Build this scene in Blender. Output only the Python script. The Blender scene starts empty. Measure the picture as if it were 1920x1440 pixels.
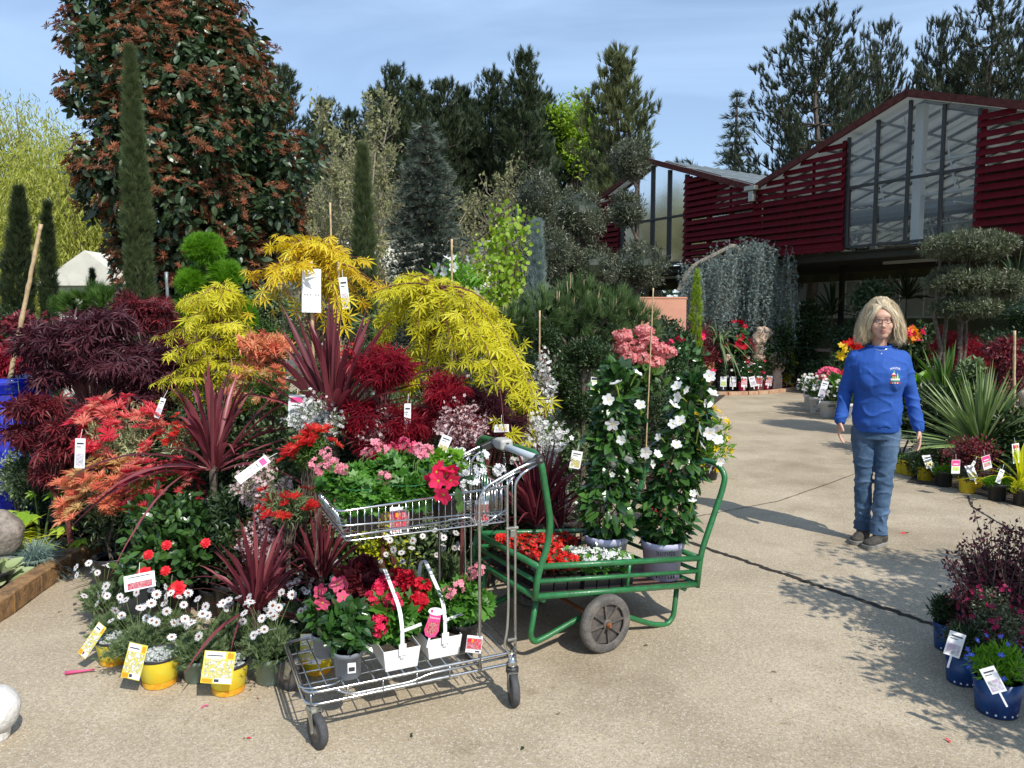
import bpy, math, numpy as np
from mathutils import Vector, Matrix, Euler
C = bpy.context.scene.collection
rg = np.random.default_rng(11)
PI = math.pi
HC, FP, HY = 1.55, 1400.0, 600.0          # camera height, focal length in photo pixels, horizon row
TH = math.atan((720-HY)/FP)
def ray(px, py):
    yv = 720.0-py; x = px-960.0
    return np.array([x, FP*math.cos(TH)+yv*math.sin(TH), yv*math.cos(TH)-FP*math.sin(TH)])
def W(px, py, Y):
    """world point seen at photo pixel (px, py) at depth Y"""
    r = ray(px, py); return np.array([0, 0, HC])+r*(Y/r[1])
def GP(px, py, z=0.0):
    r = ray(px, py); return np.array([0, 0, HC])+r*((z-HC)/r[2])
def A(*v): return np.array(v, float)
def nz(v): return v/np.maximum(np.linalg.norm(v, axis=-1, keepdims=True), 1e-9)
def rdir(n): return nz(rg.normal(size=(n, 3)))
UP = A(0, 0, 1)
# ------------------------------------------------------------------ materials
def node(nt, typ, **kw):
    n = nt.nodes.new(typ)
    for k, v in kw.items():
        if k in n.inputs: n.inputs[k].default_value = v
        else: setattr(n, k, v)
    return n
def c4(c): return (c[0], c[1], c[2], 1)
MATS = {}
def base(name):
    m = bpy.data.materials.new(name); m.use_nodes = True
    nt = m.node_tree; b = nt.nodes['Principled BSDF']; MATS[name] = m
    return m, nt, b
def pm(name, col, rough=.5, metal=0, spec=.5, noise=0, nscale=30, bump=0, bscale=200, col2=None, coat=0, emis=None):
    """plain principled material, with a little colour noise and bump"""
    m, nt, b = base(name)
    b.inputs['Base Color'].default_value = c4(col); b.inputs['Roughness'].default_value = rough
    b.inputs['Metallic'].default_value = metal; b.inputs['Specular IOR Level'].default_value = spec
    if coat: b.inputs['Coat Weight'].default_value = coat
    tc = node(nt, 'ShaderNodeTexCoord')
    if noise or col2:
        n = node(nt, 'ShaderNodeTexNoise', Scale=nscale, Detail=5.0, Roughness=.65)
        nt.links.new(tc.outputs['Object'], n.inputs['Vector'])
        r = node(nt, 'ShaderNodeValToRGB')
        c2 = col2 if col2 else tuple(x*(1-noise) for x in col)
        r.color_ramp.elements[0].color = c4(c2); r.color_ramp.elements[1].color = c4(col)
        r.color_ramp.elements[0].position = .38; r.color_ramp.elements[1].position = .6
        nt.links.new(n.outputs[0], r.inputs[0]); nt.links.new(r.outputs[0], b.inputs['Base Color'])
    if bump:
        n = node(nt, 'ShaderNodeTexNoise', Scale=bscale, Detail=4.0)
        nt.links.new(tc.outputs['Object'], n.inputs['Vector'])
        bp = node(nt, 'ShaderNodeBump', Strength=bump, Distance=.01)
        nt.links.new(n.outputs[0], bp.inputs['Height']); nt.links.new(bp.outputs[0], b.inputs['Normal'])
    return m
def leafm(name, cols, rough=.5, tr=.3, spec=.4, trc=None):
    """leaf material: colour varies leaf by leaf (attribute rnd); thin leaves let light through"""
    m, nt, b = base(name)
    at = node(nt, 'ShaderNodeAttribute', attribute_name='rnd')
    r = node(nt, 'ShaderNodeValToRGB'); el = r.color_ramp.elements
    while len(el) < len(cols): el.new(.5)
    for i, c in enumerate(cols):
        el[i].position = i/(len(cols)-1) if len(cols) > 1 else 0; el[i].color = c4(c)
    nt.links.new(at.outputs['Fac'], r.inputs[0]); nt.links.new(r.outputs[0], b.inputs['Base Color'])
    b.inputs['Roughness'].default_value = rough; b.inputs['Specular IOR Level'].default_value = spec
    if tr:
        t = node(nt, 'ShaderNodeBsdfTranslucent'); mx = node(nt, 'ShaderNodeMixShader'); mx.inputs[0].default_value = tr
        hs = node(nt, 'ShaderNodeHueSaturation', Saturation=1.1, Value=1.5)
        nt.links.new(r.outputs[0], hs.inputs['Color']); nt.links.new(hs.outputs[0], t.inputs['Color'])
        nt.links.new(b.outputs[0], mx.inputs[1]); nt.links.new(t.outputs[0], mx.inputs[2])
        nt.links.new(mx.outputs[0], nt.nodes['Material Output'].inputs[0])
    return m
def picm(name, cols, scale=60):
    """printed picture of blossoms on a card: cells in the print's colours"""
    m, nt, b = base(name)
    tc = node(nt, 'ShaderNodeTexCoord'); v = node(nt, 'ShaderNodeTexNoise', Scale=scale*.75, Detail=1.0)
    r = node(nt, 'ShaderNodeValToRGB'); el = r.color_ramp.elements
    while len(el) < len(cols): el.new(.5)
    for i, c in enumerate(cols): el[i].position = .32+.36*i/len(cols); el[i].color = c4(c)
    nt.links.new(tc.outputs['Object'], v.inputs['Vector'])
    nt.links.new(v.outputs[0], r.inputs[0]); nt.links.new(r.outputs[0], b.inputs['Base Color'])
    b.inputs['Roughness'].default_value = .35
    return m
M = MATS
# ------------------------------------------------------------------ mesh building
def flowers1(o, tpl, P, N, size, mats, name='flower'):
    for i in range(len(P)):
        g = Geo(); scat(g, TL[tpl], P[i:i+1], rdir(1), nz(N[i:i+1]), size*(.8+.4*rg.random(1))); g.obj(name, mats, o)
class Geo:
    def __init__(s): s.V = []; s.F = []; s.n = 0; s.r = []
    def add(s, V, F, mi=0, rnd=0.5):
        V = np.asarray(V, float).reshape(-1, 3)
        if not isinstance(F, list) or (len(F) and not isinstance(F[0], (tuple, np.ndarray))): F = [np.array(F)]
        for f in F:
            if isinstance(f, tuple): f, m2 = f
            else: m2 = mi
            f = np.asarray(f, int)
            if len(f): s.F.append((f+s.n, m2))
        s.V.append(V); s.n += len(V)
        s.r.append(np.broadcast_to(np.asarray(rnd, float), (len(V),)))
        return s
    def obj(s, name, mats, parent=None, smooth=False, local=False, bev=0):
        V = np.concatenate(s.V); r = np.concatenate(s.r)
        q = parent
        while q is not None and not local: V = V-np.array(q.location); q = q.parent
        me = bpy.data.meshes.new(name)
        lt = [f.shape[1] for f, _ in s.F for _ in (0,)]
        idx = np.concatenate([f.ravel() for f, _ in s.F])
        tot = np.concatenate([np.full(len(f), f.shape[1]) for f, _ in s.F])
        mi = np.concatenate([np.full(len(f), m) for f, m in s.F])
        st = np.concatenate([[0], np.cumsum(tot)[:-1]])
        me.vertices.add(len(V)); me.vertices.foreach_set('co', V.astype(np.float32).ravel())
        me.loops.add(len(idx)); me.loops.foreach_set('vertex_index', idx.astype(np.int32))
        me.polygons.add(len(tot)); me.polygons.foreach_set('loop_start', st.astype(np.int32))
        me.polygons.foreach_set('loop_total', tot.astype(np.int32)); me.polygons.foreach_set('material_index', mi.astype(np.int32))
        me.polygons.foreach_set('use_smooth', np.full(len(tot), bool(smooth)))
        at = me.attributes.new('rnd', 'FLOAT', 'POINT'); at.data.foreach_set('value', r.astype(np.float32))
        me.update(calc_edges=True)
        for m in (mats if isinstance(mats, (list, tuple)) else [mats]): me.materials.append(MATS[m] if isinstance(m, str) else m)
        o = bpy.data.objects.new(name, me); C.objects.link(o)
        if parent is not None: o.parent = parent
        if bev:
            b = o.modifiers.new('bevel', 'BEVEL'); b.width = bev; b.segments = 2; b.limit_method = 'ANGLE'
        return o
def thing(name, label, cat, loc=(0, 0, 0), group=None, rz=0, rot=None):
    o = bpy.data.objects.new(name, None); C.objects.link(o); o.empty_display_size = .1
    o.location = tuple(float(x) for x in loc); o.rotation_euler = rot if rot else (0, 0, rz)
    o['label'] = label; o['category'] = cat
    if group: o['group'] = group
    return o
def tag(o, label, cat, group=None):
    o['label'] = label; o['category'] = cat
    if group: o['group'] = group
    return o
def struct(o, kind='structure'): o['kind'] = kind; return o
def dup(root, loc, rz=0, sc=1, label=None, group=None, name=None):
    def cp(o, par):
        c = o.copy(); C.objects.link(c)
        if par is not None: c.parent = par
        for ch in [x for x in o.children]: cp(ch, c)
        return c
    r = cp(root, None); r.location = tuple(float(x) for x in loc); r.rotation_euler = (root.rotation_euler[0], root.rotation_euler[1], rz)
    r.scale = (sc, sc, sc) if not isinstance(sc, (tuple, list)) else sc
    if label: r['label'] = label
    if group: r['group'] = group
    return r
def box(g, c, s, R=None, mi=0):
    """box: centre c, full size s, rotation R (3x3)"""
    v = np.array([[x, y, z] for x in (-.5, .5) for y in (-.5, .5) for z in (-.5, .5)])*np.asarray(s, float)
    if R is not None: v = v@np.asarray(R).T
    f = np.array([[0, 1, 3, 2], [4, 6, 7, 5], [0, 4, 5, 1], [2, 3, 7, 6], [0, 2, 6, 4], [1, 5, 7, 3]])
    g.add(v+np.asarray(c, float), f, mi); return g
def RZ(a): c, s = math.cos(a), math.sin(a); return np.array([[c, -s, 0], [s, c, 0], [0, 0, 1]])
def RX(a): c, s = math.cos(a), math.sin(a); return np.array([[1, 0, 0], [0, c, -s], [0, s, c]])
def RY(a): c, s = math.cos(a), math.sin(a); return np.array([[c, 0, s], [0, 1, 0], [-s, 0, c]])
def tube(g, P, r, k=6, closed=False, cap=True, mi=0, rnd=.5):
    P = np.asarray(P, float); n = len(P)
    r = np.broadcast_to(np.asarray(r, float), (n,))
    T = np.roll(P, -1, 0)-np.roll(P, 1, 0) if closed else np.gradient(P, axis=0)
    T = nz(T); ref = UP if abs(T[0][2]) < .9 else A(1, 0, 0)
    a = nz(np.cross(T[0], ref)); X = np.zeros((n, 3)); X[0] = a
    for i in range(1, n):
        a = a-T[i]*np.dot(a, T[i]); a = a/max(np.linalg.norm(a), 1e-9); X[i] = a
    Yv = np.cross(T, X); th = np.arange(k)*2*PI/k
    V = P[:, None]+r[:, None, None]*(np.cos(th)[None, :, None]*X[:, None]+np.sin(th)[None, :, None]*Yv[:, None])
    V = V.reshape(-1, 3); m = n if closed else n-1
    i = np.arange(m)[:, None]; j = np.arange(k)[None]; i2 = (i+1) % n; j2 = (j+1) % k
    F = np.stack([i*k+j, i*k+j2, i2*k+j2, i2*k+j], -1).reshape(-1, 4)
    Fs = [F]
    if cap and not closed: Fs += [np.arange(k)[None, ::-1], (np.arange(k)+(n-1)*k)[None]]
    g.add(V, Fs, mi, rnd); return g
def smoothpath(P, rad=.02, n=4):
    """round the corners of a polyline (bent tube)"""
    P = [np.asarray(p, float) for p in P]; out = [P[0]]
    for i in range(1, len(P)-1):
        a, b, c = P[i-1], P[i], P[i+1]
        r = min(rad, np.linalg.norm(a-b)*.45, np.linalg.norm(c-b)*.45)
        p0 = b+nz(a-b)*r; p1 = b+nz(c-b)*r
        for t in np.linspace(0, 1, n+1): out.append((1-t)**2*p0+2*t*(1-t)*b+t*t*p1)
    out.append(P[-1]); return np.array(out)
def lathe(g, prof, c=(0, 0, 0), k=24, mi=0, R=None, rnd=.5, cap=True):
    """revolve (r, z) profile about z"""
    th = np.arange(k)*2*PI/k; prof = np.asarray(prof, float)
    V = np.stack([prof[:, 0, None]*np.cos(th), prof[:, 0, None]*np.sin(th), np.repeat(prof[:, 1, None], k, 1)], -1).reshape(-1, 3)
    n = len(prof); i = np.arange(n-1)[:, None]; j = np.arange(k)[None]; j2 = (j+1) % k
    F = np.stack([i*k+j, i*k+j2, (i+1)*k+j2, (i+1)*k+j], -1).reshape(-1, 4)
    Fs = [F]+([np.arange(k)[None, ::-1], (np.arange(k)+(n-1)*k)[None]] if cap else [])
    if R is not None: V = V@np.asarray(R).T
    g.add(V+np.asarray(c, float), Fs, mi, rnd); return g
def ellip(g, c, r, R=None, k=16, m=10, mi=0, rnd=.5, lump=0):
    u = np.linspace(0, PI, m+1)[1:-1]; th = np.arange(k)*2*PI/k
    V = np.stack([np.sin(u)[:, None]*np.cos(th), np.sin(u)[:, None]*np.sin(th), np.repeat(np.cos(u)[:, None], k, 1)], -1).reshape(-1, 3)
    V = np.concatenate([V, [[0, 0, 1], [0, 0, -1]]]); n = m-1
    i = np.arange(n-1)[:, None]; j = np.arange(k)[None]; j2 = (j+1) % k
    F = np.stack([i*k+j, (i+1)*k+j, (i+1)*k+j2, i*k+j2], -1).reshape(-1, 4)
    j = np.arange(k); t1 = np.stack([np.full(k, n*k), j, (j+1) % k], -1); t2 = np.stack([np.full(k, n*k+1), (n-1)*k+(j+1) % k, (n-1)*k+j], -1)
    if lump:
        V = V*(1+lump*(np.sin(V[:, :1]*5+1)+np.sin(V[:, 1:2]*6+2)+np.sin(V[:, 2:]*7))/3)
    V = V*np.asarray(r, float)
    if R is not None: V = V@np.asarray(R).T
    g.add(V+np.asarray(c, float), [F, t1, t2], mi, rnd); return g
# ------------------------------------------------------------------ leaf templates (grow along +Y, face +Z)
def T_leaf(w=.45, fold=.06, tip=-.12):
    return np.array([[0, 0, 0], [w/2, .42, fold], [0, 1, tip], [-w/2, .42, fold], [0, .5, -.02]]), [np.array([[0, 1, 4], [1, 2, 4], [2, 3, 4], [3, 0, 4]])]
def T_big(w=.5, tip=-.18, fold=.05):
    ys = [0, .12, .35, .62, .85, 1]; ws = [.03, .55, 1, .92, .5, .02]
    V = []
    for y, a in zip(ys, ws):
        z = tip*y*y
        V += [[-w/2*a, y, z+fold*a], [0, y, z], [w/2*a, y, z+fold*a]]
    F = []
    for i in range(5):
        for j in range(2): q = i*3+j; F.append([q, q+1, q+4, q+3])
    return np.array(V), [np.array(F)]
def T_palm(n=7, w=.17, spread=125, droop=-.28, short=.55):
    V = [[0, .12, 0]]; F = []
    for i in range(n):
        t = i/(n-1)*2-1; a = t*math.radians(spread); l = (1-.45*abs(t)**1.6)*.9
        d = A(math.sin(a), math.cos(a), 0); s = A(d[1], -d[0], 0); b = len(V)
        V += [A(0, .12, 0)+d*l*.45+s*w*l*.5+A(0, 0, droop*.2*l), A(0, .12, 0)+d*l+A(0, 0, droop*l), A(0, .12, 0)+d*l*.45-s*w*l*.5+A(0, 0, droop*.2*l)]
        F += [[0, b, b+1], [0, b+1, b+2]]
    return np.array(V), [np.array(F)]
def T_tuft(n=13, spread=.62, w=.045, seed=1):
    r = np.random.default_rng(seed); V = []; F = []
    for i in range(n):
        a = i*2.4; s = spread*(.25+.75*r.random()); d = nz(A(math.cos(a)*s, 1, math.sin(a)*s)); l = .75+.3*r.random()
        sd = nz(np.cross(d, r.normal(size=3)))*w; b = len(V); p = A(0, .15*r.random(), 0)
        V += [p-sd, p+sd, p+d*l]; F.append([b, b+1, b+2])
    return np.array(V), [np.array(F)]
def T_rosette(n=9, w=.16, lift=.45, seed=2):
    """whorl of narrow leaves around +Y"""
    r = np.random.default_rng(seed); V = []; F = []
    for i in range(n):
        a = i*2.4; d = A(math.cos(a), lift*(.4+1.2*r.random()), math.sin(a)); d = nz(d); l = .7+.4*r.random()
        sd = nz(np.cross(d, A(0, 1, 0)))*w*.5; b = len(V)
        V += [A(0, 0, 0), d*l*.5-sd+A(0, .05, 0), d*l+A(0, -.14*l, 0), d*l*.5+sd+A(0, .05, 0)]
        F += [[b, b+1, b+2], [b, b+2, b+3]]
    return np.array(V), [np.array(F)]
def T_flower(n=5, w=.75, cup=.25, cr=.14, m0=0, m1=1, frill=0):
    """blossom facing +Z: petals material m0, heart m1"""
    V = [[0, 0, 0]]
    for i in range(n):
        a = i*2*PI/n; d = A(math.cos(a), math.sin(a), 0); s = A(-d[1], d[0], 0)*w*.5
        V += [d*.55+s*.95+A(0, 0, cup*.5), d*.98+s*.5+A(0, 0, cup), d*1.0-s*.5+A(0, 0, cup*.7+frill), d*.55-s*.95+A(0, 0, cup*.6)]
    V = np.array(V, float)
    t = []
    for i in range(n):
        b = 1+4*i; t += [[0, b+1, b], [0, b+2, b+1], [0, b+3, b+2]]
    k = 6; c = len(V)
    cen = np.array([[math.cos(j*2*PI/k)*cr, math.sin(j*2*PI/k)*cr, .06] for j in range(k)]+[[0, 0, .12]])
    V = np.concatenate([V, cen]); ct = [[c+j, c+(j+1) % k, c+k] for j in range(k)]
    return V, [(np.array(t), m0), (np.array(ct), m1)]
def T_daisy(n=13, m0=0, m1=1):
    V = []; t = []
    for i in range(n):
        a = i*2*PI/n; d = A(math.cos(a), math.sin(a), 0); s = A(-d[1], d[0], 0)*.17; b = len(V); z = .08*math.sin(i*2.3)
        V += [d*.22-s*.5, d*.75-s+A(0, 0, z), d*1.0+A(0, 0, z), d*.75+s+A(0, 0, z), d*.22+s*.5]; t += [[b, b+1, b+3, b+4]]
        t += []
    tr = [[5*i+1, 5*i+2, 5*i+3] for i in range(n)]
    c = len(V); k = 8
    V += [A(math.cos(j*2*PI/k)*.3, math.sin(j*2*PI/k)*.3, .03) for j in range(k)]+[A(0, 0, .16)]
    return np.array(V), [(np.array(t), m0), (np.array(tr), m0), (np.array([[c+j, c+(j+1) % k, c+k] for j in range(k)]), m1)]
def T_ball(k=6, m=4):
    g = Geo(); ellip(g, (0, 0, 0), (1, 1, 1), k=k, m=m); return g.V[0], [f for f, _ in g.F]
def scat(g, tpl, P, D, U, S, mi=0, rnd=None):
    tv, tf = tpl; n = len(P); k = len(tv)
    D = nz(D); X = nz(np.cross(D, U)); Z = np.cross(X, D)
    S = np.asarray(S, float); S = np.broadcast_to(S, (n,)) if S.ndim < 2 else S
    B = np.stack([X, D, Z], 1)                       # n,3,3 rows = axes
    V = np.einsum('kj,njc->nkc', tv, B)
    V = V*(S[:, None, None])+P[:, None]
    off = (np.arange(n)*k)[:, None, None]; Fs = []
    for f in tf:
        m2 = mi
        if isinstance(f, tuple): f, m2 = f; m2 = m2+mi
        Fs.append(((f[None]+off).reshape(-1, f.shape[1]), m2))
    if rnd is None: rnd = rg.random(n)
    g.add(V.reshape(-1, 3), Fs, 0, np.repeat(np.broadcast_to(rnd, (n,)), k)); return g
TL = {'leaf': T_leaf(.5), 'narrow': T_leaf(.2), 'olive': T_leaf(.24), 'big': T_big(.52), 'bigw': T_big(.75), 'long': T_big(.26, -.3), 'round': T_big(.95, -.1),
      'palm': T_palm(), 'palmfine': T_palm(9, .1, 135, -.35), 'tuft': T_tuft(), 'tuft2': T_tuft(20, .55, .022, 3), 'spike': T_tuft(7, .35, .07, 5), 'rosette': T_rosette(11, .17),
      'rosbig': T_rosette(18, .13, .55, 4), 'scale': T_tuft(6, .7, .1, 8), 'blade': T_leaf(.07, .01, -.3), 'ivy': T_palm(5, .62, 110, -.1), 'fl5': T_flower(), 'fl4': T_flower(4, .9, .15), 'trumpet': T_flower(5, .95, .38, .16),
      'daisy': T_daisy(), 'frill': T_flower(8, .7, .5, .1), 'ball': T_ball(), 'gera': T_palm(7, .62, 150, .08)}
def strap(g, B, D, L, Wd, droop, n=8, mi=0, rnd=None, twist=.3, vfold=.25):
    """long sword leaves: base B, direction D, length, width, droop (all arrays)"""
    B = np.asarray(B, float); m = len(B); D = nz(np.asarray(D, float)); L = np.broadcast_to(L, (m,)); Wd = np.broadcast_to(Wd, (m,)); droop = np.broadcast_to(droop, (m,))
    t = np.linspace(0, 1, n); S = nz(np.cross(D, UP+rg.normal(size=(m, 3))*twist)); N = np.cross(S, D)
    h = nz(D*A(1, 1, 0)+1e-6)
    P = B[:, None]+D[:, None]*(L[:, None]*t)[..., None]+(h[:, None]*.25+A(0, 0, -1))*(droop[:, None]*L[:, None]*t**2.4)[..., None]
    w = Wd[:, None]*np.clip(np.minimum(.45+2.2*t, (1-t)*3.2+.03), 0, 1)[None]
    V = np.stack([P-S[:, None]*w[..., None]*.5+N[:, None]*w[..., None]*vfold, P, P+S[:, None]*w[..., None]*.5+N[:, None]*w[..., None]*vfold], 2)  # m,n,3,3
    k = n*3; i = np.arange(n-1)[:, None]; j = np.arange(2)[None]
    F = np.stack([i*3+j, i*3+j+1, (i+1)*3+j+1, (i+1)*3+j], -1).reshape(-1, 4)
    F = (F[None]+(np.arange(m)*k)[:, None, None]).reshape(-1, 4)
    if rnd is None: rnd = rg.random(m)
    g.add(V.reshape(-1, 3), F, mi, np.repeat(rnd, k)); return g
# ------------------------------------------------------------------ foliage volumes
def clumps(c, r, k, rs, fill=.35, low=-1):
    """k clump centres in an ellipsoid (mostly near its skin) and their radii"""
    d = rdir(k*3); d = d[d[:, 2] >= low][:k]
    while len(d) < k: d = np.concatenate([d, rdir(k)]); d = d[d[:, 2] >= low][:k]
    f = (1-fill)+fill*rg.random((k, 1)); f[rg.random(k) < .25] *= .5
    r = np.asarray(r, float); rr = rs*(.7+.6*rg.random(k))
    return np.asarray(c)+d*f*np.maximum(r-rs*.8, r*.25), rr
def leafcloud(g, Cc, Rr, n, tpl, size, out=.8, up=.3, jit=.5, flat=1, nrm_up=.6, mi=0, rnd=(0, 1), shell=.6, hang=0):
    k = len(Cc); N = k*n; d = rdir(N)
    c = np.repeat(Cc, n, 0); r = np.repeat(np.broadcast_to(Rr, (k,)), n)[:, None]
    p = c+d*r*A(1, 1, flat)*(1-shell*rg.random((N, 1))**1.3)
    D = d*out+A(0, 0, up-hang)+rg.normal(size=(N, 3))*jit
    U = d*.7+A(0, 0, nrm_up)+rg.normal(size=(N, 3))*jit*.6
    s = size*(.65+.7*rg.random(N))
    cr = np.repeat(rg.random(k), n)
    rv = rnd[0]+(rnd[1]-rnd[0])*np.clip(.5*cr+.6*rg.random(N)-.05, 0, 1)
    scat(g, TL[tpl] if isinstance(tpl, str) else tpl, p, D, U, s, mi, rv); return g
def limbs(g, trunk, Cc, r0=.03, every=1, k=4, sag=.1):
    tr = np.asarray(trunk, float); zs = tr[:, 2]
    for c in Cc[::every]:
        z = min(max(zs[0]+(c[2]-zs[0])*.62, zs[0]), zs[-1]); i = int(np.argmin(abs(zs-z))); p = tr[i]
        mid = (p+c)/2+A(0, 0, 1)*np.linalg.norm(c-p)*sag+rg.normal(size=3)*np.linalg.norm(c-p)*.06
        tube(g, [p, (p+mid)/2+rg.normal(size=3)*.01, mid, c], [r0, r0*.75, r0*.55, r0*.25], k)
    return g
def trunkpath(b, t, n=6, wob=.03):
    P = np.linspace(b, t, n); L = np.linalg.norm(np.asarray(t)-b); P[1:-1] += rg.normal(size=(n-2, 3))*A(1, 1, 0)*wob*L; return P
def text(s, size, mat, parent, loc, rot, name='lettering', ext=.0006, sx=1, align='CENTER'):
    cu = bpy.data.curves.new('t', 'FONT'); cu.body = s; cu.size = size; cu.extrude = ext; cu.align_x = align; cu.align_y = 'CENTER'; cu.resolution_u = 2
    o = bpy.data.objects.new('t', cu); C.objects.link(o); dg = bpy.context.evaluated_depsgraph_get(); dg.update()
    me = bpy.data.meshes.new_from_object(o.evaluated_get(dg)); bpy.data.objects.remove(o); me.materials.append(MATS[mat])
    o = bpy.data.objects.new(name, me); C.objects.link(o); o.parent = parent; o.location = loc; o.rotation_euler = rot; o.scale = (sx, 1, 1)
    return o
# ------------------------------------------------------------------ materials of the place
def ground_mat():
    m, nt, b = base('concrete'); L = nt.links.new
    tc = node(nt, 'ShaderNodeTexCoord')
    def noise(sc, det=5, ro=.6):
        n = node(nt, 'ShaderNodeTexNoise', Scale=sc, Detail=float(det), Roughness=ro); L(tc.outputs['Object'], n.inputs['Vector']); return n
    def ramp(a, b_, ca, cb):
        r = node(nt, 'ShaderNodeValToRGB'); r.color_ramp.elements[0].position = a; r.color_ramp.elements[1].position = b_
        r.color_ramp.elements[0].color = c4(ca); r.color_ramp.elements[1].color = c4(cb); return r
    def mix(f, a, b_, mode='MIX'):
        x = node(nt, 'ShaderNodeMix', data_type='RGBA', blend_type=mode)
        if isinstance(f, float): x.inputs[0].default_value = f
        else: L(f, x.inputs[0])
        L(a, x.inputs[6]); L(b_, x.inputs[7]); return x.outputs[2]
    r1 = ramp(.3, .7, (.34, .28, .195), (.53, .45, .33)); L(noise(1.1, 6).outputs[0], r1.inputs[0])
    r2 = ramp(.36, .62, (.62, .6, .57), (1.1, 1.08, 1.05)); L(noise(60, 4, .8).outputs[0], r2.inputs[0])
    c = mix(.75, r1.outputs[0], r2.outputs[0], 'MULTIPLY')
    v = node(nt, 'ShaderNodeTexVoronoi', Scale=210.0); L(tc.outputs['Object'], v.inputs['Vector'])
    sp = node(nt, 'ShaderNodeSeparateColor'); L(v.outputs['Color'], sp.inputs[0])
    r3 = ramp(.9, .94, (0, 0, 0), (1, 1, 1)); L(sp.outputs[0], r3.inputs[0])
    pale = node(nt, 'ShaderNodeRGB'); pale.outputs[0].default_value = (.56, .5, .41, 1)
    c = mix(r3.outputs[0], c, pale.outputs[0])
    r4 = ramp(.06, .1, (1, 1, 1), (0, 0, 0)); L(sp.outputs[1], r4.inputs[0])
    dark = node(nt, 'ShaderNodeRGB'); dark.outputs[0].default_value = (.26, .22, .17, 1)
    c = mix(r4.outputs[0], c, dark.outputs[0])
    r5 = ramp(.5, .7, (1, 1, 1), (.62, .58, .53)); L(noise(.45, 8, .7).outputs[0], r5.inputs[0])
    c = mix(1.0, c, r5.outputs[0], 'MULTIPLY')
    r6 = ramp(.6, .68, (1, 1, 1), (.72, .68, .62)); L(noise(2.6, 9, .75).outputs[0], r6.inputs[0]); c = mix(1.0, c, r6.outputs[0], 'MULTIPLY')
    L(c, b.inputs['Base Color']); b.inputs['Roughness'].default_value = .85; b.inputs['Specular IOR Level'].default_value = .25
    bp = node(nt, 'ShaderNodeBump', Strength=.35, Distance=.003); L(noise(140, 5, .8).outputs[0], bp.inputs['Height']); L(bp.outputs[0], b.inputs['Normal'])
ground_mat()
pm('soil', (.06, .045, .03), .95, noise=.5, nscale=40, bump=1, bscale=60)
pm('crack', (.03, .024, .018), .95, noise=.4, nscale=60)
pm('timber', (.30, .17, .07), .85, col2=(.13, .075, .035), nscale=14, bump=.8, bscale=50)
pm('timber_cut', (.45, .24, .06), .8, noise=.4, nscale=60)
pm('brick', (.42, .2, .11), .85, col2=(.5, .36, .24), nscale=9, bump=.5)
pm('bark', (.13, .1, .075), .9, noise=.6, nscale=25, bump=.8, bscale=40)
pm('bark_pale', (.3, .26, .2), .9, noise=.5, nscale=25, bump=.6, bscale=40)
pm('bamboo', (.55, .4, .22), .55, noise=.35, nscale=20)
pm('stem_green', (.12, .18, .05), .6, noise=.3)
pm('stem_red', (.16, .04, .035), .6, noise=.3)
pm('chrome', (.62, .64, .66), .22, metal=1, noise=.25, nscale=30)
pm('zinc', (.45, .45, .4), .45, metal=.9, noise=.3, nscale=40)
pm('rubber', (.065, .065, .068), .75, noise=.35, nscale=30, bump=.2)
pm('tyre', (.085, .08, .075), .85, col2=(.16, .145, .125), nscale=18, bump=.6, bscale=120)
pm('hubblack', (.06, .055, .052), .6, col2=(.12, .1, .085), nscale=22)
pm('rust', (.3, .1, .03), .85, col2=(.12, .05, .02), nscale=60, bump=.4)
pm('handlegrey', (.42, .47, .5), .4)
pm('lockgrey', (.42, .41, .37), .45, noise=.1)
pm('blackpl', (.025, .025, .027), .4)
pm('greenpaint', (.018, .16, .048), .38, col2=(.02, .11, .036), nscale=26, bump=.15, bscale=60, coat=.3)
pm('boards', (.12, .06, .045), .7, col2=(.2, .12, .09), nscale=12, bump=.4)
pm('lavender', (.5, .51, .7), .45, noise=.06)
pm('whitepl', (.8, .8, .8), .35)
pm('greypot', (.19, .21, .24), .45)
pm('sagepot', (.2, .27, .22), .5, noise=.12)
pm('yellowpot', (.8, .55, .02), .4, col2=(.72, .66, .06), nscale=9)
pm('orangeband', (.75, .3, .02), .4, col2=(.82, .5, .03), nscale=30)
pm('cream', (.78, .76, .55), .4)
pm('bluepot', (.004, .02, .11), .35, col2=(.006, .06, .2), nscale=7)
pm('blueglaze', (.006, .02, .45), .06, spec=.8, noise=.15, coat=1)
pm('pinkpot', (.5, .02, .1), .4)
pm('redpot', (.45, .03, .03), .45)
pm('terracotta', (.62, .27, .14), .8, noise=.15, bump=.3)
pm('stone', (.55, .4, .3), .85, noise=.3, nscale=20, bump=.6, bscale=60)
pm('whitestone', (.72, .7, .66), .8, noise=.2, nscale=14, bump=.6, bscale=60)
pm('greystone', (.3, .26, .22), .85, noise=.45, nscale=24, bump=.8, bscale=50)
pm('card', (.82, .83, .84), .35)
pm('ink', (.04, .04, .05), .5); pm('white_ink', (.85, .85, .85), .5)
pm('redcard', (.6, .015, .05), .35); pm('orange', (.85, .3, .01), .4); pm('pinkcard', (.75, .06, .25), .35)
picm('pic_yellow', [(.75, .6, .02), (.35, .36, .3), (.8, .68, .1), (.2, .22, .2), (.78, .78, .66)], 120)
picm('pic_red', [(.55, .02, .03), (.7, .12, .2), (.08, .1, .04), (.75, .3, .35), (.35, .02, .05)], 120)
picm('pic_pink', [(.8, .2, .4), (.7, .05, .2), (.8, .6, .65), (.1, .2, .05)], 110)
picm('pic_grey', [(.3, .34, .32), (.45, .46, .5), (.62, .62, .66), (.5, .4, .5)], 70)
picm('pic_green', [(.4, .65, .08), (.15, .3, .06), (.75, .75, .3), (.5, .7, .2)], 90)
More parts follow.
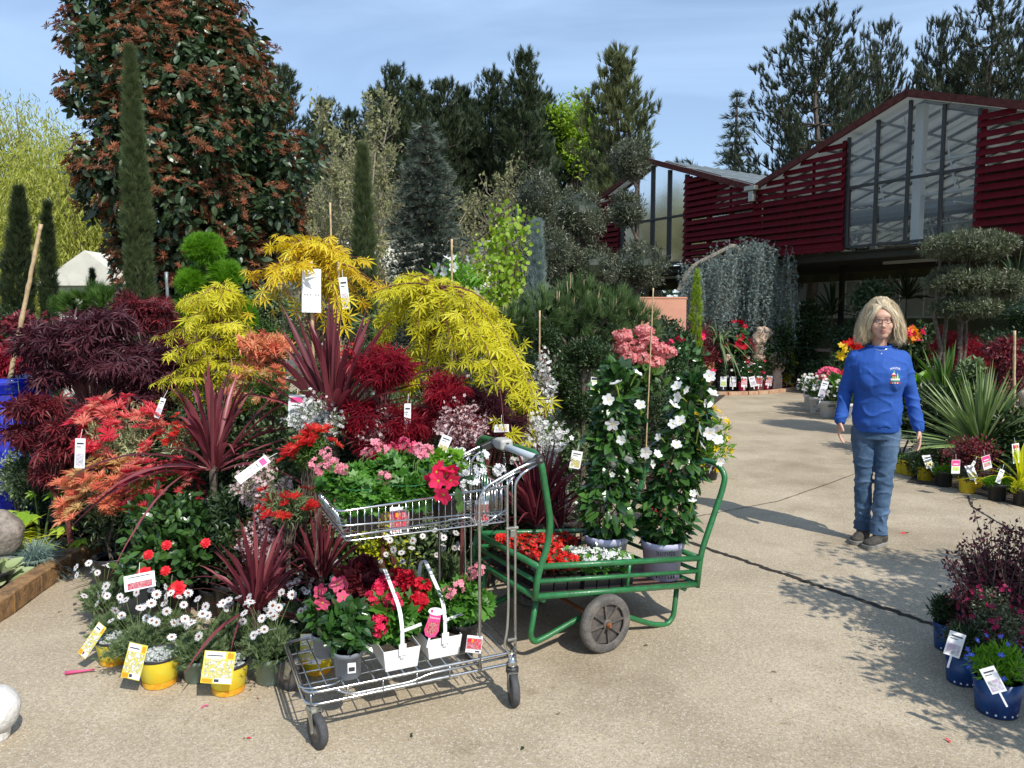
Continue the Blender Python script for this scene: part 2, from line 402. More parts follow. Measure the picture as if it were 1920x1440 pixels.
# leaves
leafm('L_yellow', [(.32, .31, .015), (.56, .52, .02), (.72, .68, .08)], .55, .32)
leafm('L_gold', [(.46, .3, .012), (.66, .5, .02), (.7, .62, .05)], .55, .32)
leafm('L_purple', [(.045, .012, .02), (.075, .018, .03), (.12, .03, .042)], .5, .2)
leafm('L_burg', [(.07, .012, .018), (.14, .02, .03), (.26, .035, .04)], .5, .25)
leafm('L_red', [(.14, .006, .015), (.28, .012, .03), (.42, .025, .045)], .5, .3)
leafm('L_redbright', [(.4, .012, .02), (.6, .03, .03), (.72, .09, .06)], .5, .3)
leafm('L_pieris', [(.45, .02, .04), (.66, .06, .1), (.74, .17, .17), (.7, .3, .22)], .5, .3)
leafm('L_salmon', [(.55, .12, .08), (.7, .26, .15), (.66, .38, .2), (.5, .4, .15)], .5, .3)
leafm('L_bronze', [(.13, .06, .025), (.25, .1, .05), (.38, .14, .07)], .4, .15)
leafm('L_photinia', [(.022, .045, .018), (.04, .075, .028), (.075, .11, .05)], .36, .08, .5)
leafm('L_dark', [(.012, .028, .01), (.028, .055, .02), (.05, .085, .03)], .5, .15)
leafm('L_mid', [(.03, .075, .012), (.06, .13, .02), (.11, .2, .04)], .45, .25)
leafm('L_fresh', [(.07, .19, .01), (.13, .3, .02), (.22, .42, .04)], .45, .35)
leafm('L_lime', [(.14, .25, .015), (.24, .37, .025), (.36, .48, .06)], .5, .35)
leafm('L_limegold', [(.35, .42, .01), (.55, .55, .02), (.68, .66, .08)], .5, .35)
leafm('L_mande', [(.014, .05, .014), (.03, .085, .02), (.07, .16, .03)], .22, .15, .7)
leafm('L_camel', [(.02, .055, .014), (.04, .1, .02), (.08, .17, .035)], .3, .2, .6)
leafm('L_reed', [(.1, .14, .07), (.2, .25, .15), (.35, .38, .26)], .5, .05)
leafm('L_gera', [(.035, .12, .015), (.07, .2, .025), (.13, .3, .04)], .45, .25)
leafm('L_olive', [(.035, .045, .025), (.075, .09, .05), (.17, .19, .12)], .4, .1, .6)
leafm('L_olive2', [(.05, .065, .03), (.09, .11, .05), (.2, .22, .12)], .4, .1, .6)
leafm('L_pine', [(.018, .03, .012), (.032, .052, .02), (.06, .085, .032)], .5, .12)
leafm('L_pine2', [(.018, .028, .012), (.032, .046, .018), (.055, .07, .03)], .5, .12)
leafm('L_pineold', [(.06, .075, .025), (.1, .12, .04), (.16, .18, .07)], .5, .15)
leafm('L_pinebush', [(.04, .08, .025), (.075, .135, .04), (.13, .2, .07)], .45, .15)
leafm('L_cypress', [(.04, .065, .02), (.07, .1, .035), (.1, .13, .05)], .6, .15)
leafm('L_blue', [(.12, .18, .17), (.21, .28, .26), (.36, .43, .4)], .55, .1)
leafm('L_bluedark', [(.04, .06, .045), (.085, .115, .085), (.2, .24, .2)], .55, .1)
leafm('L_willow', [(.2, .23, .03), (.32, .34, .05), (.42, .44, .1)], .5, .35)
leafm('L_twig', [(.16, .17, .08), (.24, .25, .11), (.34, .33, .16)], .6, .3)
leafm('L_cordy', [(.09, .015, .025), (.18, .035, .05), (.3, .08, .09)], .38, .25, .5)
leafm('L_cordyd', [(.07, .012, .02), (.13, .02, .035), (.2, .04, .05)], .38, .2, .5)
leafm('L_varieg', [(.1, .17, .05), (.35, .42, .2), (.6, .62, .4)], .5, .25)
leafm('L_silver', [(.3, .33, .3), (.45, .48, .45), (.6, .62, .6)], .6, .1)
leafm('L_sage', [(.07, .12, .04), (.13, .19, .08), (.2, .27, .13)], .55, .2)
leafm('L_begonia', [(.04, .02, .015), (.09, .05, .03), (.05, .1, .03)], .35, .15)
leafm('L_yucca', [(.12, .2, .05), (.2, .28, .1), (.33, .4, .2)], .45, .15)
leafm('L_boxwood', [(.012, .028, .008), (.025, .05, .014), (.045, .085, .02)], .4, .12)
leafm('L_fescue', [(.12, .2, .17), (.2, .3, .27), (.35, .45, .42)], .5, .2)
leafm('L_fatsia', [(.2, .36, .03), (.4, .55, .06), (.6, .7, .2)], .35, .3)
leafm('L_candle', [(.5, .36, .2), (.6, .45, .28)], .6, .1)
# blossoms
def flm(n, c, tr=.3): leafm(n, [tuple(x*.72 for x in c), c], .5, tr)
flm('F_white', (.86, .86, .86)); flm('F_pinkwhite', (.85, .66, .66)); flm('F_pink', (.85, .12, .24)); flm('F_hot', (.85, .03, .12)); flm('F_lpink', (.85, .32, .4))
flm('F_red', (.75, .012, .012)); flm('F_crimson', (.62, .006, .03)); flm('F_cam', (.8, .015, .03)); flm('F_yellow', (.85, .6, .01)); flm('F_orange', (.8, .3, .02)); flm('F_hyd', (.8, .3, .3))
flm('F_blue', (.1, .16, .75)); flm('F_magenta', (.35, .01, .08)); flm('F_heart', (.3, .09, .03)); flm('F_grn', (.3, .4, .06)); flm('F_lav', (.5, .42, .6))
# ------------------------------------------------------------------ camera, light, sky
cam = bpy.data.objects.new('camera', bpy.data.cameras.new('camera')); C.objects.link(cam)
cam.location = (0, 0, HC); cam.rotation_euler = (PI/2-TH, 0, 0)
cam.data.sensor_width = 36; cam.data.lens = FP/1920*36; cam.data.clip_end = 3000; cam.data.clip_start = .05
bpy.context.scene.camera = cam
SD = nz(A(.56, -.83, 0))*math.cos(math.radians(47)); SD = A(SD[0], SD[1], math.sin(math.radians(47)))
sun = bpy.data.objects.new('sun', bpy.data.lights.new('sun', 'SUN')); C.objects.link(sun)
sun.data.energy = 4.6; sun.data.angle = math.radians(.5); sun.data.color = (1, .95, .86)
sun.rotation_euler = Vector(SD).to_track_quat('Z', 'Y').to_euler()
w = bpy.data.worlds.new('World'); bpy.context.scene.world = w; w.use_nodes = True; nt = w.node_tree
sky = node(nt, 'ShaderNodeTexSky', sky_type='NISHITA', sun_disc=False); sky.sun_elevation = math.radians(47); sky.sun_rotation = math.atan2(.56, -.83)
sky.air_density = 1.0; sky.dust_density = .6; sky.ozone_density = 2.0
tc = node(nt, 'ShaderNodeTexCoord'); mp = node(nt, 'ShaderNodeMapping'); mp.inputs['Scale'].default_value = (1.2, 2.6, 5.5); mp.inputs['Rotation'].default_value = (0, .35, .5)
nt.links.new(tc.outputs['Generated'], mp.inputs[0])
n1 = node(nt, 'ShaderNodeTexNoise', Scale=1.3, Detail=7.0, Roughness=.5, Distortion=.7); nt.links.new(mp.outputs[0], n1.inputs['Vector'])
rp = node(nt, 'ShaderNodeValToRGB'); rp.color_ramp.elements[0].position = .44; rp.color_ramp.elements[1].position = .8; rp.color_ramp.elements[0].color = (.25, .25, .25, 1); rp.color_ramp.elements[1].color = (.75, .75, .75, 1)
nt.links.new(n1.outputs[0], rp.inputs[0])
mx = node(nt, 'ShaderNodeMix', data_type='RGBA'); nt.links.new(rp.outputs[0], mx.inputs[0]); nt.links.new(sky.outputs[0], mx.inputs[6]); mx.inputs[7].default_value = (4.6, 6.3, 8.8, 1)
nt.links.new(mx.outputs[2], nt.nodes['Background'].inputs[0]); nt.nodes['Background'].inputs[1].default_value = .145
vs = bpy.context.scene.view_settings; vs.view_transform = 'Standard'; vs.look = 'None'; vs.gamma = 1; vs.use_curve_mapping = False; vs.exposure = 0.12
bpy.context.scene.cycles.max_bounces = 8; bpy.context.scene.cycles.transparent_max_bounces = 16; bpy.context.scene.cycles.sample_clamp_indirect = 6
# ------------------------------------------------------------------ ground
g = Geo(); g.add([[-400, -200, 0], [400, -200, 0], [400, 700, 0], [-400, 700, 0]], [[0, 1, 2, 3]]); struct(g.obj('ground', 'concrete'))
def sheet(name, pts, z, mat):
    g = Geo(); P = [list(p[:2])+[z] for p in pts]; c = np.mean(P, 0)
    g.add(P+[list(c)], [[i, (i+1) % len(P), len(P)] for i in range(len(P))]); return struct(g.obj(name, mat))
sheet('soil', [GP(0, 1165), GP(75, 1105), GP(185, 1040), GP(240, 1000), A(-2.2, 6), A(-1, 9), A(-3, 16), A(-22, 16), A(-12, 4), A(-4, 2.4)], .008, 'soil')
sheet('soil', [GP(1370, 734), GP(1500, 727), A(7.6, 19), A(0, 24), A(-3, 16.2), A(-1, 9.2), A(1.9, 9.2)], .012, 'soil')
sheet('soil', [GP(1700, 905), GP(1790, 915), GP(1930, 955), A(5.2, 5.2), A(9, 8), A(7.6, 11), A(5.6, 9.4)], .008, 'soil')
def crack(pts, wd, z=.004, n=70, name='pavement_joint', mat='crack'):
    P = np.array([GP(*p) for p in pts]); t = np.linspace(0, len(P)-1, n); Q = np.stack([np.interp(t, np.arange(len(P)), P[:, i]) for i in range(3)], -1)
    T = nz(np.gradient(Q, axis=0)); S = np.stack([-T[:, 1], T[:, 0], T[:, 2]*0], -1)
    Q = Q+S*(rg.normal(size=(n, 1))*wd*.18); a = wd*(.35+.5*rg.random((n, 1))); b_ = wd*(.35+.5*rg.random((n, 1)))
    V = np.stack([Q+S*a, Q-S*b_], 1); V[:, :, 2] = z; g = Geo(); i = np.arange(n-1)*2
    g.add(V.reshape(-1, 3), np.stack([i, i+1, i+3, i+2], -1)); return struct(g.obj(name, mat))
crack([(1130, 960), (1345, 1035), (1500, 1087), (1750, 1172), (2000, 1262)], .03, n=110)
crack([(1300, 970), (1380, 955), (1460, 940), (1560, 905), (1610, 886)], .006)
crack([(1380, 775), (1440, 772), (1530, 768)], .008)
crack([(1815, 930), (1822, 950), (1880, 985), (1960, 1030)], .012, n=50)
# timber edging of the left bed: short sleepers along a curve
ed = [(-60, 1205), (28, 1150), (78, 1112), (130, 1076), (186, 1046), (240, 1018)]
lab = ['rust brown timber sleeper at the near end of the left bed edging', 'timber sleeper with an orange sawn end beside the concrete', 'split timber sleeper below the blue grey grass tuft', 'timber sleeper in the middle of the curved bed edging', 'timber sleeper running under the salmon pieris leaves']
for i in range(5):
    a, b_ = GP(*ed[i]), GP(*ed[i+1]); d = b_-a; L = np.linalg.norm(d); an = math.atan2(d[1], d[0]); s = A(-math.sin(an), math.cos(an), 0)
    o = thing('timber_sleeper', lab[i], 'edging timber', a+s*.05, 'timber sleepers edging the left bed')
    g = Geo(); box(g, (a+b_)/2+s*.05+A(0, 0, .055+.004*(i % 2)), (L*.985, .105, .11), RZ(an)); g.obj('beam', 'timber', o, bev=.006)
    if i == 1:
        g = Geo(); box(g, a+s*.05+A(0, 0, .055)+nz(d)*.004, (.006, .1, .1), RZ(an)); g.obj('sawn_end', 'timber_cut', o)
# brick edging of the far bed
bp_ = [GP(x, y) for x, y in zip(np.linspace(1345, 1512, 10), [741, 741, 740.5, 740.3, 739.5, 738, 736, 734, 731, 727])]
for i in range(9):
    a, b_ = bp_[i], bp_[i+1]; d = b_-a; an = math.atan2(d[1], d[0])
    g = Geo(); box(g, (a+b_)/2+A(0, 0, .035), (np.linalg.norm(d)*.96, .11, .07), RZ(an))
    tag(g.obj('edging_brick', 'brick', bev=.005), 'weathered %s brick, number %s from the left in the far bed edging' % (['red', 'orange'][i % 2], ['one', 'two', 'three', 'four', 'five', 'six', 'seven', 'eight', 'nine'][i]), 'brick', 'bricks edging the far bed')
# ------------------------------------------------------------------ greenhouse
def gm(name, col, tr, rough=.12):
    m, nt, b = base(name); t = node(nt, 'ShaderNodeBsdfTransparent'); gl = node(nt, 'ShaderNodeBsdfGlossy'); gl.inputs['Roughness'].default_value = rough
    b.inputs['Base Color'].default_value = c4(col); b.inputs['Roughness'].default_value = .5
    fr = node(nt, 'ShaderNodeFresnel', IOR=1.45); m1 = node(nt, 'ShaderNodeMixShader'); m1.inputs[0].default_value = tr
    nt.links.new(b.outputs[0], m1.inputs[1]); nt.links.new(t.outputs[0], m1.inputs[2])
    m2 = node(nt, 'ShaderNodeMixShader'); nt.links.new(fr.outputs[0], m2.inputs[0]); nt.links.new(m1.outputs[0], m2.inputs[1]); nt.links.new(gl.outputs[0], m2.inputs[2])
    nt.links.new(m2.outputs[0], nt.nodes['Material Output'].inputs[0]); return m
gm('glass', (.12, .14, .13), .93)
pm('interior_shade', (.05, .022, .022), .8, noise=.3, nscale=2)  # dark maroon: shade of the interior put into the colour
gm('glass_dim', (.12, .15, .1), .7, .2)
m, nt, b = base('roofsheet')                       # whitewashed roof glass: some light comes through
b.inputs['Base Color'].default_value = (.42, .43, .42, 1); b.inputs['Roughness'].default_value = .5
t = node(nt, 'ShaderNodeBsdfTranslucent'); t.inputs[0].default_value = (.62, .64, .6, 1); mx = node(nt, 'ShaderNodeMixShader'); mx.inputs[0].default_value = .5
nt.links.new(b.outputs[0], mx.inputs[1]); nt.links.new(t.outputs[0], mx.inputs[2]); nt.links.new(mx.outputs[0], nt.nodes['Material Output'].inputs[0])
pm('slat_red', (.105, .004, .009), .75, spec=.15, noise=.25, nscale=6)
pm('fascia', (.1, .03, .025), .8, spec=.2, noise=.4, nscale=12)
pm('gh_metal', (.24, .27, .27), .5, metal=.4, noise=.2)
pm('gh_white', (.4, .43, .41), .5); pm('rafter', (.2, .215, .21), .6)
pm('blackbar', (.02, .022, .022), .5)
pm('shade', (.03, .032, .024), .9, noise=.3)
pm('ghwall', (.09, .1, .045), .8, noise=.4, nscale=2)
pm('whitewall', (.62, .61, .54), .8, noise=.12, nscale=3)
pm('whitewash', (.68, .66, .56), .8, noise=.2, nscale=2)
pm('salmonwall', (.62, .3, .2), .85, noise=.1, nscale=3)
R1 = A(7.45, 14.3, 0); DV = A(-3.7, 5.9, 0); SPN = np.linalg.norm(DV); NV = nz(A(5.9, 3.7, 0)); DU = DV/SPN
def gz(t): return 5.72-2.4*abs(t-round(t))
def fp(t, z, off=0.): return R1+DV*t+NV*off+A(0, 0, z)
FR = np.stack([DU, NV, UP], 1)                     # columns: along, into, up
for k, who in [(0, 'right hand'), (1, 'middle'), (2, 'far left')]:
    gh = thing('greenhouse', 'red slatted glass greenhouse gable, the %s of the row' % who, 'greenhouse', fp(k, 0), 'greenhouse gables in a row')
    ts = [k-.5, k-.18, k+.18, k+.5]; depth = 16
    for sgn in (-1, 1):                            # roof slopes
        g = Geo(); a0, a1 = k+.5*sgn, k; n = 34
        e0, e1 = fp(a0, gz(k+.4999*sgn)+.02), fp(a1, 5.76)
        p = np.array([e0-NV*.15, e1-NV*.15, e1+NV*depth, e0+NV*depth]); q = p-A(0, 0, .05)
        g.add(np.concatenate([p, q]), [[0, 1, 2, 3], [7, 6, 5, 4], [0, 4, 5, 1], [1, 5, 6, 2], [2, 6, 7, 3], [3, 7, 4, 0]]); rf = g.obj('roof', 'roofsheet', gh)
        g = Geo()
        for i in range(1, n):                      # glazing bars running up the slope
            o_ = i*depth/n; tube(g, [e0+NV*o_+A(0, 0, .03), e1+NV*o_+A(0, 0, .03)], .028, 4)
        for f in (.33, .66): tube(g, [e0+(e1-e0)*f+A(0, 0, .03), e0+(e1-e0)*f+NV*depth+A(0, 0, .03)], .02, 4)
        g.obj('glazing_bars', 'gh_metal', rf)
        g = Geo()
        for i in range(0, 22): o_ = .4+i*.74; tube(g, [e0+NV*o_-A(0, 0, .1), e1+NV*o_-A(0, 0, .1)], .035, 4)
        for f in (.2, .5, .8): tube(g, [e0+(e1-e0)*f-A(0, 0, .12), e0+(e1-e0)*f+NV*depth-A(0, 0, .12)], .03, 4)
        g.obj('rafters', 'rafter', rf)
        g = Geo(); dd = e1-e0; L = np.linalg.norm(dd); x = dd/L; z_ = np.cross(x, NV)*(1 if sgn > 0 else 1)
        R = np.stack([x, NV, np.cross(x, NV)], 1); box(g, (e0+e1)/2-NV*.18-A(0, 0, .03), (L+.06, .06, .13), R); g.obj('fascia', 'fascia', gh)
    # slat screens both sides of the glazed middle
    for lo, hi in ((k-.5, k-.18), (k+.18, k+.5)):
        g = Geo(); R = FR@RX(math.radians(-28))
        for z in np.arange(3.06, 5.6, .15):
            # part of the row that lies under the roof line
            a, b_ = lo, hi
            lim = (5.72-.07-z)/2.4
            a2, b2 = max(a, k-lim), min(b_, k+lim)
            if b2-a2 < .03: continue
            if rg.random() < .12: dz = .03
            else: dz = 0
            L = (b2-a2)*SPN; box(g, fp((a2+b2)/2, z+dz, -.12), (L, .014, .125), R)
        sc = g.obj('slat_screen', 'slat_red', gh)
        g = Geo(); box(g, fp((lo+hi)/2, 3.62, .14), ((hi-lo)*SPN-.06, .03, 1.2), FR); g.obj('shade_backing', 'interior_shade', gh)  # dark sheet painted in place of the shaded interior behind the slats
        g = Geo()
        for t in np.linspace(lo+.01, hi-.01, 4): box(g, fp(t, (3.0+gz(t)-.12)/2, -.05), (.07 if t in (lo+.01, hi-.01) else .045, .05, gz(t)-.12-3.0), FR)
        box(g, fp((lo+hi)/2, 3.0, -.1), ((hi-lo)*SPN, .1, .1), FR)
        g.obj('screen_frame', 'slat_red', sc)
    # glass
    for j, (lo, hi) in enumerate([(ts[0], ts[1]), (ts[1], ts[2]), (ts[2], ts[3])]):
        pts = [(lo, 3.0), (hi, 3.0), (hi, gz(min(hi, k+.4999))-.08)]+([(k, 5.64)] if j == 1 else [])+[(lo, gz(max(lo, k-.4999))-.08)]
        g = Geo(); V = [fp(t, z, .0) for t, z in pts]; m_ = len(V)
        g.add(V, [list(range(m_))] if m_ > 4 else [[0, 1, 2, 3]]); g.obj('window_glass', 'glass', gh)
    g = Geo()
    for t in (k-.178, k-.09, k, k+.09, k+.178): box(g, fp(t, (3.0+gz(t)-.1)/2, -.03), (.055, .06, gz(t)-.1-3.0), FR)
    for z in (3.02, 4.2): box(g, fp(k, z, -.03), (.36*SPN, .055, .05), FR)
    g.obj('mullions', 'blackbar', gh)
    g = Geo()
    for off in (.35, 5, 10, 15):
        box(g, fp(k, 4.3, off), (.16, .16, 2.6), FR)
        P = [fp(k-.48, 4.5, off), fp(k+.48, 4.5, off)]; tube(g, P, .035, 4)
        P = [fp(k-.48, 3.9, off), fp(k+.48, 3.9, off)]; tube(g, P, .035, 4)
        for t in np.linspace(-.4, .4, 9): tube(g, [fp(k+t, 3.9, off), fp(k+t+.05, gz(k+t+.05)-.15, off)], .016, 4)
    for z in (3.7, 4.4): tube(g, [fp(k-.1, z, .3), fp(k-.1, z, 15)], .025, 4)
    g.obj('truss', 'gh_white', gh)
    g = Geo(); tube(g, [fp(k-.4, 3.75, 1.2), fp(k+.4, 3.75, 1.2)], .16, 10); g.obj('air_duct', 'gh_metal', gh)
    # lower storey: ceiling added to darken the open bay, inner glazed wall, posts, lights
    g = Geo(); box(g, fp(k, 2.93, 3.2), (SPN, 6.3, .03), FR); g.obj('darkening_ceiling', 'shade', gh)  # added sheet that keeps roof light out of the space below
    g = Geo(); box(g, fp(k, .8, 6.0), (SPN, .05, 1.6), FR); box(g, fp(k, 2.81, 6.0), (SPN, .05, .26), FR); box(g, fp(k+.16, 2.15, 6.0), (.9, .05, 1.1), FR); g.obj('wall', 'ghwall', gh)
    for j in range(6):
        if (j+k) % 4 == 3: continue
        wn = Geo(); box(wn, fp(k-.42+j*.168, 2.15, 5.95), (.9, .03, 1.0), FR); wo = wn.obj('window', 'glass_dim', gh)
        wf = Geo()
        for dx in (-.45, 0, .45): box(wf, fp(k-.42+j*.168+dx/SPN, 2.15, 5.92), (.035, .04, 1.06), FR)
        for z in (1.64, 2.66): box(wf, fp(k-.42+j*.168, z, 5.92), (.98, .045, .04), FR)
        wf.obj('window_frame', 'gh_white', wo)
    g = Geo()
    for t in (k-.5, k+.5):
        for off in (.2, 3.2): box(g, fp(t, 1.46, off), (.1, .1, 2.92), FR)
    box(g, fp(k, 2.85, .2), (SPN, .12, .14), FR); box(g, fp(k, 2.8, 3.2), (SPN, .1, .14), FR)
    g.obj('post', 'shade', gh)
    for tt_, oo_ in ((.1, 1.6), (-.28, 2.4)): g = Geo(); box(g, fp(k+tt_, 2.78, oo_), (1.4, .12, .06), FR); g.obj('strip_light', 'gh_white', gh)
    g = Geo(); V = [fp(k-.5, 0, depth), fp(k+.5, 0, depth), fp(k+.5, gz(k+.4999)-.05, depth), fp(k, 5.65, depth), fp(k-.5, gz(k-.4999)-.05, depth)]; g.add(V, [[0, 1, 2, 3, 4]]); g.obj('end_wall', 'gh_white', gh)
    # gutter box under the valley
    g = Geo(); box(g, fp(k+.5, 4.5, -.22), (.3, .22, .1), FR); box(g, fp(k+.5, 4.33, -.22), (.14, .12, .24), FR); g.obj('gutter', 'zinc', gh, bev=.01)
# side wall of the nearest gable beyond the frame
# benches of plants under the roof
pm('bench', (.3, .22, .16), .6, noise=.3)
for i, (t, off, L) in enumerate([(.28, 1.2, 3.2), (.0, 3.0, 4.0), (-.25, 1.4, 2.6)]):
    o = thing('plant_bench', ['long wooden plant bench behind the yellow canna flowers', 'back plant bench in the deep shade of the greenhouse', 'plant bench in shade behind the red maple foliage'][i], 'bench', fp(t, 0, off))
    g = Geo(); box(g, fp(t, .88, off), (L, .9, .06), FR); g.obj('bench_top', 'bench', o)
    for sx in (-1, 1):
        for sy in (-.35, .35): g = Geo(); box(g, fp(t, .42, off+sy)+DU*sx*L*.45, (.06, .06, .85), FR); g.obj('leg', 'gh_metal', o)
# walls and sheds behind the trees
o = thing('garden_wall', 'low salmon pink wall behind the olive trees', 'wall', W(1240, 590, 14.5)*A(1, 1, 0)); g = Geo()
box(g, W(1240, 600, 14.5)*A(1, 1, 0)+A(0, 0, .98), (.9, .25, 1.96)); g.obj('wall', 'salmonwall', o); g = Geo(); box(g, W(1240, 600, 14.5)*A(1, 1, 0)+A(0, 0, 1.975), (.92, .27, .03)); g.obj('coping', 'salmonwall', o)
# long cream building
a = W(530, 440, 19.5); b_ = W(905, 438, 19.5); cx = (a[0]+b_[0])/2; Lx = b_[0]-a[0]
o = thing('long_shed', 'long cream building with pale sloping roof behind the blue spruce', 'building', (cx, 19.5, 0))
g = Geo(); box(g, (cx, 21.2, 1.25), (Lx, 3.2, 2.5)); g.obj('wall', 'whitewall', o)
g = Geo(); V = [(cx-Lx/2-.2, 19.3, 2.45), (cx+Lx/2+.2, 19.3, 2.45), (cx+Lx/2+.2, 21.2, 3.78), (cx-Lx/2-.2, 21.2, 3.78), (cx-Lx/2-.2, 23.1, 2.45), (cx+Lx/2+.2, 23.1, 2.45)]
g.add(V, [[0, 1, 2, 3], [3, 2, 5, 4]]); V2 = np.array(V)-A(0, 0, .12); g.add(V2, [[3, 2, 1, 0], [4, 5, 2, 3]]); g.add([V[0], V[1], V2[1], V2[0]], [[0, 3, 2, 1]]); g.obj('roof', 'whitewash', o)
g = Geo()
for i in range(4): box(g, (cx-Lx*.38+i*Lx*.25, 19.57, 1.4), (.9, .06, .9))
g.obj('window', 'glass_dim', o)
# small white shed on the left
a = W(100, 590, 15.); b_ = W(168, 590, 15.); cx = (a[0]+b_[0])/2+.35; Lx = b_[0]-a[0]+.9
o = thing('garden_shed', 'small whitewashed plank shed with gable roof and arched opening', 'shed', (cx, 15, 0))
g = Geo(); zt = W(100, 536, 15)[2]; zr = W(100, 482, 15)[2]
V = [(cx-Lx/2, 15, 0), (cx-.1, 15, 0), (cx-.1, 15, zt-.5), (cx-Lx/2, 15, zt-.1)]
box(g, (cx, 15.9, zt/2), (Lx, 1.7, zt)); g.obj('wall', 'whitewall', o)
g = Geo(); L2 = Lx/2+.15
V = np.array([(cx-L2, 14.85, zt), (cx+L2, 14.85, zt), (cx+.05, 14.85, zr+.12)]); V2 = V+A(0, 2, 0); g.add(np.concatenate([V, V2]), [np.array([[0, 1, 2], [5, 4, 3]]), np.array([[0, 2, 5, 3], [1, 4, 5, 2], [0, 3, 4, 1]])]); g.obj('roof', 'whitewash', o)
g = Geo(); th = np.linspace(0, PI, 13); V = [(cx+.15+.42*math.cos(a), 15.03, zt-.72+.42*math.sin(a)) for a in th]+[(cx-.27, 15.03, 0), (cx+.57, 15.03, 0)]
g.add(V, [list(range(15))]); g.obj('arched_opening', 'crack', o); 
for i in range(6): pass
# ------------------------------------------------------------------ far trees
def pine(name, label, group, H, spread, mat, seed, dense=1.0, start=.25, tuft='tuft', ts=.38, nb=17, loc=(0, 0, 0), open_=0, up=.55):
    global rg
    keep = rg; rg = np.random.default_rng(seed)
    o = thing(name, label, 'pine tree', loc, group); g = Geo()
    tp = trunkpath(A(0, 0, 0), A(rg.normal()*.2, rg.normal()*.2, H), 9, .008); tube(g, tp, np.linspace(.02*H, .015, 9), 7)
    P = []; D = []
    lv = np.linspace(start, .985, nb)
    for li, f in enumerate(lv):
        z = f*H; prof = (1-f)**.75 if not open_ else (1-f)**.6*(.75+.5*rg.random())
        R = spread*max(prof, .08); k = 5 if f < .9 else 3
        for b in range(k):
            a = b*2*PI/k+li*1.1+rg.normal()*.3; L = R*(.7+.5*rg.random()); d = A(math.cos(a), math.sin(a), .05)
            b0 = A(np.interp(z, tp[:, 2], tp[:, 0]), np.interp(z, tp[:, 2], tp[:, 1]), z); n = max(3, int(L/.45*dense)+2)
            tt = np.linspace(0, 1, 5); path = np.stack([b0+d*L*t+A(0, 0, L*(up*t*t-.08*math.sin(t*3))) for t in tt]); tube(g, path, np.linspace(.007*H*(1-f)+.015, .01, 5), 4)
            for i in range(n):
                t = 1-(i/n)*.8; p = b0+d*L*t+A(0, 0, L*(up*t*t-.08*math.sin(t*3))); m = 3 if t > .5 else 2
                for _ in range(int(m*(1+.6*dense)*1.8)):
                    q = p+rg.normal(size=3)*A(.2, .2, .13); P.append(q); D.append(A(d[0]*.35, d[1]*.35, 1)+rg.normal(size=3)*.35)
    P = np.array(P); D = np.array(D)
    ga = g.obj('trunk', 'bark', o, local=True); g = Geo()
    scat(g, TL[tuft], P, D, rg.normal(size=P.shape), ts*(.7+.6*rg.random(len(P))), 0, rg.random(len(P)))
    # second tuft a little above makes upright candles
    scat(g, TL[tuft], P+nz(D)*ts*.45, D, rg.normal(size=P.shape), ts*.8*(.7+.6*rg.random(len(P))), 0, rg.random(len(P)))
    g.obj('crown', mat, o, local=True); rg = keep; return o
def zt(py, Y): return W(960, py, Y)[2]
p0 = W(980, 130, 32)
pa = pine('pine_tree', 'tallest dark pine in the row behind, with rounded top', 'dark pines in the far row', 12.4, 2.3, 'L_pine', 1, 1.0, .12, ts=.34, nb=19, loc=(p0[0], 32, 0))
p0 = W(735, 150, 33)
pb = pine('pine_tree', 'dark pine with an open pointed top left of the row', 'dark pines in the far row', 12.0, 2.0, 'L_pine', 2, .9, .12, ts=.33, nb=18, loc=(p0[0], 33, 0), open_=1)
pine_row = [(775, 160, 35, 0, 'slim dark pine just right of the open topped pine'), (830, 163, 33, 1, 'dark pine above the blue spruce tip'), (868, 176, 36, 0, 'dark pine behind the bare silvery twig top'), (925, 150, 34, 1, 'dark pine with a notched top, centre of the row'),
            (655, 215, 36, 0, 'low dark pine behind the bare branches'), (610, 198, 38, 1, 'small dark pine seen between bare branches'), (535, 140, 30, 1, 'dark pine rising beside the bronze shrub tree'), (1020, 190, 36, 1, 'dark pine right of the tallest in the row'),
            (1105, 205, 40, 0, 'dull green pine behind the bright green tree'), (1150, 262, 31, 1, 'low dark pine below the olive gold pine'), (570, 262, 34, 0, 'short dark pine by the bronze shrub edge'), (700, 178, 40, 0, 'dark pine partly behind twiggy branches'), (955, 215, 38, 0, 'dark pine filling the gap left of the tallest one'), (890, 200, 40, 1, 'dark pine in the second rank at the centre'), (800, 195, 43, 0, 'dark pine in the second rank above the blue spruce'), (1060, 240, 42, 1, 'dark pine low behind the bright green tree'), (845, 215, 44, 1, 'dark pine in the second rank left of centre'), (985, 200, 44, 0, 'dark pine in the second rank behind the tallest one'), (740, 210, 44, 1, 'dark pine in the second rank right of the twiggy trees')]
for i, (px, py, Y, k, lb) in enumerate(pine_row):
    src = (pa, pb)[k]; s = zt(py, Y)/(12.4, 12.0)[k]; q = W(px, py, Y); dup(src, (q[0], Y, 0), i*1.7, (s*1.02, s*1.02, s), lb, 'dark pines in the far row')
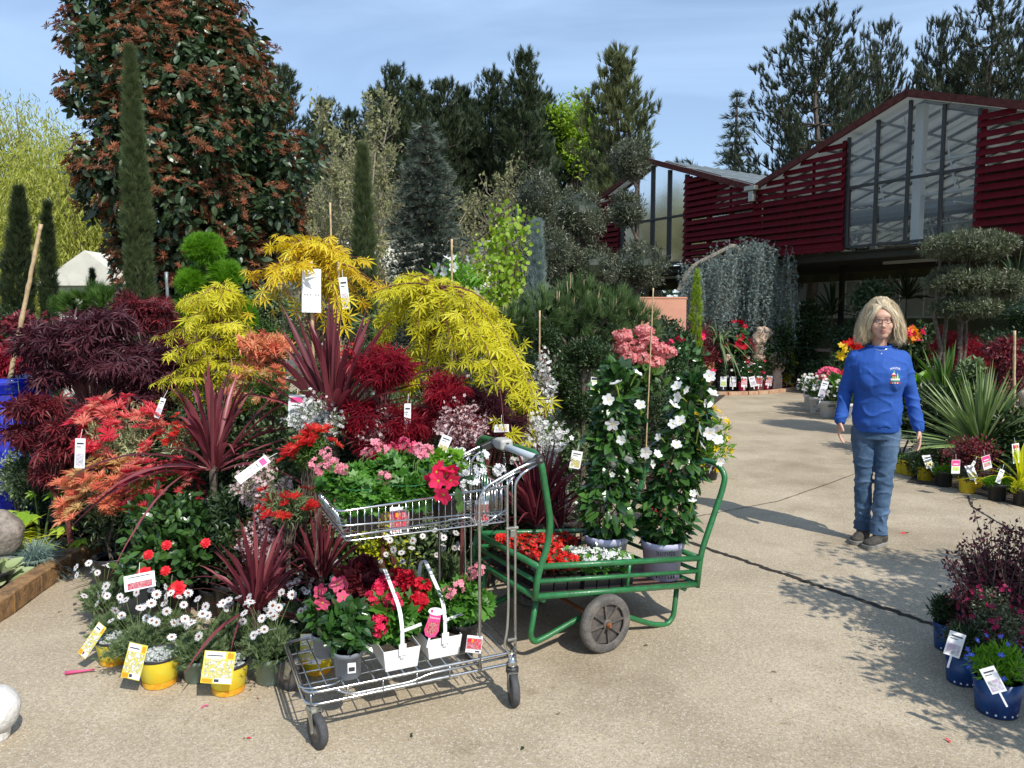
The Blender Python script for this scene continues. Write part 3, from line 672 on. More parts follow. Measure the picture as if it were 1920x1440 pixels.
# pines over the greenhouse
q = W(1540, 38, 31); pr = pine('pine_tree', 'spreading black pine with long low branches above the greenhouse valley', 'pines above the greenhouse', zt(38, 31), 5.2, 'L_pine2', 5, .75, .3, ts=.34, nb=15, loc=(q[0], 31, 0), open_=1, up=.42)
for px, py, Y, lb, r, w_ in [(1652, 58, 33, 'slim black pine directly above the greenhouse apex', .6, .56), (1757, 48, 32, 'pointed black pine right of the greenhouse apex', 2.1, .6), (1862, 6, 30, 'tall broad black pine near the right edge', 3.3, .85), (1945, 60, 33, 'black pine cut by the right edge of the picture', 4.4, .8), (1600, 150, 36, 'low black pine behind the spreading one', 5.2, .8), (1482, 262, 34, 'small dark pine beside the pale cedar', 1.1, .6), (1810, 120, 37, 'black pine in the gap between the two right hand tops', .3, .8)]:
    s = zt(py, Y)/zt(38, 31); q = W(px, py, Y); dup(pr, (q[0], Y, 0), r, (s*w_, s*w_, s), lb, 'pines above the greenhouse')
q = W(1163, 106, 24); pine('pine_tree', 'olive gold pine with airy drooping top left of the greenhouse', None, zt(106, 24), 1.75, 'L_pineold', 7, .8, .3, ts=.3, nb=20, loc=(q[0], 24, 0), open_=1, up=.25)
def tree(name, label, cat, base_xy, h, Cc, Rr, n, tpl, size, mat, bark='bark', r0=None, group=None, every=1, kinds=None, trunk_top=None, **kw):
    o = thing(name, label, cat, (base_xy[0], base_xy[1], 0), group); g = Geo(); r0 = r0 or .018*h
    top = trunk_top if trunk_top is not None else A(base_xy[0], base_xy[1], h*.85)
    tp = trunkpath(A(base_xy[0], base_xy[1], 0), top, 8, .015); tube(g, tp, np.linspace(r0, r0*.2, 8), 8); limbs(g, tp, Cc, r0*.35, every); g.obj('trunk', bark, o)
    g = Geo(); leafcloud(g, Cc, Rr, n, tpl, size, **kw); g.obj('crown', mat, o); return o
# bright green tree
c = W(1075, 262, 36); Cc, Rr = clumps(c, (2.0, 1.8, 2.3), 40, .75); tree('lime_tree', 'bright yellow green tree in the far row', 'tree', c[:2], c[2]+2, Cc, Rr, 170, 'leaf', .2, 'L_lime', jit=.8)
# pale cedar: drooping layered branches
def fir(label, name, px, py, Y, R, mat, n=22, ts=.2, k=9, droop=.25, curve=1.0, base_z=.0, group=None, tuft='tuft', cat='conifer tree', f0=0.06, up=.4):
    H = zt(py, Y); q = W(px, py, Y); o = thing(name, label, cat, (q[0], Y, 0), group); g = Geo(); b = A(q[0], Y, 0)
    tube(g, [b, b+A(0, 0, H*.6), b+A(0, 0, H)], [.018*H, .01*H, .004*H], 6); P = []; D = []
    for li, f in enumerate(np.linspace(f0, .99, n)):
        r = R*(1-f)**curve*(.85+.3*rg.random())+.03
        for j in range(k):
            a = j*2*PI/k+li*.9+rg.normal()*.2; L = r*(.7+.45*rg.random()); d = A(math.cos(a), math.sin(a), 0); m = max(2, int(L/ts*3.4))
            p0_ = b+A(0, 0, f*H); e = p0_+d*L+A(0, 0, -droop*L); tube(g, [p0_, (p0_+e)/2+A(0, 0, .03*L), e], [.012, .009, .004], 3)
            t = np.linspace(.15, 1, m)[:, None]; s = rg.normal(size=(m, 1))*.16*L*t
            P.append(p0_+d*L*t+A(-d[1], d[0], 0)*s+A(0, 0, -droop*L)*t); D.append(np.repeat((d+A(0, 0, up))[None], m, 0)+rg.normal(size=(m, 3))*.4)
    g.obj('trunk', 'bark', o); P = np.concatenate(P); D = np.concatenate(D); g = Geo(); scat(g, TL[tuft], P, D, rg.normal(size=P.shape), ts*(.7+.7*rg.random(len(P)))); g.obj('crown', mat, o); return o
fir('pale blue green cedar with sparse layered branches above the roofs', 'cedar_tree', 1382, 176, 40, 2.3, 'L_bluedark', 26, .42, 8, .05, .8)
fir('blue spruce with stiff silvery branches before the cream building', 'spruce_tree', 797, 232, 11.5, .98, 'L_bluedark', 40, .12, 12, .12, .62, tuft='tuft')
# twiggy spring trees
def twiggy(label, px, py, Y, wpx, mat='L_twig', n=30, ls=.1, group='budding deciduous trees'):
    H = zt(py, Y); q = W(px, py, Y); R = wpx/2/FP*Y; o = thing('budding_tree', label, 'tree', (q[0], Y, 0), group); g = Geo(); b = A(q[0], Y, 0); P = []
    for s in range(5):
        a = s*1.3+rg.random(); top = b+A(math.cos(a)*R*.5, math.sin(a)*R*.5, H*(.75+.25*rg.random())); tp = trunkpath(b+A(math.cos(a), math.sin(a), 0)*.08, top, 8, .03); tube(g, tp, np.linspace(.05, .01, 8), 4)
        for i in range(n):
            f = .15+.85*rg.random(); p = tp[0]+(tp[-1]-tp[0])*f; p = np.array([np.interp(f, np.linspace(0, 1, 8), tp[:, j]) for j in range(3)])
            a2 = rg.random()*2*PI; L = R*(.35+.7*rg.random())*(1.1-f*.6); e = p+A(math.cos(a2)*L*.75, math.sin(a2)*L*.75, L*.95); m = (p+e)/2+rg.normal(size=3)*.06*L-A(0, 0, .1*L)
            tube(g, [p, m, e], [.014, .01, .004], 3); t = rg.random((16, 1)); P.append(p+(e-p)*t+rg.normal(size=(16, 3))*.13*L)
            for _ in range(2):
                e2 = m+A(rg.normal()*.4, rg.normal()*.4, .6+.3*rg.random())*L*.6; tube(g, [m, e2], [.008, .003], 3); t = rg.random((8, 1)); P.append(m+(e2-m)*t+rg.normal(size=(8, 3))*.08*L)
    g.obj('trunk', 'bark_pale', o); P = np.concatenate(P); g = Geo(); scat(g, TL['leaf'], P, rdir(len(P)), rdir(len(P)), ls*(.6+.8*rg.random(len(P)))); g.obj('crown', mat, o); return o
twiggy('tall bare stemmed tree with budding twigs left of the thin cypress', 640, 190, 17, 190)
twiggy('budding tree with pale bark right of the thin cypress', 690, 165, 19, 170)
twiggy('low olive green budding tree behind the bronze shrub', 575, 330, 18, 190, n=36)
twiggy('olive green budding tree left of the far greenhouse', 895, 330, 20, 220, n=40)
twiggy('pale leafed budding tree behind the blue spruce', 770, 300, 22, 240, n=40)
twiggy('budding tree low behind the yellow maple standard', 650, 350, 23, 260, n=44)
twiggy('budding tree beside the dark red far gable', 985, 360, 24, 200, n=30, mat='L_sage')
twiggy('bare silvery twig top showing above the pines', 848, 140, 37, 60, n=8, ls=.06)
# a belt of far trees closes the horizon
g = Geo(); k = 240; xx = np.linspace(-75, 95, k); Cc = np.stack([xx, 62+6*rg.random(k), 1+5*rg.random(k)], -1); leafcloud(g, Cc, 2.6, 90, 'leaf', .8, jit=.9); tag(struct(g.obj('far_wood', 'L_pine'), 'stuff'), 'dark far wood closing the view behind the nursery', 'wood')
# shrubbery belt behind the display bed, left
def hedge(label, px0, px1, py, Y, mat, cat='shrub', group='shrubs behind the display', n=160, size=.08, tpl='leaf', R=None, depth=.5, zlow=.1):
    a, b_ = W(px0, py, Y), W(px1, py, Y); cx = (a[0]+b_[0])/2; R = (b_[0]-a[0])/2; H = a[2]
    o = thing('shrub', label, cat, (cx, Y, 0), group); k = max(8, int(18*R)); Cc, Rr = clumps((cx, Y, H*.55), (R, depth, H*.45), k, min(R, H)*.32)
    g = Geo(); tp = trunkpath(A(cx, Y, 0), A(cx, Y, H*.6), 5, .03); tube(g, tp, [.04, .035, .03, .02, .01], 6); limbs(g, tp, Cc, .015, 2); g.obj('stem', 'bark', o)
    g = Geo(); leafcloud(g, Cc, Rr, n, tpl, size, jit=.7); g.obj('foliage', mat, o); return o
hedge('dark laurel shrub left of the cream building', 380, 560, 520, 13, 'L_dark')
hedge('dark conifer shrub behind the lime thuja balls', 440, 560, 480, 11, 'L_pine', tpl='tuft', size=.16, n=90)
hedge('dark green shrub behind the thin cypress foot', 600, 760, 520, 14, 'L_dark')
hedge('broad green shrub behind the blue spruce foot', 740, 900, 540, 13.5, 'L_sage')
hedge('dark shrub at the foot of the bronze shrub tree', 150, 330, 560, 9.5, 'L_dark')
hedge('dark green shrub between yellow maple and blue conifer', 860, 1010, 520, 10.5, 'L_olive2')
hedge('loose green oleander shrub behind the weeping yellow maple', 640, 800, 560, 6.6, 'L_sage', tpl='narrow', size=.12)
hedge('mid green shrub in shade behind the pink tag stake', 1150, 1300, 585, 9.5, 'L_dark')
hedge('shaded shrub left of the weeping cedar', 1230, 1330, 600, 10.5, 'L_boxwood')
hedge('low dark hedge in front of the salmon wall', 1180, 1310, 586, 12.8, 'L_dark', R=None)
hedge('dark green shrub behind the purple maple mound', 300, 420, 600, 7.0, 'L_dark')
# willow and other left hand trees
def willow(label, px, py, Y, wpx, mat, dens=1.0, ztop=None, group='willows at the left', sz=.16):
    H = zt(py, Y); q = W(px, py, Y); R = wpx/2/FP*Y; o = thing('willow_tree', label, 'tree', (q[0], Y, 0), group); g = Geo(); b = A(q[0], Y, 0)
    tp = trunkpath(b, b+A(0, 0, H*.8), 6, .02); tube(g, tp, np.linspace(.22, .04, 6), 7); Cc, _ = clumps(b+A(0, 0, H*.72), (R*.8, R*.8, H*.26), 60, .3, .6); limbs(g, tp, Cc, .06, 1); g.obj('trunk', 'bark_pale', o)
    P = []; D = []; k = int(520*dens)
    d = rdir(k); s = b+A(0, 0, H*.7)+d*A(R, R, H*.3)*(.35+.65*rg.random((k, 1))**.5)
    for i in range(k):
        L = (s[i, 2]-.4)*(.25+.6*rg.random()); m = int(L/.13)+2; t = np.linspace(0, 1, m)[:, None]; dr = A(d[i, 0], d[i, 1], 0)*.18
        P.append(s[i]+dr*L*np.sqrt(t)+A(0, 0, -L)*t+rg.normal(size=(m, 3))*.05); D.append(np.repeat(A(d[i, 0]*.3, d[i, 1]*.3, -1)[None], m, 0)+rg.normal(size=(m, 3))*.45)
    P = np.concatenate(P); D = np.concatenate(D); g = Geo(); scat(g, TL['narrow'], P, D, rg.normal(size=P.shape), sz*(.7+.7*rg.random(len(P)))); g.obj('crown', mat, o)
willow('yellow green willow with hanging strands at the left edge', 130, 215, 19, 230, 'L_willow', 2.4)
willow('thin topped willow cut by the left edge of the picture', 25, 158, 24, 260, 'L_willow', 1.7, sz=.18)
# ------------------------------------------------------------------ nearer trees
# big bronze photinia-like tree
b = W(374, 520, 10.2); bx = b[0]; ztop = 6.6
Cc = []; Rr = []
for z, r, dx in [(1.8, .45, .08), (2.2, .7, .0), (2.6, .92, -.03), (3.1, 1.12, -.03), (3.6, 1.2, -.03), (4.1, 1.14, -.06), (4.6, 1.02, -.16), (5.05, .88, -.26), (5.5, .68, -.3), (5.95, .36, -.22)]:
    k = int(10*r/.7)+3
    for a in np.linspace(0, 2*PI, k, endpoint=False): aa = a+rg.random(); q = r*(.72+.42*rg.random()**2); Cc.append([bx+dx+math.cos(aa)*q, 10.2+math.sin(aa)*q, z+rg.normal()*.14]); Rr.append(.34*(.75+.5*rg.random()))
    Cc.append([bx+dx+rg.normal()*.2, 10.2, z]); Rr.append(.5*min(1, r))
Cc = np.array(Cc); Rr = np.array(Rr)
o = thing('photinia_tree', 'tall dense evergreen tree with glossy leaves and bronze new shoots', 'tree', (bx, 10.2, 0)); g = Geo()
tp = trunkpath(A(bx, 10.2, 0), A(bx, 10.2, 5.8), 8, .01); tube(g, tp, np.linspace(.12, .02, 8), 8); limbs(g, tp, Cc, .03, 1); g.obj('trunk', 'bark', o)
g = Geo(); leafcloud(g, Cc, Rr, 210, 'big', .115, out=.5, up=-.15, jit=.55, nrm_up=.3, shell=.5); g.obj('crown', 'L_photinia', o)
# bronze rosettes at the shoot tips, in groups
k = len(Cc); sel = rg.random(k) < .95; P = []; D = []
for c, r in zip(Cc[sel], Rr[sel]):
    m = rg.integers(8, 26); out = nz(c-A(bx, 10.2, c[2]))[None]; d = nz(out*.9+rdir(m)*.9+A(0, 0, .35)); P.append(c+d*r*1.02); D.append(d+A(0, 0, .9)+rg.normal(size=(m, 3))*.25)
P = np.concatenate(P); D = np.concatenate(D); g = Geo(); scat(g, TL['rosette'], P, D, rdir(len(P)), .088*(.6+.7*rg.random(len(P)))); P2 = P+rg.normal(size=P.shape)*.05; scat(g, TL['rosette'], P2, D, rdir(len(P)), .072*(.7+.7*rg.random(len(P)))); g.obj('new_shoots', 'L_bronze', o)
# columnar cypresses
def column(label, x0, x1, ptop, pbot, Y, mat='L_cypress', n=2600, ts=.09, lean=0, tuft='tuft2', name='cypress_tree', z0=.15, taper=.5, group='columnar cypresses', cat='cypress'):
    cx = (x0+x1)/2; q = W(cx, pbot, Y); H = zt(ptop, Y); R = (x1-x0)/2/FP*Y; o = thing(name, label, cat, (q[0], Y, 0), group); g = Geo(); b = A(q[0], Y, 0)
    tube(g, [b, b+A(0, 0, H*.9)+A(lean*.9, 0, 0)], [.04, .01], 6); g.obj('trunk', 'bark', o)
    f = rg.random(n); r = R*np.minimum(1, (1-f)*3.2+.12)*(1-taper*f)*np.minimum(1, .6+f*4)*(1+.12*np.sin(f*23)+.1*np.sin(f*57)); a = rg.random(n)*2*PI; rr = r*(1-.55*rg.random(n)**2)
    P = np.stack([b[0]+np.cos(a)*rr+lean*f, Y+np.sin(a)*rr, z0+(H-z0)*f*.97], -1); D = np.stack([np.cos(a)*.5, np.sin(a)*.5, np.full(n, 1.1)], -1)+rg.normal(size=(n, 3))*.22
    g = Geo(); scat(g, TL[tuft], P, D, rg.normal(size=P.shape), ts*(.7+.7*rg.random(n))); g.obj('crown', mat, o); return o
column('tall narrow cypress in front of the bronze shrub tree', 234, 292, 72, 560, 7.6, n=5200, ts=.085, taper=.55)
column('thin light green cypress right of centre left', 662, 706, 262, 540, 8.6, n=2600, ts=.1, taper=.35)
column('dark blurred cypress at the left edge leaning right', -12, 52, 345, 620, 10, 'L_pine', n=3200, ts=.11, lean=.22)
column('small dark cypress behind the bamboo stake', 72, 104, 372, 600, 10, 'L_pine', n=1800, ts=.1, lean=.08)
column('short dark cypress between shed and bronze shrub tree', 168, 186, 500, 590, 12, 'L_dark', n=900, ts=.09)
column('slim yellow green conifer in front of the weeping cedar', 1294, 1316, 502, 600, 14.5, 'L_lime', n=900, ts=.08, taper=.3, z0=.3, cat='conifer', name='thuja_column', group=None)
column('narrow blue grey juniper by the olive balls', 985, 1028, 410, 560, 8.2, 'L_blue', n=1800, ts=.1, taper=.6, cat='juniper', name='juniper', group=None)
# weeping blue cedar
o = thing('weeping_cedar', 'weeping blue cedar with curtains of grey green strands before red slats', 'tree', W(1390, 600, 16.2)*A(1, 1, 0)); Y = 17.1; g = Geo()
arch = [W(1405, 640, Y)*A(1, 1, 0), W(1402, 560, Y), W(1392, 480, Y), W(1378, 458, Y), W(1340, 478, Y), W(1295, 500, Y), W(1272, 545, Y)]
arch2 = [W(1395, 490, Y), W(1410, 452, Y), W(1440, 462, Y), W(1465, 480, Y)]
tube(g, smoothpath(arch, .3), .05, 7); tube(g, smoothpath(arch2, .3), .03, 6); P = []; D = []
A1 = smoothpath(arch[3:], .3); A2 = smoothpath(arch2, .3)
for path, k in ((A1, 250), (A2, 320)):
    for i in range(k):
        t = rg.random()*(len(path)-1); p = np.array([np.interp(t, np.arange(len(path)), path[:, j]) for j in range(3)])+rg.normal(size=3)*A(.18, .35, .09)-A(0, 0, .12*rg.random())
        if p[0] < W(1330, 500, Y)[0] and rg.random() < .55: continue
        L = (p[2]-.75)*(.45+.55*rg.random()); a = rg.random()*2*PI; dr = A(math.cos(a), math.sin(a), 0)*.16; m = int(L/.045); tt = np.linspace(0, 1, m)[:, None]
        q = p+dr*np.sin(tt*1.4)+A(0, 0, -L)*tt+A(0, 0, .08)*np.sin(tt*3)+A(.03, .03, 0)*np.sin(tt*9+a)
        tube(g, q[::8], .003, 3); P.append(q+rg.normal(size=(m, 3))*.012); D.append(rdir(m)+A(0, 0, -.5))
P = np.concatenate(P); D = np.concatenate(D); g.obj('trunk', 'bark_pale', o); g = Geo(); scat(g, TL['tuft'], P, D, rdir(len(P)), .072*(.7+.6*rg.random(len(P)))); g.obj('crown', 'L_blue', o)
# cloud pruned olives
def pads(name, label, base_px, Y, spec, n, size, mat='L_olive', tpl='olive', stems=((0, 0),), bark='bark', cat='olive tree', tr=.04, group=None):
    b = W(base_px, 600, Y)*A(1, 1, 0); o = thing(name, label, cat, b, group); g = Geo(); cs = []
    for (px, py, rx, rz) in spec: cs.append((W(px, py, Y), rx/FP*Y, rz/FP*Y))
    hi = max(c[0][2] for c in cs)
    for dx, dy in stems: tube(g, trunkpath(b+A(dx, dy, 0), b+A(dx, dy, hi*.97), 7, .01), np.linspace(tr, tr*.5, 7), 7)
    for c, rx, rz in cs: tube(g, [A(b[0], b[1], max(.2, c[2]-.5)), c-A(0, 0, rz*.4)], [tr*.6, tr*.4], 6)
    g.obj('trunk', bark, o)
    for c, rx, rz in cs:
        vol = (rx*rx*rz)**(1/3); rs = min(rz*.34, .1); k = int(95*max(1, rx/rz)); Cc, Rr = clumps(c, (rx, rx, rz), k, rs, .2); g = Geo()
        leafcloud(g, Cc, Rr, n, tpl, size, up=.35, jit=.5); ellip(g, c, (rx*.7, rx*.7, rz*.64), lump=.1, rnd=0); g.obj('leaf_pad', mat, o)
    return o
pads('olive_tree', 'cloud pruned olive with four round leaf balls beside the far gable', 1192, 12.5, [(1180, 300, 42, 42), (1176, 392, 38, 36), (1200, 500, 56, 50)], 60, .062, tr=.045)
pads('olive_tree', 'round headed grey green olive left of the olive balls', 1085, 11.5, [(1082, 404, 60, 56), (1100, 500, 66, 50)], 60, .062, tr=.045, group=None)
pads('olive_tree', 'loose olive behind, level with the vine', 1010, 10.6, [(1008, 372, 46, 56), (1030, 470, 52, 50)], 56, .06, tr=.03)
pads('cloud_tree', 'cloud pruned tree with three flat tiers on the right', 1800, 9.2, [(1814, 462, 84, 30), (1803, 527, 72, 29), (1808, 577, 62, 20), (1888, 533, 32, 28)], 60, .045, 'L_olive2', stems=((0, 0), (-.14, .05), (.12, .08), (-.26, .02)), tr=.035, cat='topiary tree')
pads('cloud_tree', 'shaded topiary tree behind the flat tiers at the right edge', 1925, 10.2, [(1925, 590, 60, 36), (1905, 640, 60, 30)], 30, .05, 'L_boxwood', tr=.03, cat='topiary tree')
# lime thuja balls
pads('thuja_topiary', 'lime green pom pom thuja with two tiers of balls', 395, 6.4, [(384, 468, 30, 26), (422, 518, 26, 23), (362, 530, 26, 22), (350, 588, 24, 24), (452, 588, 24, 26)], 46, .055, 'L_fresh', 'tuft', tr=.03, cat='thuja')
pads('boxwood_topiary', 'dark boxwood cloud topiary behind the lime picture tag', 1095, 5.0, [(1108, 662, 42, 32), (1048, 712, 36, 36), (1085, 760, 34, 30), (1025, 640, 28, 25)], 55, .022, 'L_boxwood', 'leaf', tr=.025, cat='boxwood')
# pine bush
def pinebush(label, spec, Y, base_px, n=90, size=.125, mat='L_pinebush', candles=True):
    b = W(base_px, 600, Y)*A(1, 1, 0); o = thing('pine_bush', label, 'pine bush', b); Cc = []; Rr = []
    for px, py, rx, rz in spec: Cc.append(W(px, py, Y+rg.normal()*.15)); Rr.append(rx/FP*Y)
    Cc = np.array(Cc); Rr = np.array(Rr); g = Geo(); tp = trunkpath(b, A(b[0], b[1], Cc[:, 2].max()-.1), 6, .02); tube(g, tp, np.linspace(.07, .03, 6), 8); limbs(g, tp, Cc, .03); g.obj('trunk', 'bark', o)
    k = len(Cc)*36; g = Geo(); d = rdir(k); c = np.repeat(Cc, 36, 0); r = np.repeat(Rr, 36)[:, None]; P = c+d*r*.82*(.6+.4*rg.random((k, 1))); D = d+A(0, 0, .75)
    for _ in range(3): scat(g, TL['tuft2'], P+rg.normal(size=P.shape)*.02, D+rg.normal(size=P.shape)*.25, rdir(k), size*(.8+.4*rg.random(k)))
    if candles:
        m = rg.random(k) < .28; Q = P[m & (d[:, 2] > .1)]; 
        for p in Q: tube(g, [p, p+A(rg.normal()*.008, rg.normal()*.008, .09+.05*rg.random())], [.006, .003], 4, mi=1)
    g.obj('foliage', [mat, 'L_candle'], o)
    return o
pinebush('round dark green pine bush with pale upright candles at the centre', [(1085, 575, 60, 50), (1015, 590, 50, 50), (1150, 590, 55, 50), (985, 630, 50, 50), (1050, 615, 60, 50), (1120, 615, 60, 50), (1175, 640, 45, 50), (960, 610, 40, 40), (1000, 655, 40, 40), (1070, 650, 45, 40), (1195, 610, 40, 40)], 6.3, 1075)
pinebush('pale green low pine by the white shed', [(170, 565, 30, 25), (145, 570, 22, 22), (200, 568, 22, 20), (120, 575, 16, 18)], 8.2, 165, candles=False, mat='L_mid')
# ------------------------------------------------------------------ plants of the display
PEND = {}
def bush(name, label, cat, box4, Y, tpl, size, mat, n=70, k=26, rs=None, shoots=False, pot=None, group=None, dy=.85, z0=0, stem='bark', low=-1, fl=None, clp=None, stems=3, sr=.012, **kw):
    """plant filling photo box (x0,y0,x1,y1) at depth Y; fl = list of (child name, template, size, count, mats, where)"""
    x0, y0, x1, y1 = box4; c = (W(x0, (y0+y1)/2, Y)+W(x1, (y0+y1)/2, Y))/2; rx = (x1-x0)/2/FP*Y; rz = (y1-y0)/2/FP*Y
    o = thing(name, label, cat, (c[0], Y, z0), group); ptop = z0
    if pot is None and Y < 6.6 and z0 == 0: pot = (.11, .2, 'blackpl')
    if pot: ptop = z0+make_pot(o, (c[0], Y, z0), *pot)
    Cc, Rr = clumps(c, (rx, rx*dy, rz), k, rs or min(rx, rz)*.42, .4, low) if clp is None else clp(c, rx, rz)
    Cc[:, 2] = np.maximum(Cc[:, 2], z0+.05); g = Geo()
    for s in range(stems):
        b = A(c[0], Y, max(ptop-.02, z0))+rg.normal(size=3)*A(.02, .02, 0); tp = trunkpath(b, c+A(rg.normal()*rx*.3, rg.normal()*rx*.3, rz*.5), 5, .03); tube(g, tp, np.linspace(sr, sr*.4, 5), 5)
    limbs(g, tp, Cc, sr*.5, 1 if k < 60 else 2, 3); g.obj('stem', stem, o)
    g = Geo(); kk = dict(jit=.6); kk.update(kw); leafcloud(g, Cc, Rr, n, tpl, size, **kk)
    if shoots: PEND[o.name] = g; return o
    g.obj('foliage', mat, o)
    for f in (fl or []): blossoms(o, c, (rx, rx*dy, rz), *f)
    return o
def blossoms(o, c, r, name, tpl, size, cnt, mats, where='all', single=False, head=None, face=None):
    """scatter blossoms over the side of the plant that faces up and outward"""
    d = rdir(cnt*6)
    if where == 'top': d = d[d[:, 2] > .35]
    elif where == 'upper': d = d[d[:, 2] > -.1]
    if face is None: d = d[(d[:, 1] < .35) | (d[:, 2] > .5)]
    d = d[:cnt]; P = np.asarray(c)+d*np.asarray(r)*(.96+.1*rg.random((len(d), 1)))
    N = nz(d+A(0, -.45, .35)+rg.normal(size=d.shape)*.35)
    if head:                                        # clusters of small flowers
        m, hr = head; P = np.repeat(P, m, 0); N0 = np.repeat(N, m, 0); q = nz(rdir(len(P))+N0*.9); P = P+q*hr; N = nz(q+N0*.4)
    up = rg.normal(size=P.shape)
    if single or (len(P) <= 64 and not head):
        flowers1(o, tpl, P, N, size, mats)
    else:
        g = Geo(); scat(g, TL[tpl], P, np.cross(N, up), N, size*(.75+.5*rg.random(len(P)))); g.obj(name, mats, o)
POTS = {}
def make_pot(par, loc, r, h, mat, rim=True, soil=True, k=22, taper=.78, band=None, name='pot'):
    """flower pot: tapered wall, rolled rim, inside wall; returns height of the soil"""
    g = Geo(); rb = r*taper; t = .003
    pr = [(rb*.9, 0.0), (rb, .004), (r*.955 if rim else r, h*.83 if rim else h)]
    pr += [(r*1.03, h*.83), (r*1.04, h*.985), (r*1.03, h)] if rim else []
    pr += [(r*1.0-t, h), (r*.93, h*.86), (r*.9, h*.8)]
    lathe(g, pr, loc, k); p = g.obj(name, mat, par, smooth=False)
    for pl in p.data.polygons: pl.use_smooth = abs(pl.normal.z) < .6
    if band:
        g = Geo(); z1, z2, bm = band; lathe(g, [(rb+(r*.955-rb)*z1/.83+.0012, h*z1), (rb+(r*.955-rb)*z2/.83+.0012, h*z2)], loc, k); q = g
        q.F = [q.F[0]]; q.obj('printed_band', bm, p)
    if soil: g = Geo(); lathe(g, [(.001, 0), (r*.92, .0)], A(*loc)+A(0, 0, h*.86), 14); g.obj('soil', 'soil', par)
    return h*.86
def card(par, loc, w, h, lean=-.3, yaw=0, roll=0, pic='pic_yellow', style='top', stake=.1, back='card', name='plant_label', hole=False):
    """printed plastic plant label on a stake, facing -Y before yaw"""
    R = RZ(yaw)@RX(lean)@RY(roll); c = A(*loc)
    g = Geo(); box(g, c, (w, .0016, h), R)
    if stake: box(g, c+R@A(0, 0, -h/2-stake/2), (w*.13, .0014, stake), R)
    mats = [back, pic, 'ink', 'redcard', 'orange', 'yellowpot', 'pinkcard', 'card']
    def pt(x0, z0, x1, z1, mi, e=.0012):
        V = np.array([[(x-.5)*w, -e, (z-.5)*h] for x, z in ((x0, z0), (x1, z0), (x1, z1), (x0, z1))])@R.T+c; g.add(V, [[0, 1, 2, 3]], mi)
    if style == 'top': pt(.0, .0, 1, 1, 5); pt(.04, .16, .96, .74, 1, .0016); pt(.03, .76, .7, .98, 7, .0016); pt(.4, .02, .97, .17, 7, .0018); pt(.42, .05, .58, .14, 2, .0022); pt(.1, .84, .62, .875, 2, .002); pt(.03, .02, .36, .14, 4, .0018); pt(.76, .78, .95, .95, 4, .0018)
    elif style == 'red': pt(.02, .2, .98, .85, 1); pt(.04, .6, .5, .8, 3, .0016); pt(.3, .62, .44, .8, 4, .002); pt(.6, .04, .9, .14, 2); pt(.1, .08, .45, .11, 3, .0016)
    elif style == 'pink': pt(.03, .55, .97, .97, 6); pt(.1, .2, .9, .5, 1); pt(.2, .66, .8, .72, 7, .0016)
    elif style == 'green': pt(.04, .05, .96, .8, 1); pt(.04, .84, .96, .96, 2)
    elif style == 'blank':
        for x in (.12, .26, .4, .7, .84): pt(x, .39, x+.07, .415, 2)
    elif style == 'plain': pt(.1, .08, .9, .5, 1); pt(.15, .8, .85, .86, 2); pt(.15, .7, .6, .73, 2)
    elif style == 'bars': pt(.12, .15, .88, .6, 1); pt(.12, .75, .88, .92, 6); pt(.2, .64, .7, .67, 2)
    return g.obj(name, mats, par)
# --- maples
def cascade(c, rx, rz, k=60, r=.085):
    """weeping habit: layers that arch out and hang down"""
    P = []
    for i in range(k):
        a = rg.random()*2*PI; f = rg.random()**.6; hh = 1-f*f*1.0; P.append(c+A(math.cos(a)*rx*f, math.sin(a)*rx*.8*f, rz*(1.0*hh-.05)-rz*.9*f**2.5*rg.random()*1.1-rz*.1))
    return np.array(P), np.full(k, r)
def maple(name, label, spec, Y, mat, size, n=26, base=None, stem_r=.02, hang=.45, tpl='palm', flat=.55, stake=False, group=None, cat='maple', spread=.3, stem='stem_red', rs=.085):
    """spec: list of (px, py, rx, rz, k) masses of foliage"""
    cs = [(W(px, py, Y), rx/FP*Y, rz/FP*Y, k) for px, py, rx, rz, k in spec]; bx = base[0] if base else None
    b = W(base[0], 600, Y)*A(1, 1, 0) if base else cs[0][0]*A(1, 1, 0); top = cs[0][0]+A(0, 0, -cs[0][2]*.2)
    o = thing(name, label, cat, b, group); g = Geo(); Cc = []; Rr = []
    for c, rx, rz, k in cs:
        C1, R1_ = clumps(c, (rx, max(rx*.8, .15), rz), k, rs, .5); Cc.append(C1); Rr.append(R1_)
    Cc = np.concatenate(Cc); Rr = np.concatenate(Rr); tp = trunkpath(b, top, 7, .025); tube(g, tp, np.linspace(stem_r, stem_r*.45, 7), 7)
    for c, rx, rz, k in cs[1:]: tube(g, [tp[3], (tp[4]+c)/2+A(0, 0, .08), c], [stem_r*.5, stem_r*.4, stem_r*.25], 5)
    limbs(g, tp, Cc, stem_r*.22, 1 if len(Cc) < 120 else 2, 3); g.obj('trunk', stem, o)
    g = Geo(); leafcloud(g, Cc, Rr, n, tpl, size, out=.9, up=0, hang=hang, jit=.4, flat=flat, nrm_up=.35, shell=.7); g.obj('foliage', mat, o); return o
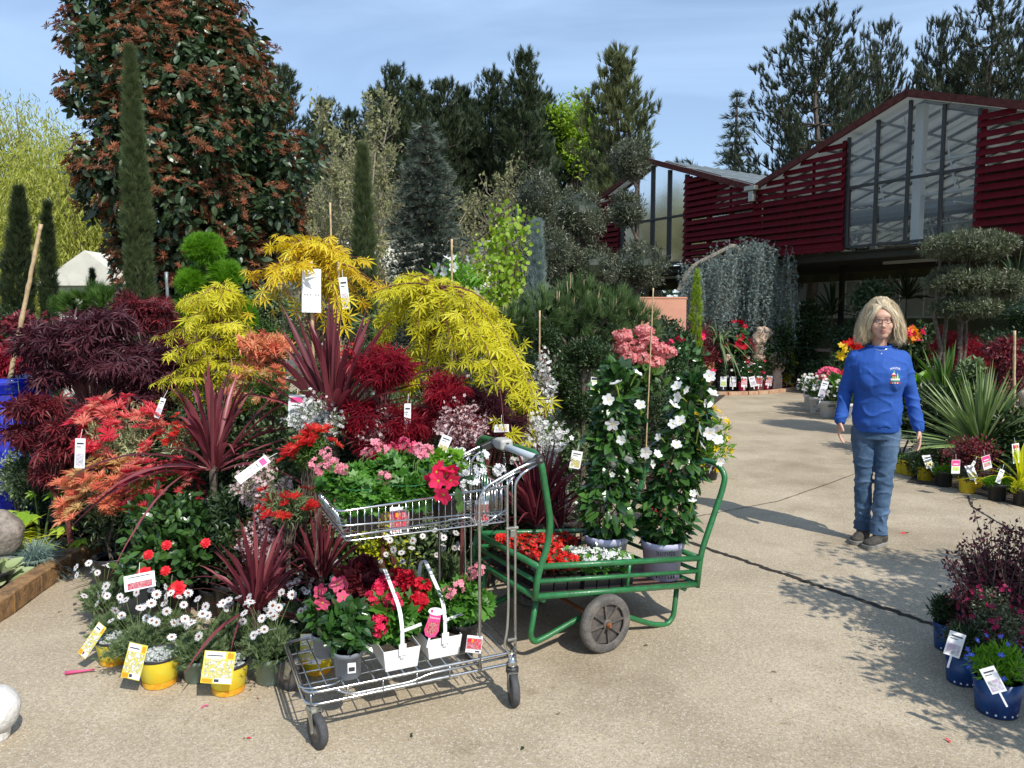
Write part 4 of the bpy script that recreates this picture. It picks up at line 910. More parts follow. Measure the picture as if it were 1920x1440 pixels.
def maple_arch(label, Y, mat, size, base_px, arches, copies=3, per=15, r=.02, jit=.1, dj=.22, droop=.5, stem='stem_red', lat=.035):
    """maple built branch by branch: every arch (start, middle, end in photo pixels) carries hanging leaves"""
    b = W(base_px, 600, Y)*A(1, 1, 0); o = thing('maple_tree', label, 'maple', b); g = Geo(); P = []; D = []; U = []; rv = []
    top = W(arches[0][0], arches[0][1], Y); tube(g, trunkpath(b, top, 7, .02), np.linspace(r, r*.6, 7), 7)
    for ai, (x0, y0, x1, y1, x2, y2) in enumerate(arches):
        for c in range(copies):
            d1, d2 = rg.normal()*dj*.5, rg.normal()*dj; s = W(x0, y0, Y); m = W(x1, y1, Y+d1)+rg.normal(size=3)*jit*.3; e = W(x2, y2, Y+d2)+rg.normal(size=3)*jit*A(1, 1, .6)
            tt = np.linspace(0, 1, 8)[:, None]; path = (1-tt)**2*s+2*tt*(1-tt)*m+tt*tt*e; tube(g, path, np.linspace(r*.28, .0015, 8), 4)
            L = np.linalg.norm(e-s)+np.linalg.norm(m-s)*.3; n = int(per*(.6+L*1.6)); t = (.18+.82*rg.random((n, 1))**.8); p = (1-t)**2*s+2*t*(1-t)*m+t*t*e; tg = nz(2*(1-t)*(m-s)+2*t*(e-m)); sd = nz(np.cross(tg, UP)+1e-5)
            q = rg.normal(size=(n, 1)); p = p+sd*q*lat+A(0, 0, -1)*abs(rg.normal(size=(n, 1)))*lat*.6
            P.append(p); D.append(tg*.55+sd*q*.8+A(0, 0, -droop)+rg.normal(size=(n, 3))*.28); U.append(A(0, -.55, .75)+tg*.3+rg.normal(size=(n, 3))*.3); rv.append(np.clip(.35*rg.random(n)+.65*t[:, 0]*0+.5*rg.random()+.15*rg.normal(size=n), 0, 1))
    g.obj('trunk', stem, o); P, D, U, rv = map(np.concatenate, (P, D, U, rv)); g = Geo(); scat(g, TL['palm'], P, D, U, size*(.55+.7*rg.random(len(P))), 0, rv); g.obj('foliage', mat, o); return o
ends = [(705, 622, -60), (735, 650, -40), (722, 600, -50), (770, 605, -20), (790, 660, 0), (800, 780, 5), (820, 745, 15), (790, 590, 0), (845, 700, 30), (870, 640, 45), (880, 725, 55), (912, 760, 75), (930, 690, 90), (955, 760, 105), (985, 800, 130), (1000, 745, 135), (975, 700, 120), (992, 805, 130), (900, 620, 60), (945, 640, 95), (860, 590, 30), (812, 560, 0), (780, 520, -20), (745, 545, -40), (830, 640, 20), (965, 660, 105), (900, 680, 70)]
maple_arch('big weeping yellow maple arching over the middle of the display', 4.4, 'L_yellow', .08, 800, [(815, 540, 815+dx*.85, 505+max(0, dx)*.25, x, y) for x, y, dx in ends], 2, 20, .022, dj=.3)
ends = [(522, 455), (550, 445), (575, 448), (610, 452), (640, 452), (662, 488), (500, 522), (512, 548), (500, 578), (556, 520), (545, 500), (620, 540), (655, 540), (690, 558), (600, 480), (640, 590), (660, 575), (585, 560), (625, 500), (530, 480)]
maple_arch('yellow maple standard with open layered head left of the long stake', 4.9, 'L_gold', .088, 585, [(588, 500, (588+x)/2, min(485, y)-14, x, y) for x, y in ends], 2, 11, .02, jit=.07, dj=.16)
ends = [(x, y) for y, xs_ in ((562, (385, 410, 440)), (590, (350, 380, 430, 455)), (620, (335, 365, 400, 440, 470)), (655, (345, 380, 425, 470)), (690, (350, 385, 430, 480)), (725, (320, 360, 405, 450, 490)), (757, (310, 345, 390, 440, 480))) for x in xs_]
maple_arch('narrow yellow green maple between purple maple and cordyline', 4.9, 'L_yellow', .078, 412, [(412, y-12, (412+x)/2, y-28, x, y) for x, y in ends], 3, 12, .016, jit=.08, dj=.2)
maple('maple_tree', 'wide dark purple maple mound at the left', [(150, 640, 110, 60, 80), (230, 680, 110, 55, 70), (80, 650, 60, 50, 30), (190, 600, 80, 30, 26), (270, 740, 80, 40, 24), (110, 700, 70, 30, 20), (300, 690, 50, 60, 26)], 5.0, 'L_purple', .095, 11, base=(190,), hang=.5, rs=.09)
maple('maple_tree', 'brownish purple maple behind the purple mound', [(285, 590, 60, 50, 30), (330, 660, 30, 60, 20), (245, 575, 40, 30, 12)], 5.8, 'L_burg', .09, 11, base=(300,), hang=.5, rs=.1, stem='bark')
maple('maple_tree', 'burgundy maple in front of the blue glazed pot', [(70, 760, 65, 30, 26), (50, 810, 50, 32, 20), (120, 830, 60, 42, 34), (170, 780, 40, 35, 16), (90, 890, 35, 26, 10), (185, 860, 30, 40, 10), (130, 800, 60, 30, 16)], 4.65, 'L_burg', .085, 11, base=(115,), hang=.5, rs=.07)
maple('maple_tree', 'bright red leaved maple at the left edge beside the bamboo stake', [(10, 680, 55, 35, 22), (-20, 740, 40, 30, 10)], 5.4, 'L_red', .075, 15, base=(-10,), hang=.3, rs=.08)
maple('maple_tree', 'reddish brown shrub maple behind the bamboo stake', [(40, 610, 55, 36, 30), (0, 650, 50, 30, 16)], 7.2, 'L_burg', .07, 16, base=(30,), hang=.2, tpl='leaf')
maple('maple_tree', 'crimson maple under the weeping yellow branches', [(720, 690, 65, 50, 40), (680, 780, 60, 45, 36), (770, 790, 70, 40, 40), (830, 740, 50, 45, 26), (720, 830, 60, 26, 20), (860, 790, 30, 30, 10)], 4.0, 'L_red', .07, 16, base=(735,), hang=.3, tpl='palmfine', rs=.07)
maple('maple_tree', 'dark purple lace maple low behind the trolley handle', [(900, 760, 60, 45, 30), (950, 800, 40, 40, 20), (880, 820, 50, 30, 16)], 4.2, 'L_purple', .07, 16, base=(905,), hang=.5, tpl='palmfine', rs=.08)
maple('maple_tree', 'bronze green maple left of the big purple cordyline', [(505, 650, 55, 32, 24), (480, 700, 50, 30, 16)], 4.7, 'L_salmon', .065, 12, base=(500,), hang=.3, tpl='rosette', rs=.08)
maple('maple_tree', 'dark red japanese maple in shade right of the woman', [(1790, 650, 60, 44, 40), (1840, 670, 50, 40, 24)], 9.5, 'L_red', .07, 14, base=(1795,), hang=.5, tpl='palmfine')
maple('maple_tree', 'burgundy leaved shrub with stake near the right edge', [(1880, 660, 45, 40, 26), (1900, 710, 50, 50, 34)], 7.6, 'L_burg', .05, 34, base=(1890,), hang=0, tpl='leaf', rs=.09)
# --- cordylines (strap leaved palms)
def cordyline(label, px, py, Y, L, n, mat, wd=.032, tilt=.9, droop=.35, pot=None, name='cordyline', cat='cordyline', base_z=None, group=None, zb=None, lift=0.15, zpot=0):
    if name == 'cordyline': n, wd, L = int(n*1.45), wd*.72, L*1.12
    c = W(px, py, Y); o = thing(name, label, cat, (c[0], Y, zpot), group); g = Geo(); b = A(c[0], Y, zpot); pt = zpot
    if pot: pt = zpot+make_pot(o, (c[0], Y, zpot), *pot)
    tube(g, [A(c[0], Y, min(pt, c[2]-.02)), c+A(0, 0, .02)], [.025, .022], 8); g.obj('stem', 'bark', o); g = Geo()
    a = rg.random(n)*2*PI; e = np.abs(rg.normal(size=n))*tilt*.6; e = np.clip(e, .05, 1.4); D = np.stack([np.cos(a)*np.sin(e), np.sin(a)*np.sin(e), np.cos(e)], -1)
    strap(g, c+D*A(1, 1, .3)*.03+rg.normal(size=(n, 3))*.01, D, L*(.65+.45*rg.random(n)), wd*(.8+.4*rg.random(n)), droop*(.4+1.2*rg.random(n))*np.sin(e)**.5, 9)
    g.obj('leaves', mat, o, smooth=True); return o
cordyline('largest purple cordyline with stiff upright leaves at the centre', 625, 800, 4.05, .62, 52, 'L_cordy', .042, 1.0, .25)
cordyline('arching red purple cordyline left of the centre one', 400, 880, 3.95, .6, 50, 'L_cordy', .034, 1.2, .5)
cordyline('low dark red cordyline above the white daisies', 480, 1148, 3.36, .42, 56, 'L_cordy', .024, 1.1, .45, zb=0)
cordyline('upright dark cordyline behind the trolley basket corner', 600, 1085, 3.62, .36, 40, 'L_cordyd', .022, .9, .2)
cordyline('dark red cordyline with thick base behind the trolley handle', 1010, 985, 4.05, .45, 60, 'L_cordyd', .028, .8, .35)
cordyline('thin leaved dark cordyline spilling behind the red begonias', 1050, 985, 4.2, .4, 30, 'L_cordyd', .018, 1.5, .5)
# yucca and strap plants on the right
cordyline('large pale green grass palm with fine radiating leaves at the right', 1838, 842, 7.3, .86, 300, 'L_yucca', .022, 1.7, .12, name='grass_palm', cat='grass palm')
cordyline('dark green agapanthus like strap plant behind the woman', 1772, 760, 8.3, .8, 60, 'L_mid', .045, 1.5, .5, name='strap_plant', cat='strap plant')
cordyline('yellow striped phormium at the right edge', 1912, 905, 6.3, .42, 30, 'L_limegold', .022, 1.6, .4, name='phormium', cat='phormium')
cordyline('dark fan palm in the greenhouse shade above the woman', 1700, 560, 18.5, .9, 40, 'L_dark', .05, 1.7, .25, name='fan_palm', cat='palm')
cordyline('arching dark palm in front of the inner glass wall', 1560, 590, 19, 1.0, 40, 'L_dark', .06, 1.6, .35, name='fan_palm', cat='palm')
cordyline('dark palm fronds behind the tiered tree at the right edge', 1905, 540, 12, .8, 34, 'L_dark', .04, 1.6, .4, name='fan_palm', cat='palm')
# reeds around the blue pot
b = W(20, 900, 4.9); o = thing('reed_clump', 'thin grey green reeds standing in front of the blue pot', 'reeds', (b[0]+.1, 5.15, 0)); g = Geo()
for cx_, n in ((20, 24), (85, 16), (130, 24)):
    p = W(cx_, 930, 5.15)
    for i in range(n): q = p+A(rg.normal()*.09, rg.normal()*.08, 0); q[2] = 0; e = q+A(rg.normal()*.14, rg.normal()*.08, .85+.35*rg.random()); tube(g, [q, (q+e)/2+rg.normal(size=3)*.02, e], [.005, .0045, .0015], 4, rnd=rg.random())
g.obj('stems', 'L_reed', o)
# blue pot with stake
c = W(22, 705, 5.3); o = thing('blue_pot', 'large glossy cobalt blue glazed pot at the left edge', 'pot', (c[0], 5.3, 0)); g = Geo()
H_ = c[2]; lathe(g, [(.17, 0), (.18, .02), (.23, H_*.5), (.26, H_*.82), (.235, H_*.9), (.27, H_*.94), (.285, H_*.97), (.28, H_), (.25, H_), (.24, H_*.9)], (c[0], 5.3, 0), 40); g.obj('pot', 'blueglaze', o, smooth=True)
g = Geo(); lathe(g, [(.001, 0), (.24, 0)], (c[0], 5.3, H_*.93), 16); g.obj('soil', 'soil', o)
def stake(label, p0, p1, r=.012, mat='bamboo', name='bamboo_stake'):
    p0, p1 = np.array(p0), np.array(p1); o = thing(name, label, 'stake', p0); g = Geo(); n = 26; P = p0+(p1-p0)*np.linspace(0, 1, n)[:, None]; P[1:-1] += rg.normal(size=(n-2, 3))*r*.08
    rr = r*(1-.25*np.linspace(0, 1, n)); rr[::5] *= 1.18; tube(g, P, rr, 9); g.obj('cane', mat, o, smooth=True); return o
stake('thick bamboo pole leaning out of the blue pot', W(18, 712, 5.15), W(77, 420, 5.15), .016)
stake('thin bamboo cane above the yellow maple standard', W(626, 640, 5.0)*A(1, 1, .1), W(619, 380, 5.0), .008)
stake('bamboo cane holding the white tags', W(592, 800, 4.7)*A(1, 1, .1), W(583, 490, 4.7), .011)
stake('bamboo cane right of the white tags', W(642, 790, 4.75)*A(1, 1, .1), W(634, 490, 4.75), .01)
stake('thin cane between weeping yellow maple and pine bush', W(1010, 760, 4.9)*A(1, 1, .1), W(1012, 582, 4.9), .007)
stake('thin white cane above the pink hydrangea', W(1210, 700, 5.6)*A(1, 1, .1), W(1225, 540, 5.6), .006)
stake('split pale cane in the burgundy shrub at the right', W(1908, 760, 7.3)*A(1, 1, .1), W(1902, 620, 7.3), .016)
stake('short pale cane by the green oleander', W(845, 560, 5.6)*A(1, 1, .1), W(847, 448, 5.6), .01)
stake('grey metal pipe before the dark tree trunk', W(318, 660, 6.2)*A(1, 1, .1), W(312, 510, 6.2), .016, 'gh_metal', 'metal_pipe')
# hanging tags in the display
def hangtag(label, px, py, Y, w, h, roll=0, pic='pic_grey', style='plain', yaw=.2, lean=-.05):
    c = W(px, py, Y); o = thing('plant_tag', label, 'plant tag', c); card(o, c, w, h, lean, yaw, roll, pic, style, 0, name='card'); g = Geo(); R = RZ(yaw)@RX(lean)@RY(roll); tube(g, [c+R@A(0, 0, h/2), c+R@A(.004, .01, h/2+.05)], .0012, 4); g.obj('string', 'card', o); return o
hangtag('wide blank white tag hanging on the bamboo cane', 584, 545, 4.66, .115, .27, .02, style='blank')
hangtag('narrow white tag with dark round mark beside the second cane', 646, 550, 4.7, .05, .2, -.1)
hangtag('white tag with pink strip among the white blossoms', 556, 770, 3.95, .085, .17, .05, style='bars')
hangtag('long white tag with pink strip leaning right over the dark cordyline', 474, 880, 3.5, .045, .17, .9, style='bars', lean=-.5)
hangtag('tall white tag in the burgundy maple', 150, 850, 3.95, .05, .16, .06, 'pic_grey')
hangtag('small white tag left of the yellow maple foot', 300, 765, 4.3, .03, .12, .35)
hangtag('pale pink tag in the crimson maple', 764, 785, 3.9, .035, .16, .03, 'pic_pink', 'plain')
hangtag('clear plastic tag above the trolley handle', 940, 803, 3.9, .08, .04, 0, 'pic_grey')
hangtag('white tag with orange flower print behind the trolley handle', 832, 835, 3.6, .05, .1, .4, 'pic_yellow', 'plain')
hangtag('lime green picture tag hanging in the dark boxwood', 1120, 725, 4.7, .085, .12, .05, 'pic_green', 'green', 0)
hangtag('yellow picture tag leaning on the white pot plant', 1080, 862, 4.55, .07, .11, .2, 'pic_yellow', 'plain')
# --- pieris with red whorls
def pieris(label, box4, Y, mat, nw=40, size=.05, low='L_varieg', k=22, n=60, group='pieris shrubs', hi=.5, ls=.04):
    o = bush('pieris', label, 'pieris', box4, Y, 'narrow', ls, low, n, k, group=group, sr=.008, shoots=True)
    x0, y0, x1, y1 = box4; c = (W(x0, (y0+y1)/2, Y)+W(x1, (y0+y1)/2, Y))/2; rx = (x1-x0)/2/FP*Y; rz = (y1-y0)/2/FP*Y
    d = rdir(nw*5); d = d[(d[:, 2] > -.2) & (d[:, 1] < .5)][:int(nw*1.05)]; P = c+d*A(rx, rx*.85, rz)*1.03; g = Geo()
    for _ in range(2): scat(g, TL['rosbig'], P+rg.normal(size=P.shape)*.02, d*.5+A(0, -.1, .9)+rg.normal(size=P.shape)*.25, rdir(len(P)), size*.8*(.45+.8*rg.random(len(P))), 1)
    gf = PEND.pop(o.name); g.F = [(f+gf.n, 1) for f, _ in g.F]; gf.V += g.V; gf.F += g.F; gf.r += g.r; gf.n += g.n; gf.obj('foliage', [low, mat], o); return o
pieris('tall pieris with bright coral red shoot tips at the top left', (160, 745, 300, 900), 4.35, 'L_pieris', 44, .085, hi=.8)
pieris('salmon orange pieris hanging over the timber edging', (130, 870, 285, 1010), 4.2, 'L_salmon', 80, .085, 'L_sage')
pieris('coral and green pieris above the red camellia', (235, 860, 370, 1000), 4.05, 'L_pieris', 44, .06, 'L_mid')
pieris('pieris with scarlet whorls left of the trolley basket', (545, 810, 620, 880), 3.6, 'L_redbright', 12, .075, 'L_mid')
pieris('small scarlet pieris below the basket corner', (490, 920, 590, 990), 3.55, 'L_redbright', 14, .06, 'L_sage')
pieris('scarlet pieris low between pieris and cordyline', (300, 790, 370, 860), 4.1, 'L_redbright', 14, .06, 'L_varieg')
pieris('orange pieris behind the big cordyline', (440, 690, 560, 790), 4.5, 'L_salmon', 22, .06, 'L_mid')
pieris('red tipped pieris right of the big cordyline foot', (640, 650, 700, 720), 4.5, 'L_redbright', 12, .06, 'L_mid')
bush('variegated_shrub', 'cream and green variegated shrub under the coral pieris', 'shrub', (170, 800, 320, 930), 4.7, 'leaf', .028, 'L_varieg', 110, 34)
bush('variegated_shrub', 'pale variegated shrub at the far left below the burgundy maple', 'shrub', (-20, 840, 80, 960), 5.0, 'leaf', .025, 'L_varieg', 110, 26)
# filler: dark mass behind / under the display
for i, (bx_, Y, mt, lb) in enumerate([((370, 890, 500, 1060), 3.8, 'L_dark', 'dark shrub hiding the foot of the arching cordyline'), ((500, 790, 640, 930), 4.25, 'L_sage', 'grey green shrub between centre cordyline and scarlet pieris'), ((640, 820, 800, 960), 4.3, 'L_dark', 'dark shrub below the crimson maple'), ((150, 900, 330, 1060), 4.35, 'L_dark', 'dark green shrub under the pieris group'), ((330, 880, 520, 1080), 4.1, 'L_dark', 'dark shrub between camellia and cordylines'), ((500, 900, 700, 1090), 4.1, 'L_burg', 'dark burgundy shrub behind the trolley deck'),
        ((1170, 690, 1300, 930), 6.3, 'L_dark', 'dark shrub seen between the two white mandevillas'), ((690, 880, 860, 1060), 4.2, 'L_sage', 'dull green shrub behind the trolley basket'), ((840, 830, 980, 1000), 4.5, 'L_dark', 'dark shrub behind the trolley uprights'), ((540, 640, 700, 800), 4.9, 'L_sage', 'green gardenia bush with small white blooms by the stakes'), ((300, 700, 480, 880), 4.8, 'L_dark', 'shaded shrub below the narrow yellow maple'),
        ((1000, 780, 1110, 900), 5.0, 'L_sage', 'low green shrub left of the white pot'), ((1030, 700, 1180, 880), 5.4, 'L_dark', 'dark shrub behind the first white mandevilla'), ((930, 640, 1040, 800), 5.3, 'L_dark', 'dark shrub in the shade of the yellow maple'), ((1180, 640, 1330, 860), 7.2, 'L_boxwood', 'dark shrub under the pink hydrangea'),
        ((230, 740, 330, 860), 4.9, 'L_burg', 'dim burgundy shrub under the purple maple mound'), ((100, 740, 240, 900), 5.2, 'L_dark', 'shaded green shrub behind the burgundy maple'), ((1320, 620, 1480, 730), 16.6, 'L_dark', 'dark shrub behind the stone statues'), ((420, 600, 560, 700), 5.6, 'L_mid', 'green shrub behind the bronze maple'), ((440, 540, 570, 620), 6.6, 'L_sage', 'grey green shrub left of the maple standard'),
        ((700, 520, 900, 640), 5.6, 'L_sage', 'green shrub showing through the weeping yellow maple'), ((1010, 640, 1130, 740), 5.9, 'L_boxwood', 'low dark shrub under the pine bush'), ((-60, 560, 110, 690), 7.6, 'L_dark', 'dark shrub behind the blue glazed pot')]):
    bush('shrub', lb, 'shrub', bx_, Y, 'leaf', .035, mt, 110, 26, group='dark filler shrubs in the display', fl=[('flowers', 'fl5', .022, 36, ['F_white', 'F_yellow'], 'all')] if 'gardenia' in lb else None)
# small flowered white-pink shrubs (sprays)
def spray(label, box4, Y, fm, n=700, size=.012, mat='L_sage', stems=46, name='blossom_shrub', cat='blossom shrub'):
    x0, y0, x1, y1 = box4; c = (W(x0, y1, Y)+W(x1, y1, Y))/2; rx = (x1-x0)/2/FP*Y; H = (y1-y0)/FP*Y; o = thing(name, label, cat, (c[0], Y, 0), 'shrubs with small pale blossoms'); g = Geo(); P = []
    tube(g, [A(c[0], Y, 0), c], [.012, .01], 5)
    for i in range(stems):
        a = rg.random()*2*PI; f = rg.random()**.7; e = c+A(math.cos(a)*rx*f, math.sin(a)*rx*.8*f, H*(1-.5*f*f)*(.7+.35*rg.random())); m = (c+e)/2+A(0, 0, H*.12); tube(g, [c, m, e], [.004, .003, .001], 3)
        t = .25+.75*rg.random((n//stems, 1)); P.append((1-t)**2*c+2*t*(1-t)*m+t*t*e+rg.normal(size=(len(t), 3))*.016)
    g.obj('stem', 'stem_red', o); P = np.concatenate(P); g = Geo(); N = rdir(len(P))+A(0, -.4, .4); scat(g, TL['fl5'], P, rdir(len(P)), nz(N), size*.72*(.7+.6*rg.random(len(P)))); g.obj('flowers', [fm, 'F_heart'], o)
    Q = P+rg.normal(size=P.shape)*.02; g = Geo(); scat(g, TL['narrow'], Q, rdir(len(Q)), rdir(len(Q)), .03); g.obj('foliage', mat, o); return o
spray('shrub with tiny pinkish white bells beside the long white tag', (430, 850, 560, 980), 3.75, 'F_pinkwhite', 1300)
spray('shrub of small white blossoms around the pink striped tag', (530, 735, 650, 850), 3.85, 'F_white', 1500, mat='L_sage')
spray('pink white blossom sprays behind the basket flowers', (800, 750, 930, 850), 3.9, 'F_pinkwhite', 1300, mat='L_burg')
spray('white blossomed choisya shrub right of the trolley handle', (940, 770, 1080, 900), 4.3, 'F_white', 1300, .018, mat='L_mid')
spray('upright spray of white bells along the cane', (985, 650, 1050, 800), 4.6, 'F_white', 500, .018, mat='L_mid')
spray('pinkish blossoms low behind the dark cordyline', (440, 960, 560, 1070), 3.6, 'F_pinkwhite', 1000, mat='L_burg')
spray('small white flowered thyme bush right of the trolley posts', (1015, 900, 1080, 980), 4.35, 'F_white', 800, .012, mat='L_sage')
spray('airy white blossom spray behind the basket end', (670, 760, 760, 850), 3.95, 'F_pinkwhite', 600, mat='L_burg')
# oleander with white flowers, vine of round lime leaves
bush('oleander', 'white flowering oleander between yellow maple and lime vine', 'oleander', (810, 480, 910, 640), 6.2, 'narrow', .12, 'L_fresh', 26, 20, fl=[('flowers', 'fl5', .04, 26, ['F_white', 'F_yellow'], 'all')], hang=.2)
Y = 6.6; b = W(940, 600, Y)*A(1, 1, 0); o = thing('vine', 'climbing plant with round lime green leaves rising before the far red gable', 'climber', b); g = Geo(); P = []
for px0, py0, px1, py1 in [(925, 600, 955, 375), (940, 600, 935, 395), (950, 600, 985, 395), (915, 600, 915, 440), (960, 600, 950, 420), (890, 620, 900, 480), (930, 620, 965, 470)]:
    a, e = W(px0, py0, Y+rg.normal()*.08), W(px1, py1, Y); a0 = a*A(1, 1, 0); tube(g, [a0, a, (a+e)/2+rg.normal(size=3)*.03, e], [.008, .006, .005, .002], 4); t = rg.random((100, 1)); P.append(a+(e-a)*t**.8+rg.normal(size=(100, 3))*A(.06, .07, .04))
g.obj('stem', 'stem_red', o); P = np.concatenate(P); g = Geo(); scat(g, TL['round'], P, rdir(len(P))*.5+A(0, 0, -.7), rdir(len(P))*.6+A(.1, -.9, .3), .042*(.6+.7*rg.random(len(P)))); g.obj('foliage', 'L_lime', o)
# camellia
camo = bush('camellia', 'camellia with shiny green leaves and red double blooms', 'camellia', (205, 900, 430, 1130), 3.75, 'big', .05, 'L_camel', 46, 40, rs=.09, sr=.012)
for px, py in [(270, 1078), (332, 1104), (278, 1040), (312, 1022), (310, 1070), (385, 1018)]:
    c = W(px, py, 3.42); g = Geo(); s = .043 if (px, py) in [(270, 1078), (332, 1104)] else .026
    for ring, (m, rr, cup) in enumerate([(9, 1, .1), (8, .75, .35), (6, .5, .6)]):
        for j in range(m):
            a = j*2*PI/m+ring*.4; n_ = nz(A(.1, -.8, .55)); X = nz(np.cross(n_, UP)); Yv = np.cross(X, n_); d = X*math.cos(a)+Yv*math.sin(a)
            scat(g, TL['bigw'], np.array([c+n_*ring*.006]), np.array([d+n_*cup]), np.array([n_-d*.4]), s*rr)
    g.obj('bloom', 'F_cam', camo, smooth=True)
hangtag('white picture tag with red camellia in front of the camellia', 262, 1090, 3.3, .13, .07, -.15, 'pic_red', 'plain', lean=-.4)
# fatsia, fescue, hostas at the left edge
c = W(95, 1010, 4.75); o = thing('fatsia', 'fatsia with large lime variegated hand shaped leaves at the left', 'fatsia', (c[0], 4.75, 0)); g = Geo(); g2 = Geo()
for px, py, s, n_ in [(60, 962, .16, (.1, -.5, .8)), (112, 918, .15, (0, -.1, 1)), (125, 985, .14, (.1, -.4, .9)), (60, 1010, .17, (.1, -.4, .9)), (20, 1000, .16, (0, -.4, .9)), (35, 1050, .15, (0, -.4, .9)), (0, 960, .15, (0, -.3, 1)), (90, 1020, .13, (0, -.5, .8)), (150, 1010, .12, (0, -.4, .9)), (10, 1040, .16, (0, -.3, .9)), (65, 925, .06, (0, -.7, .3))]:
    p = W(px, py, 4.75+rg.normal()*.05); scat(g2, T_palm(7, .38, 115, -.2), np.array([p]), np.array([A(rg.normal()*.4, -.6, -.1)]), np.array([A(*n_)]), np.array([s])); tube(g, [A(c[0]-.1, 4.8, 0), (A(c[0]-.1, 4.8, .1)+p)/2+A(0, 0, .05), p], [.008, .006, .004], 5)
g.obj('stem', 'stem_green', o); g2.obj('leaves', 'L_fatsia', o)
def tuftgrass(label, px, py, Y, L, n, mat, name='fescue_tuft', cat='ornamental grass', pot=None, wd=.004, tilt=1.5, group=None, zb=0):
    c = W(px, py, Y); o = thing(name, label, cat, (c[0], Y, 0), group)
    if pot: make_pot(o, (c[0], Y, 0), *pot)
    g = Geo(); a = rg.random(n)*2*PI; e = np.clip(np.abs(rg.normal(size=n))*tilt*.55, .05, 1.5); D = np.stack([np.cos(a)*np.sin(e), np.sin(a)*np.sin(e), np.cos(e)], -1)
    strap(g, c+D*A(1, 1, 0)*.04, D, L*(.6+.5*rg.random(n)), wd, .5*(.5+rg.random(n)), 6); g.obj('blades', mat, o); return o
tuftgrass('spiky blue grey fescue grass tuft in a glazed pot by the timber edging', 66, 1062, 4.42, .26, 700, 'L_fescue', pot=(.1, .12, 'sagepot'))
tuftgrass('pale yellow green sedge tuft at the left edge', 5, 1035, 4.6, .36, 260, 'L_limegold', name='sedge_tuft', wd=.009)
bush('hosta', 'white edged hosta leaves at the lower left edge', 'hosta', (-30, 1065, 20, 1115), 4.15, 'big', .1, 'L_varieg', 8, 8, pot=(.09, .13, 'blackpl'))
bush('shrub', 'dark green trailing shrub behind the timber edging', 'shrub', (110, 950, 230, 1045), 5.05, 'leaf', .03, 'L_dark', 100, 20)
c = W(-2, 955, 4.35); g = Geo(); ellip(g, A(c[0], 4.35, .28), (.13, .13, .14), k=24, m=18, lump=.1); ellip(g, A(c[0], 4.35, .1), (.08, .08, .12), k=16, m=10); tag(g.obj('stone_ornament', 'greystone', smooth=True), 'rounded weathered grey stone ornament at the left edge', 'stone ornament')
c = GP(-30, 1405); g = Geo(); ellip(g, c+A(-.005, .06, .115), (.092, .092, .09), k=30, m=20, lump=.03); o = g.obj('stone_ball', 'whitestone', smooth=True); tag(o, 'smooth white stone ball at the lower left corner', 'stone ball')
g = Geo(); lathe(g, [(.05, 0), (.055, .01), (.06, .04)], c+A(-.01, .06, 0)*A(1, 1, 0), 16); p = g.obj('foot', 'whitestone', o, local=True)
# --- hydrangea and dipladenias mid distance
o = bush('hydrangea', 'hydrangea with pale pink flower heads behind the first mandevilla', 'hydrangea', (1140, 650, 1270, 800), 6.6, 'big', .12, 'L_mid', 20, 22, group=None)
for px, py in [(1168, 630), (1207, 622), (1165, 652), (1195, 650), (1215, 640), (1235, 655), (1250, 662), (1205, 672), (1230, 680), (1180, 672)]:
    c = W(px, py-2, 6.0); n = 60; d = rdir(n); P = c+d*A(.07, .07, .04); g = Geo(); scat(g, TL['fl4'], P, rdir(n), nz(d+A(0, -.3, .2)), .023); tube(g, [c-A(0, 0, .1), c], .003, 4, mi=2); g.obj('flower_head', ['F_hyd', 'F_white', 'stem_green'], o)
bush('dipladenia', 'red flowered dipladenia right of the pink hydrangea', 'dipladenia', (1245, 615, 1335, 760), 9.5, 'big', .08, 'L_mande', 34, 22, fl=[('flower', 'trumpet', .055, 14, ['F_hot', 'F_yellow'], 'all', True)])
bush('dipladenia', 'tall dipladenia pyramid with crimson flowers beside the stone statue', 'dipladenia', (1358, 602, 1412, 736), 16.6, 'big', .1, 'L_mande', 40, 40, fl=[('flower', 'trumpet', .085, 30, ['F_crimson', 'F_hot'], 'all', True)])
bush('pennisetum', 'feathery burgundy grass shrub in front of the terracotta pot', 'ornamental grass', (1278, 612, 1345, 735), 16.4, 'blade', .34, 'L_burg', 40, 30, up=.6)
bush('aucuba', 'yellow green spotted shrub right of the statues', 'aucuba', (1440, 642, 1495, 735), 16.9, 'big', .12, 'L_limegold', 26, 26)
bush('variegated_shrub', 'pale silver leaved shrub hanging beside the weeping cedar', 'shrub', (1430, 560, 1500, 660), 17.2, 'leaf', .08, 'L_varieg', 70, 24)
cordyline('grey green strap plant with narrow hanging leaves by the left bust', 1345, 645, 16.5, .9, 34, 'L_sage', .05, 1.8, .9, name='strap_plant', cat='strap plant')
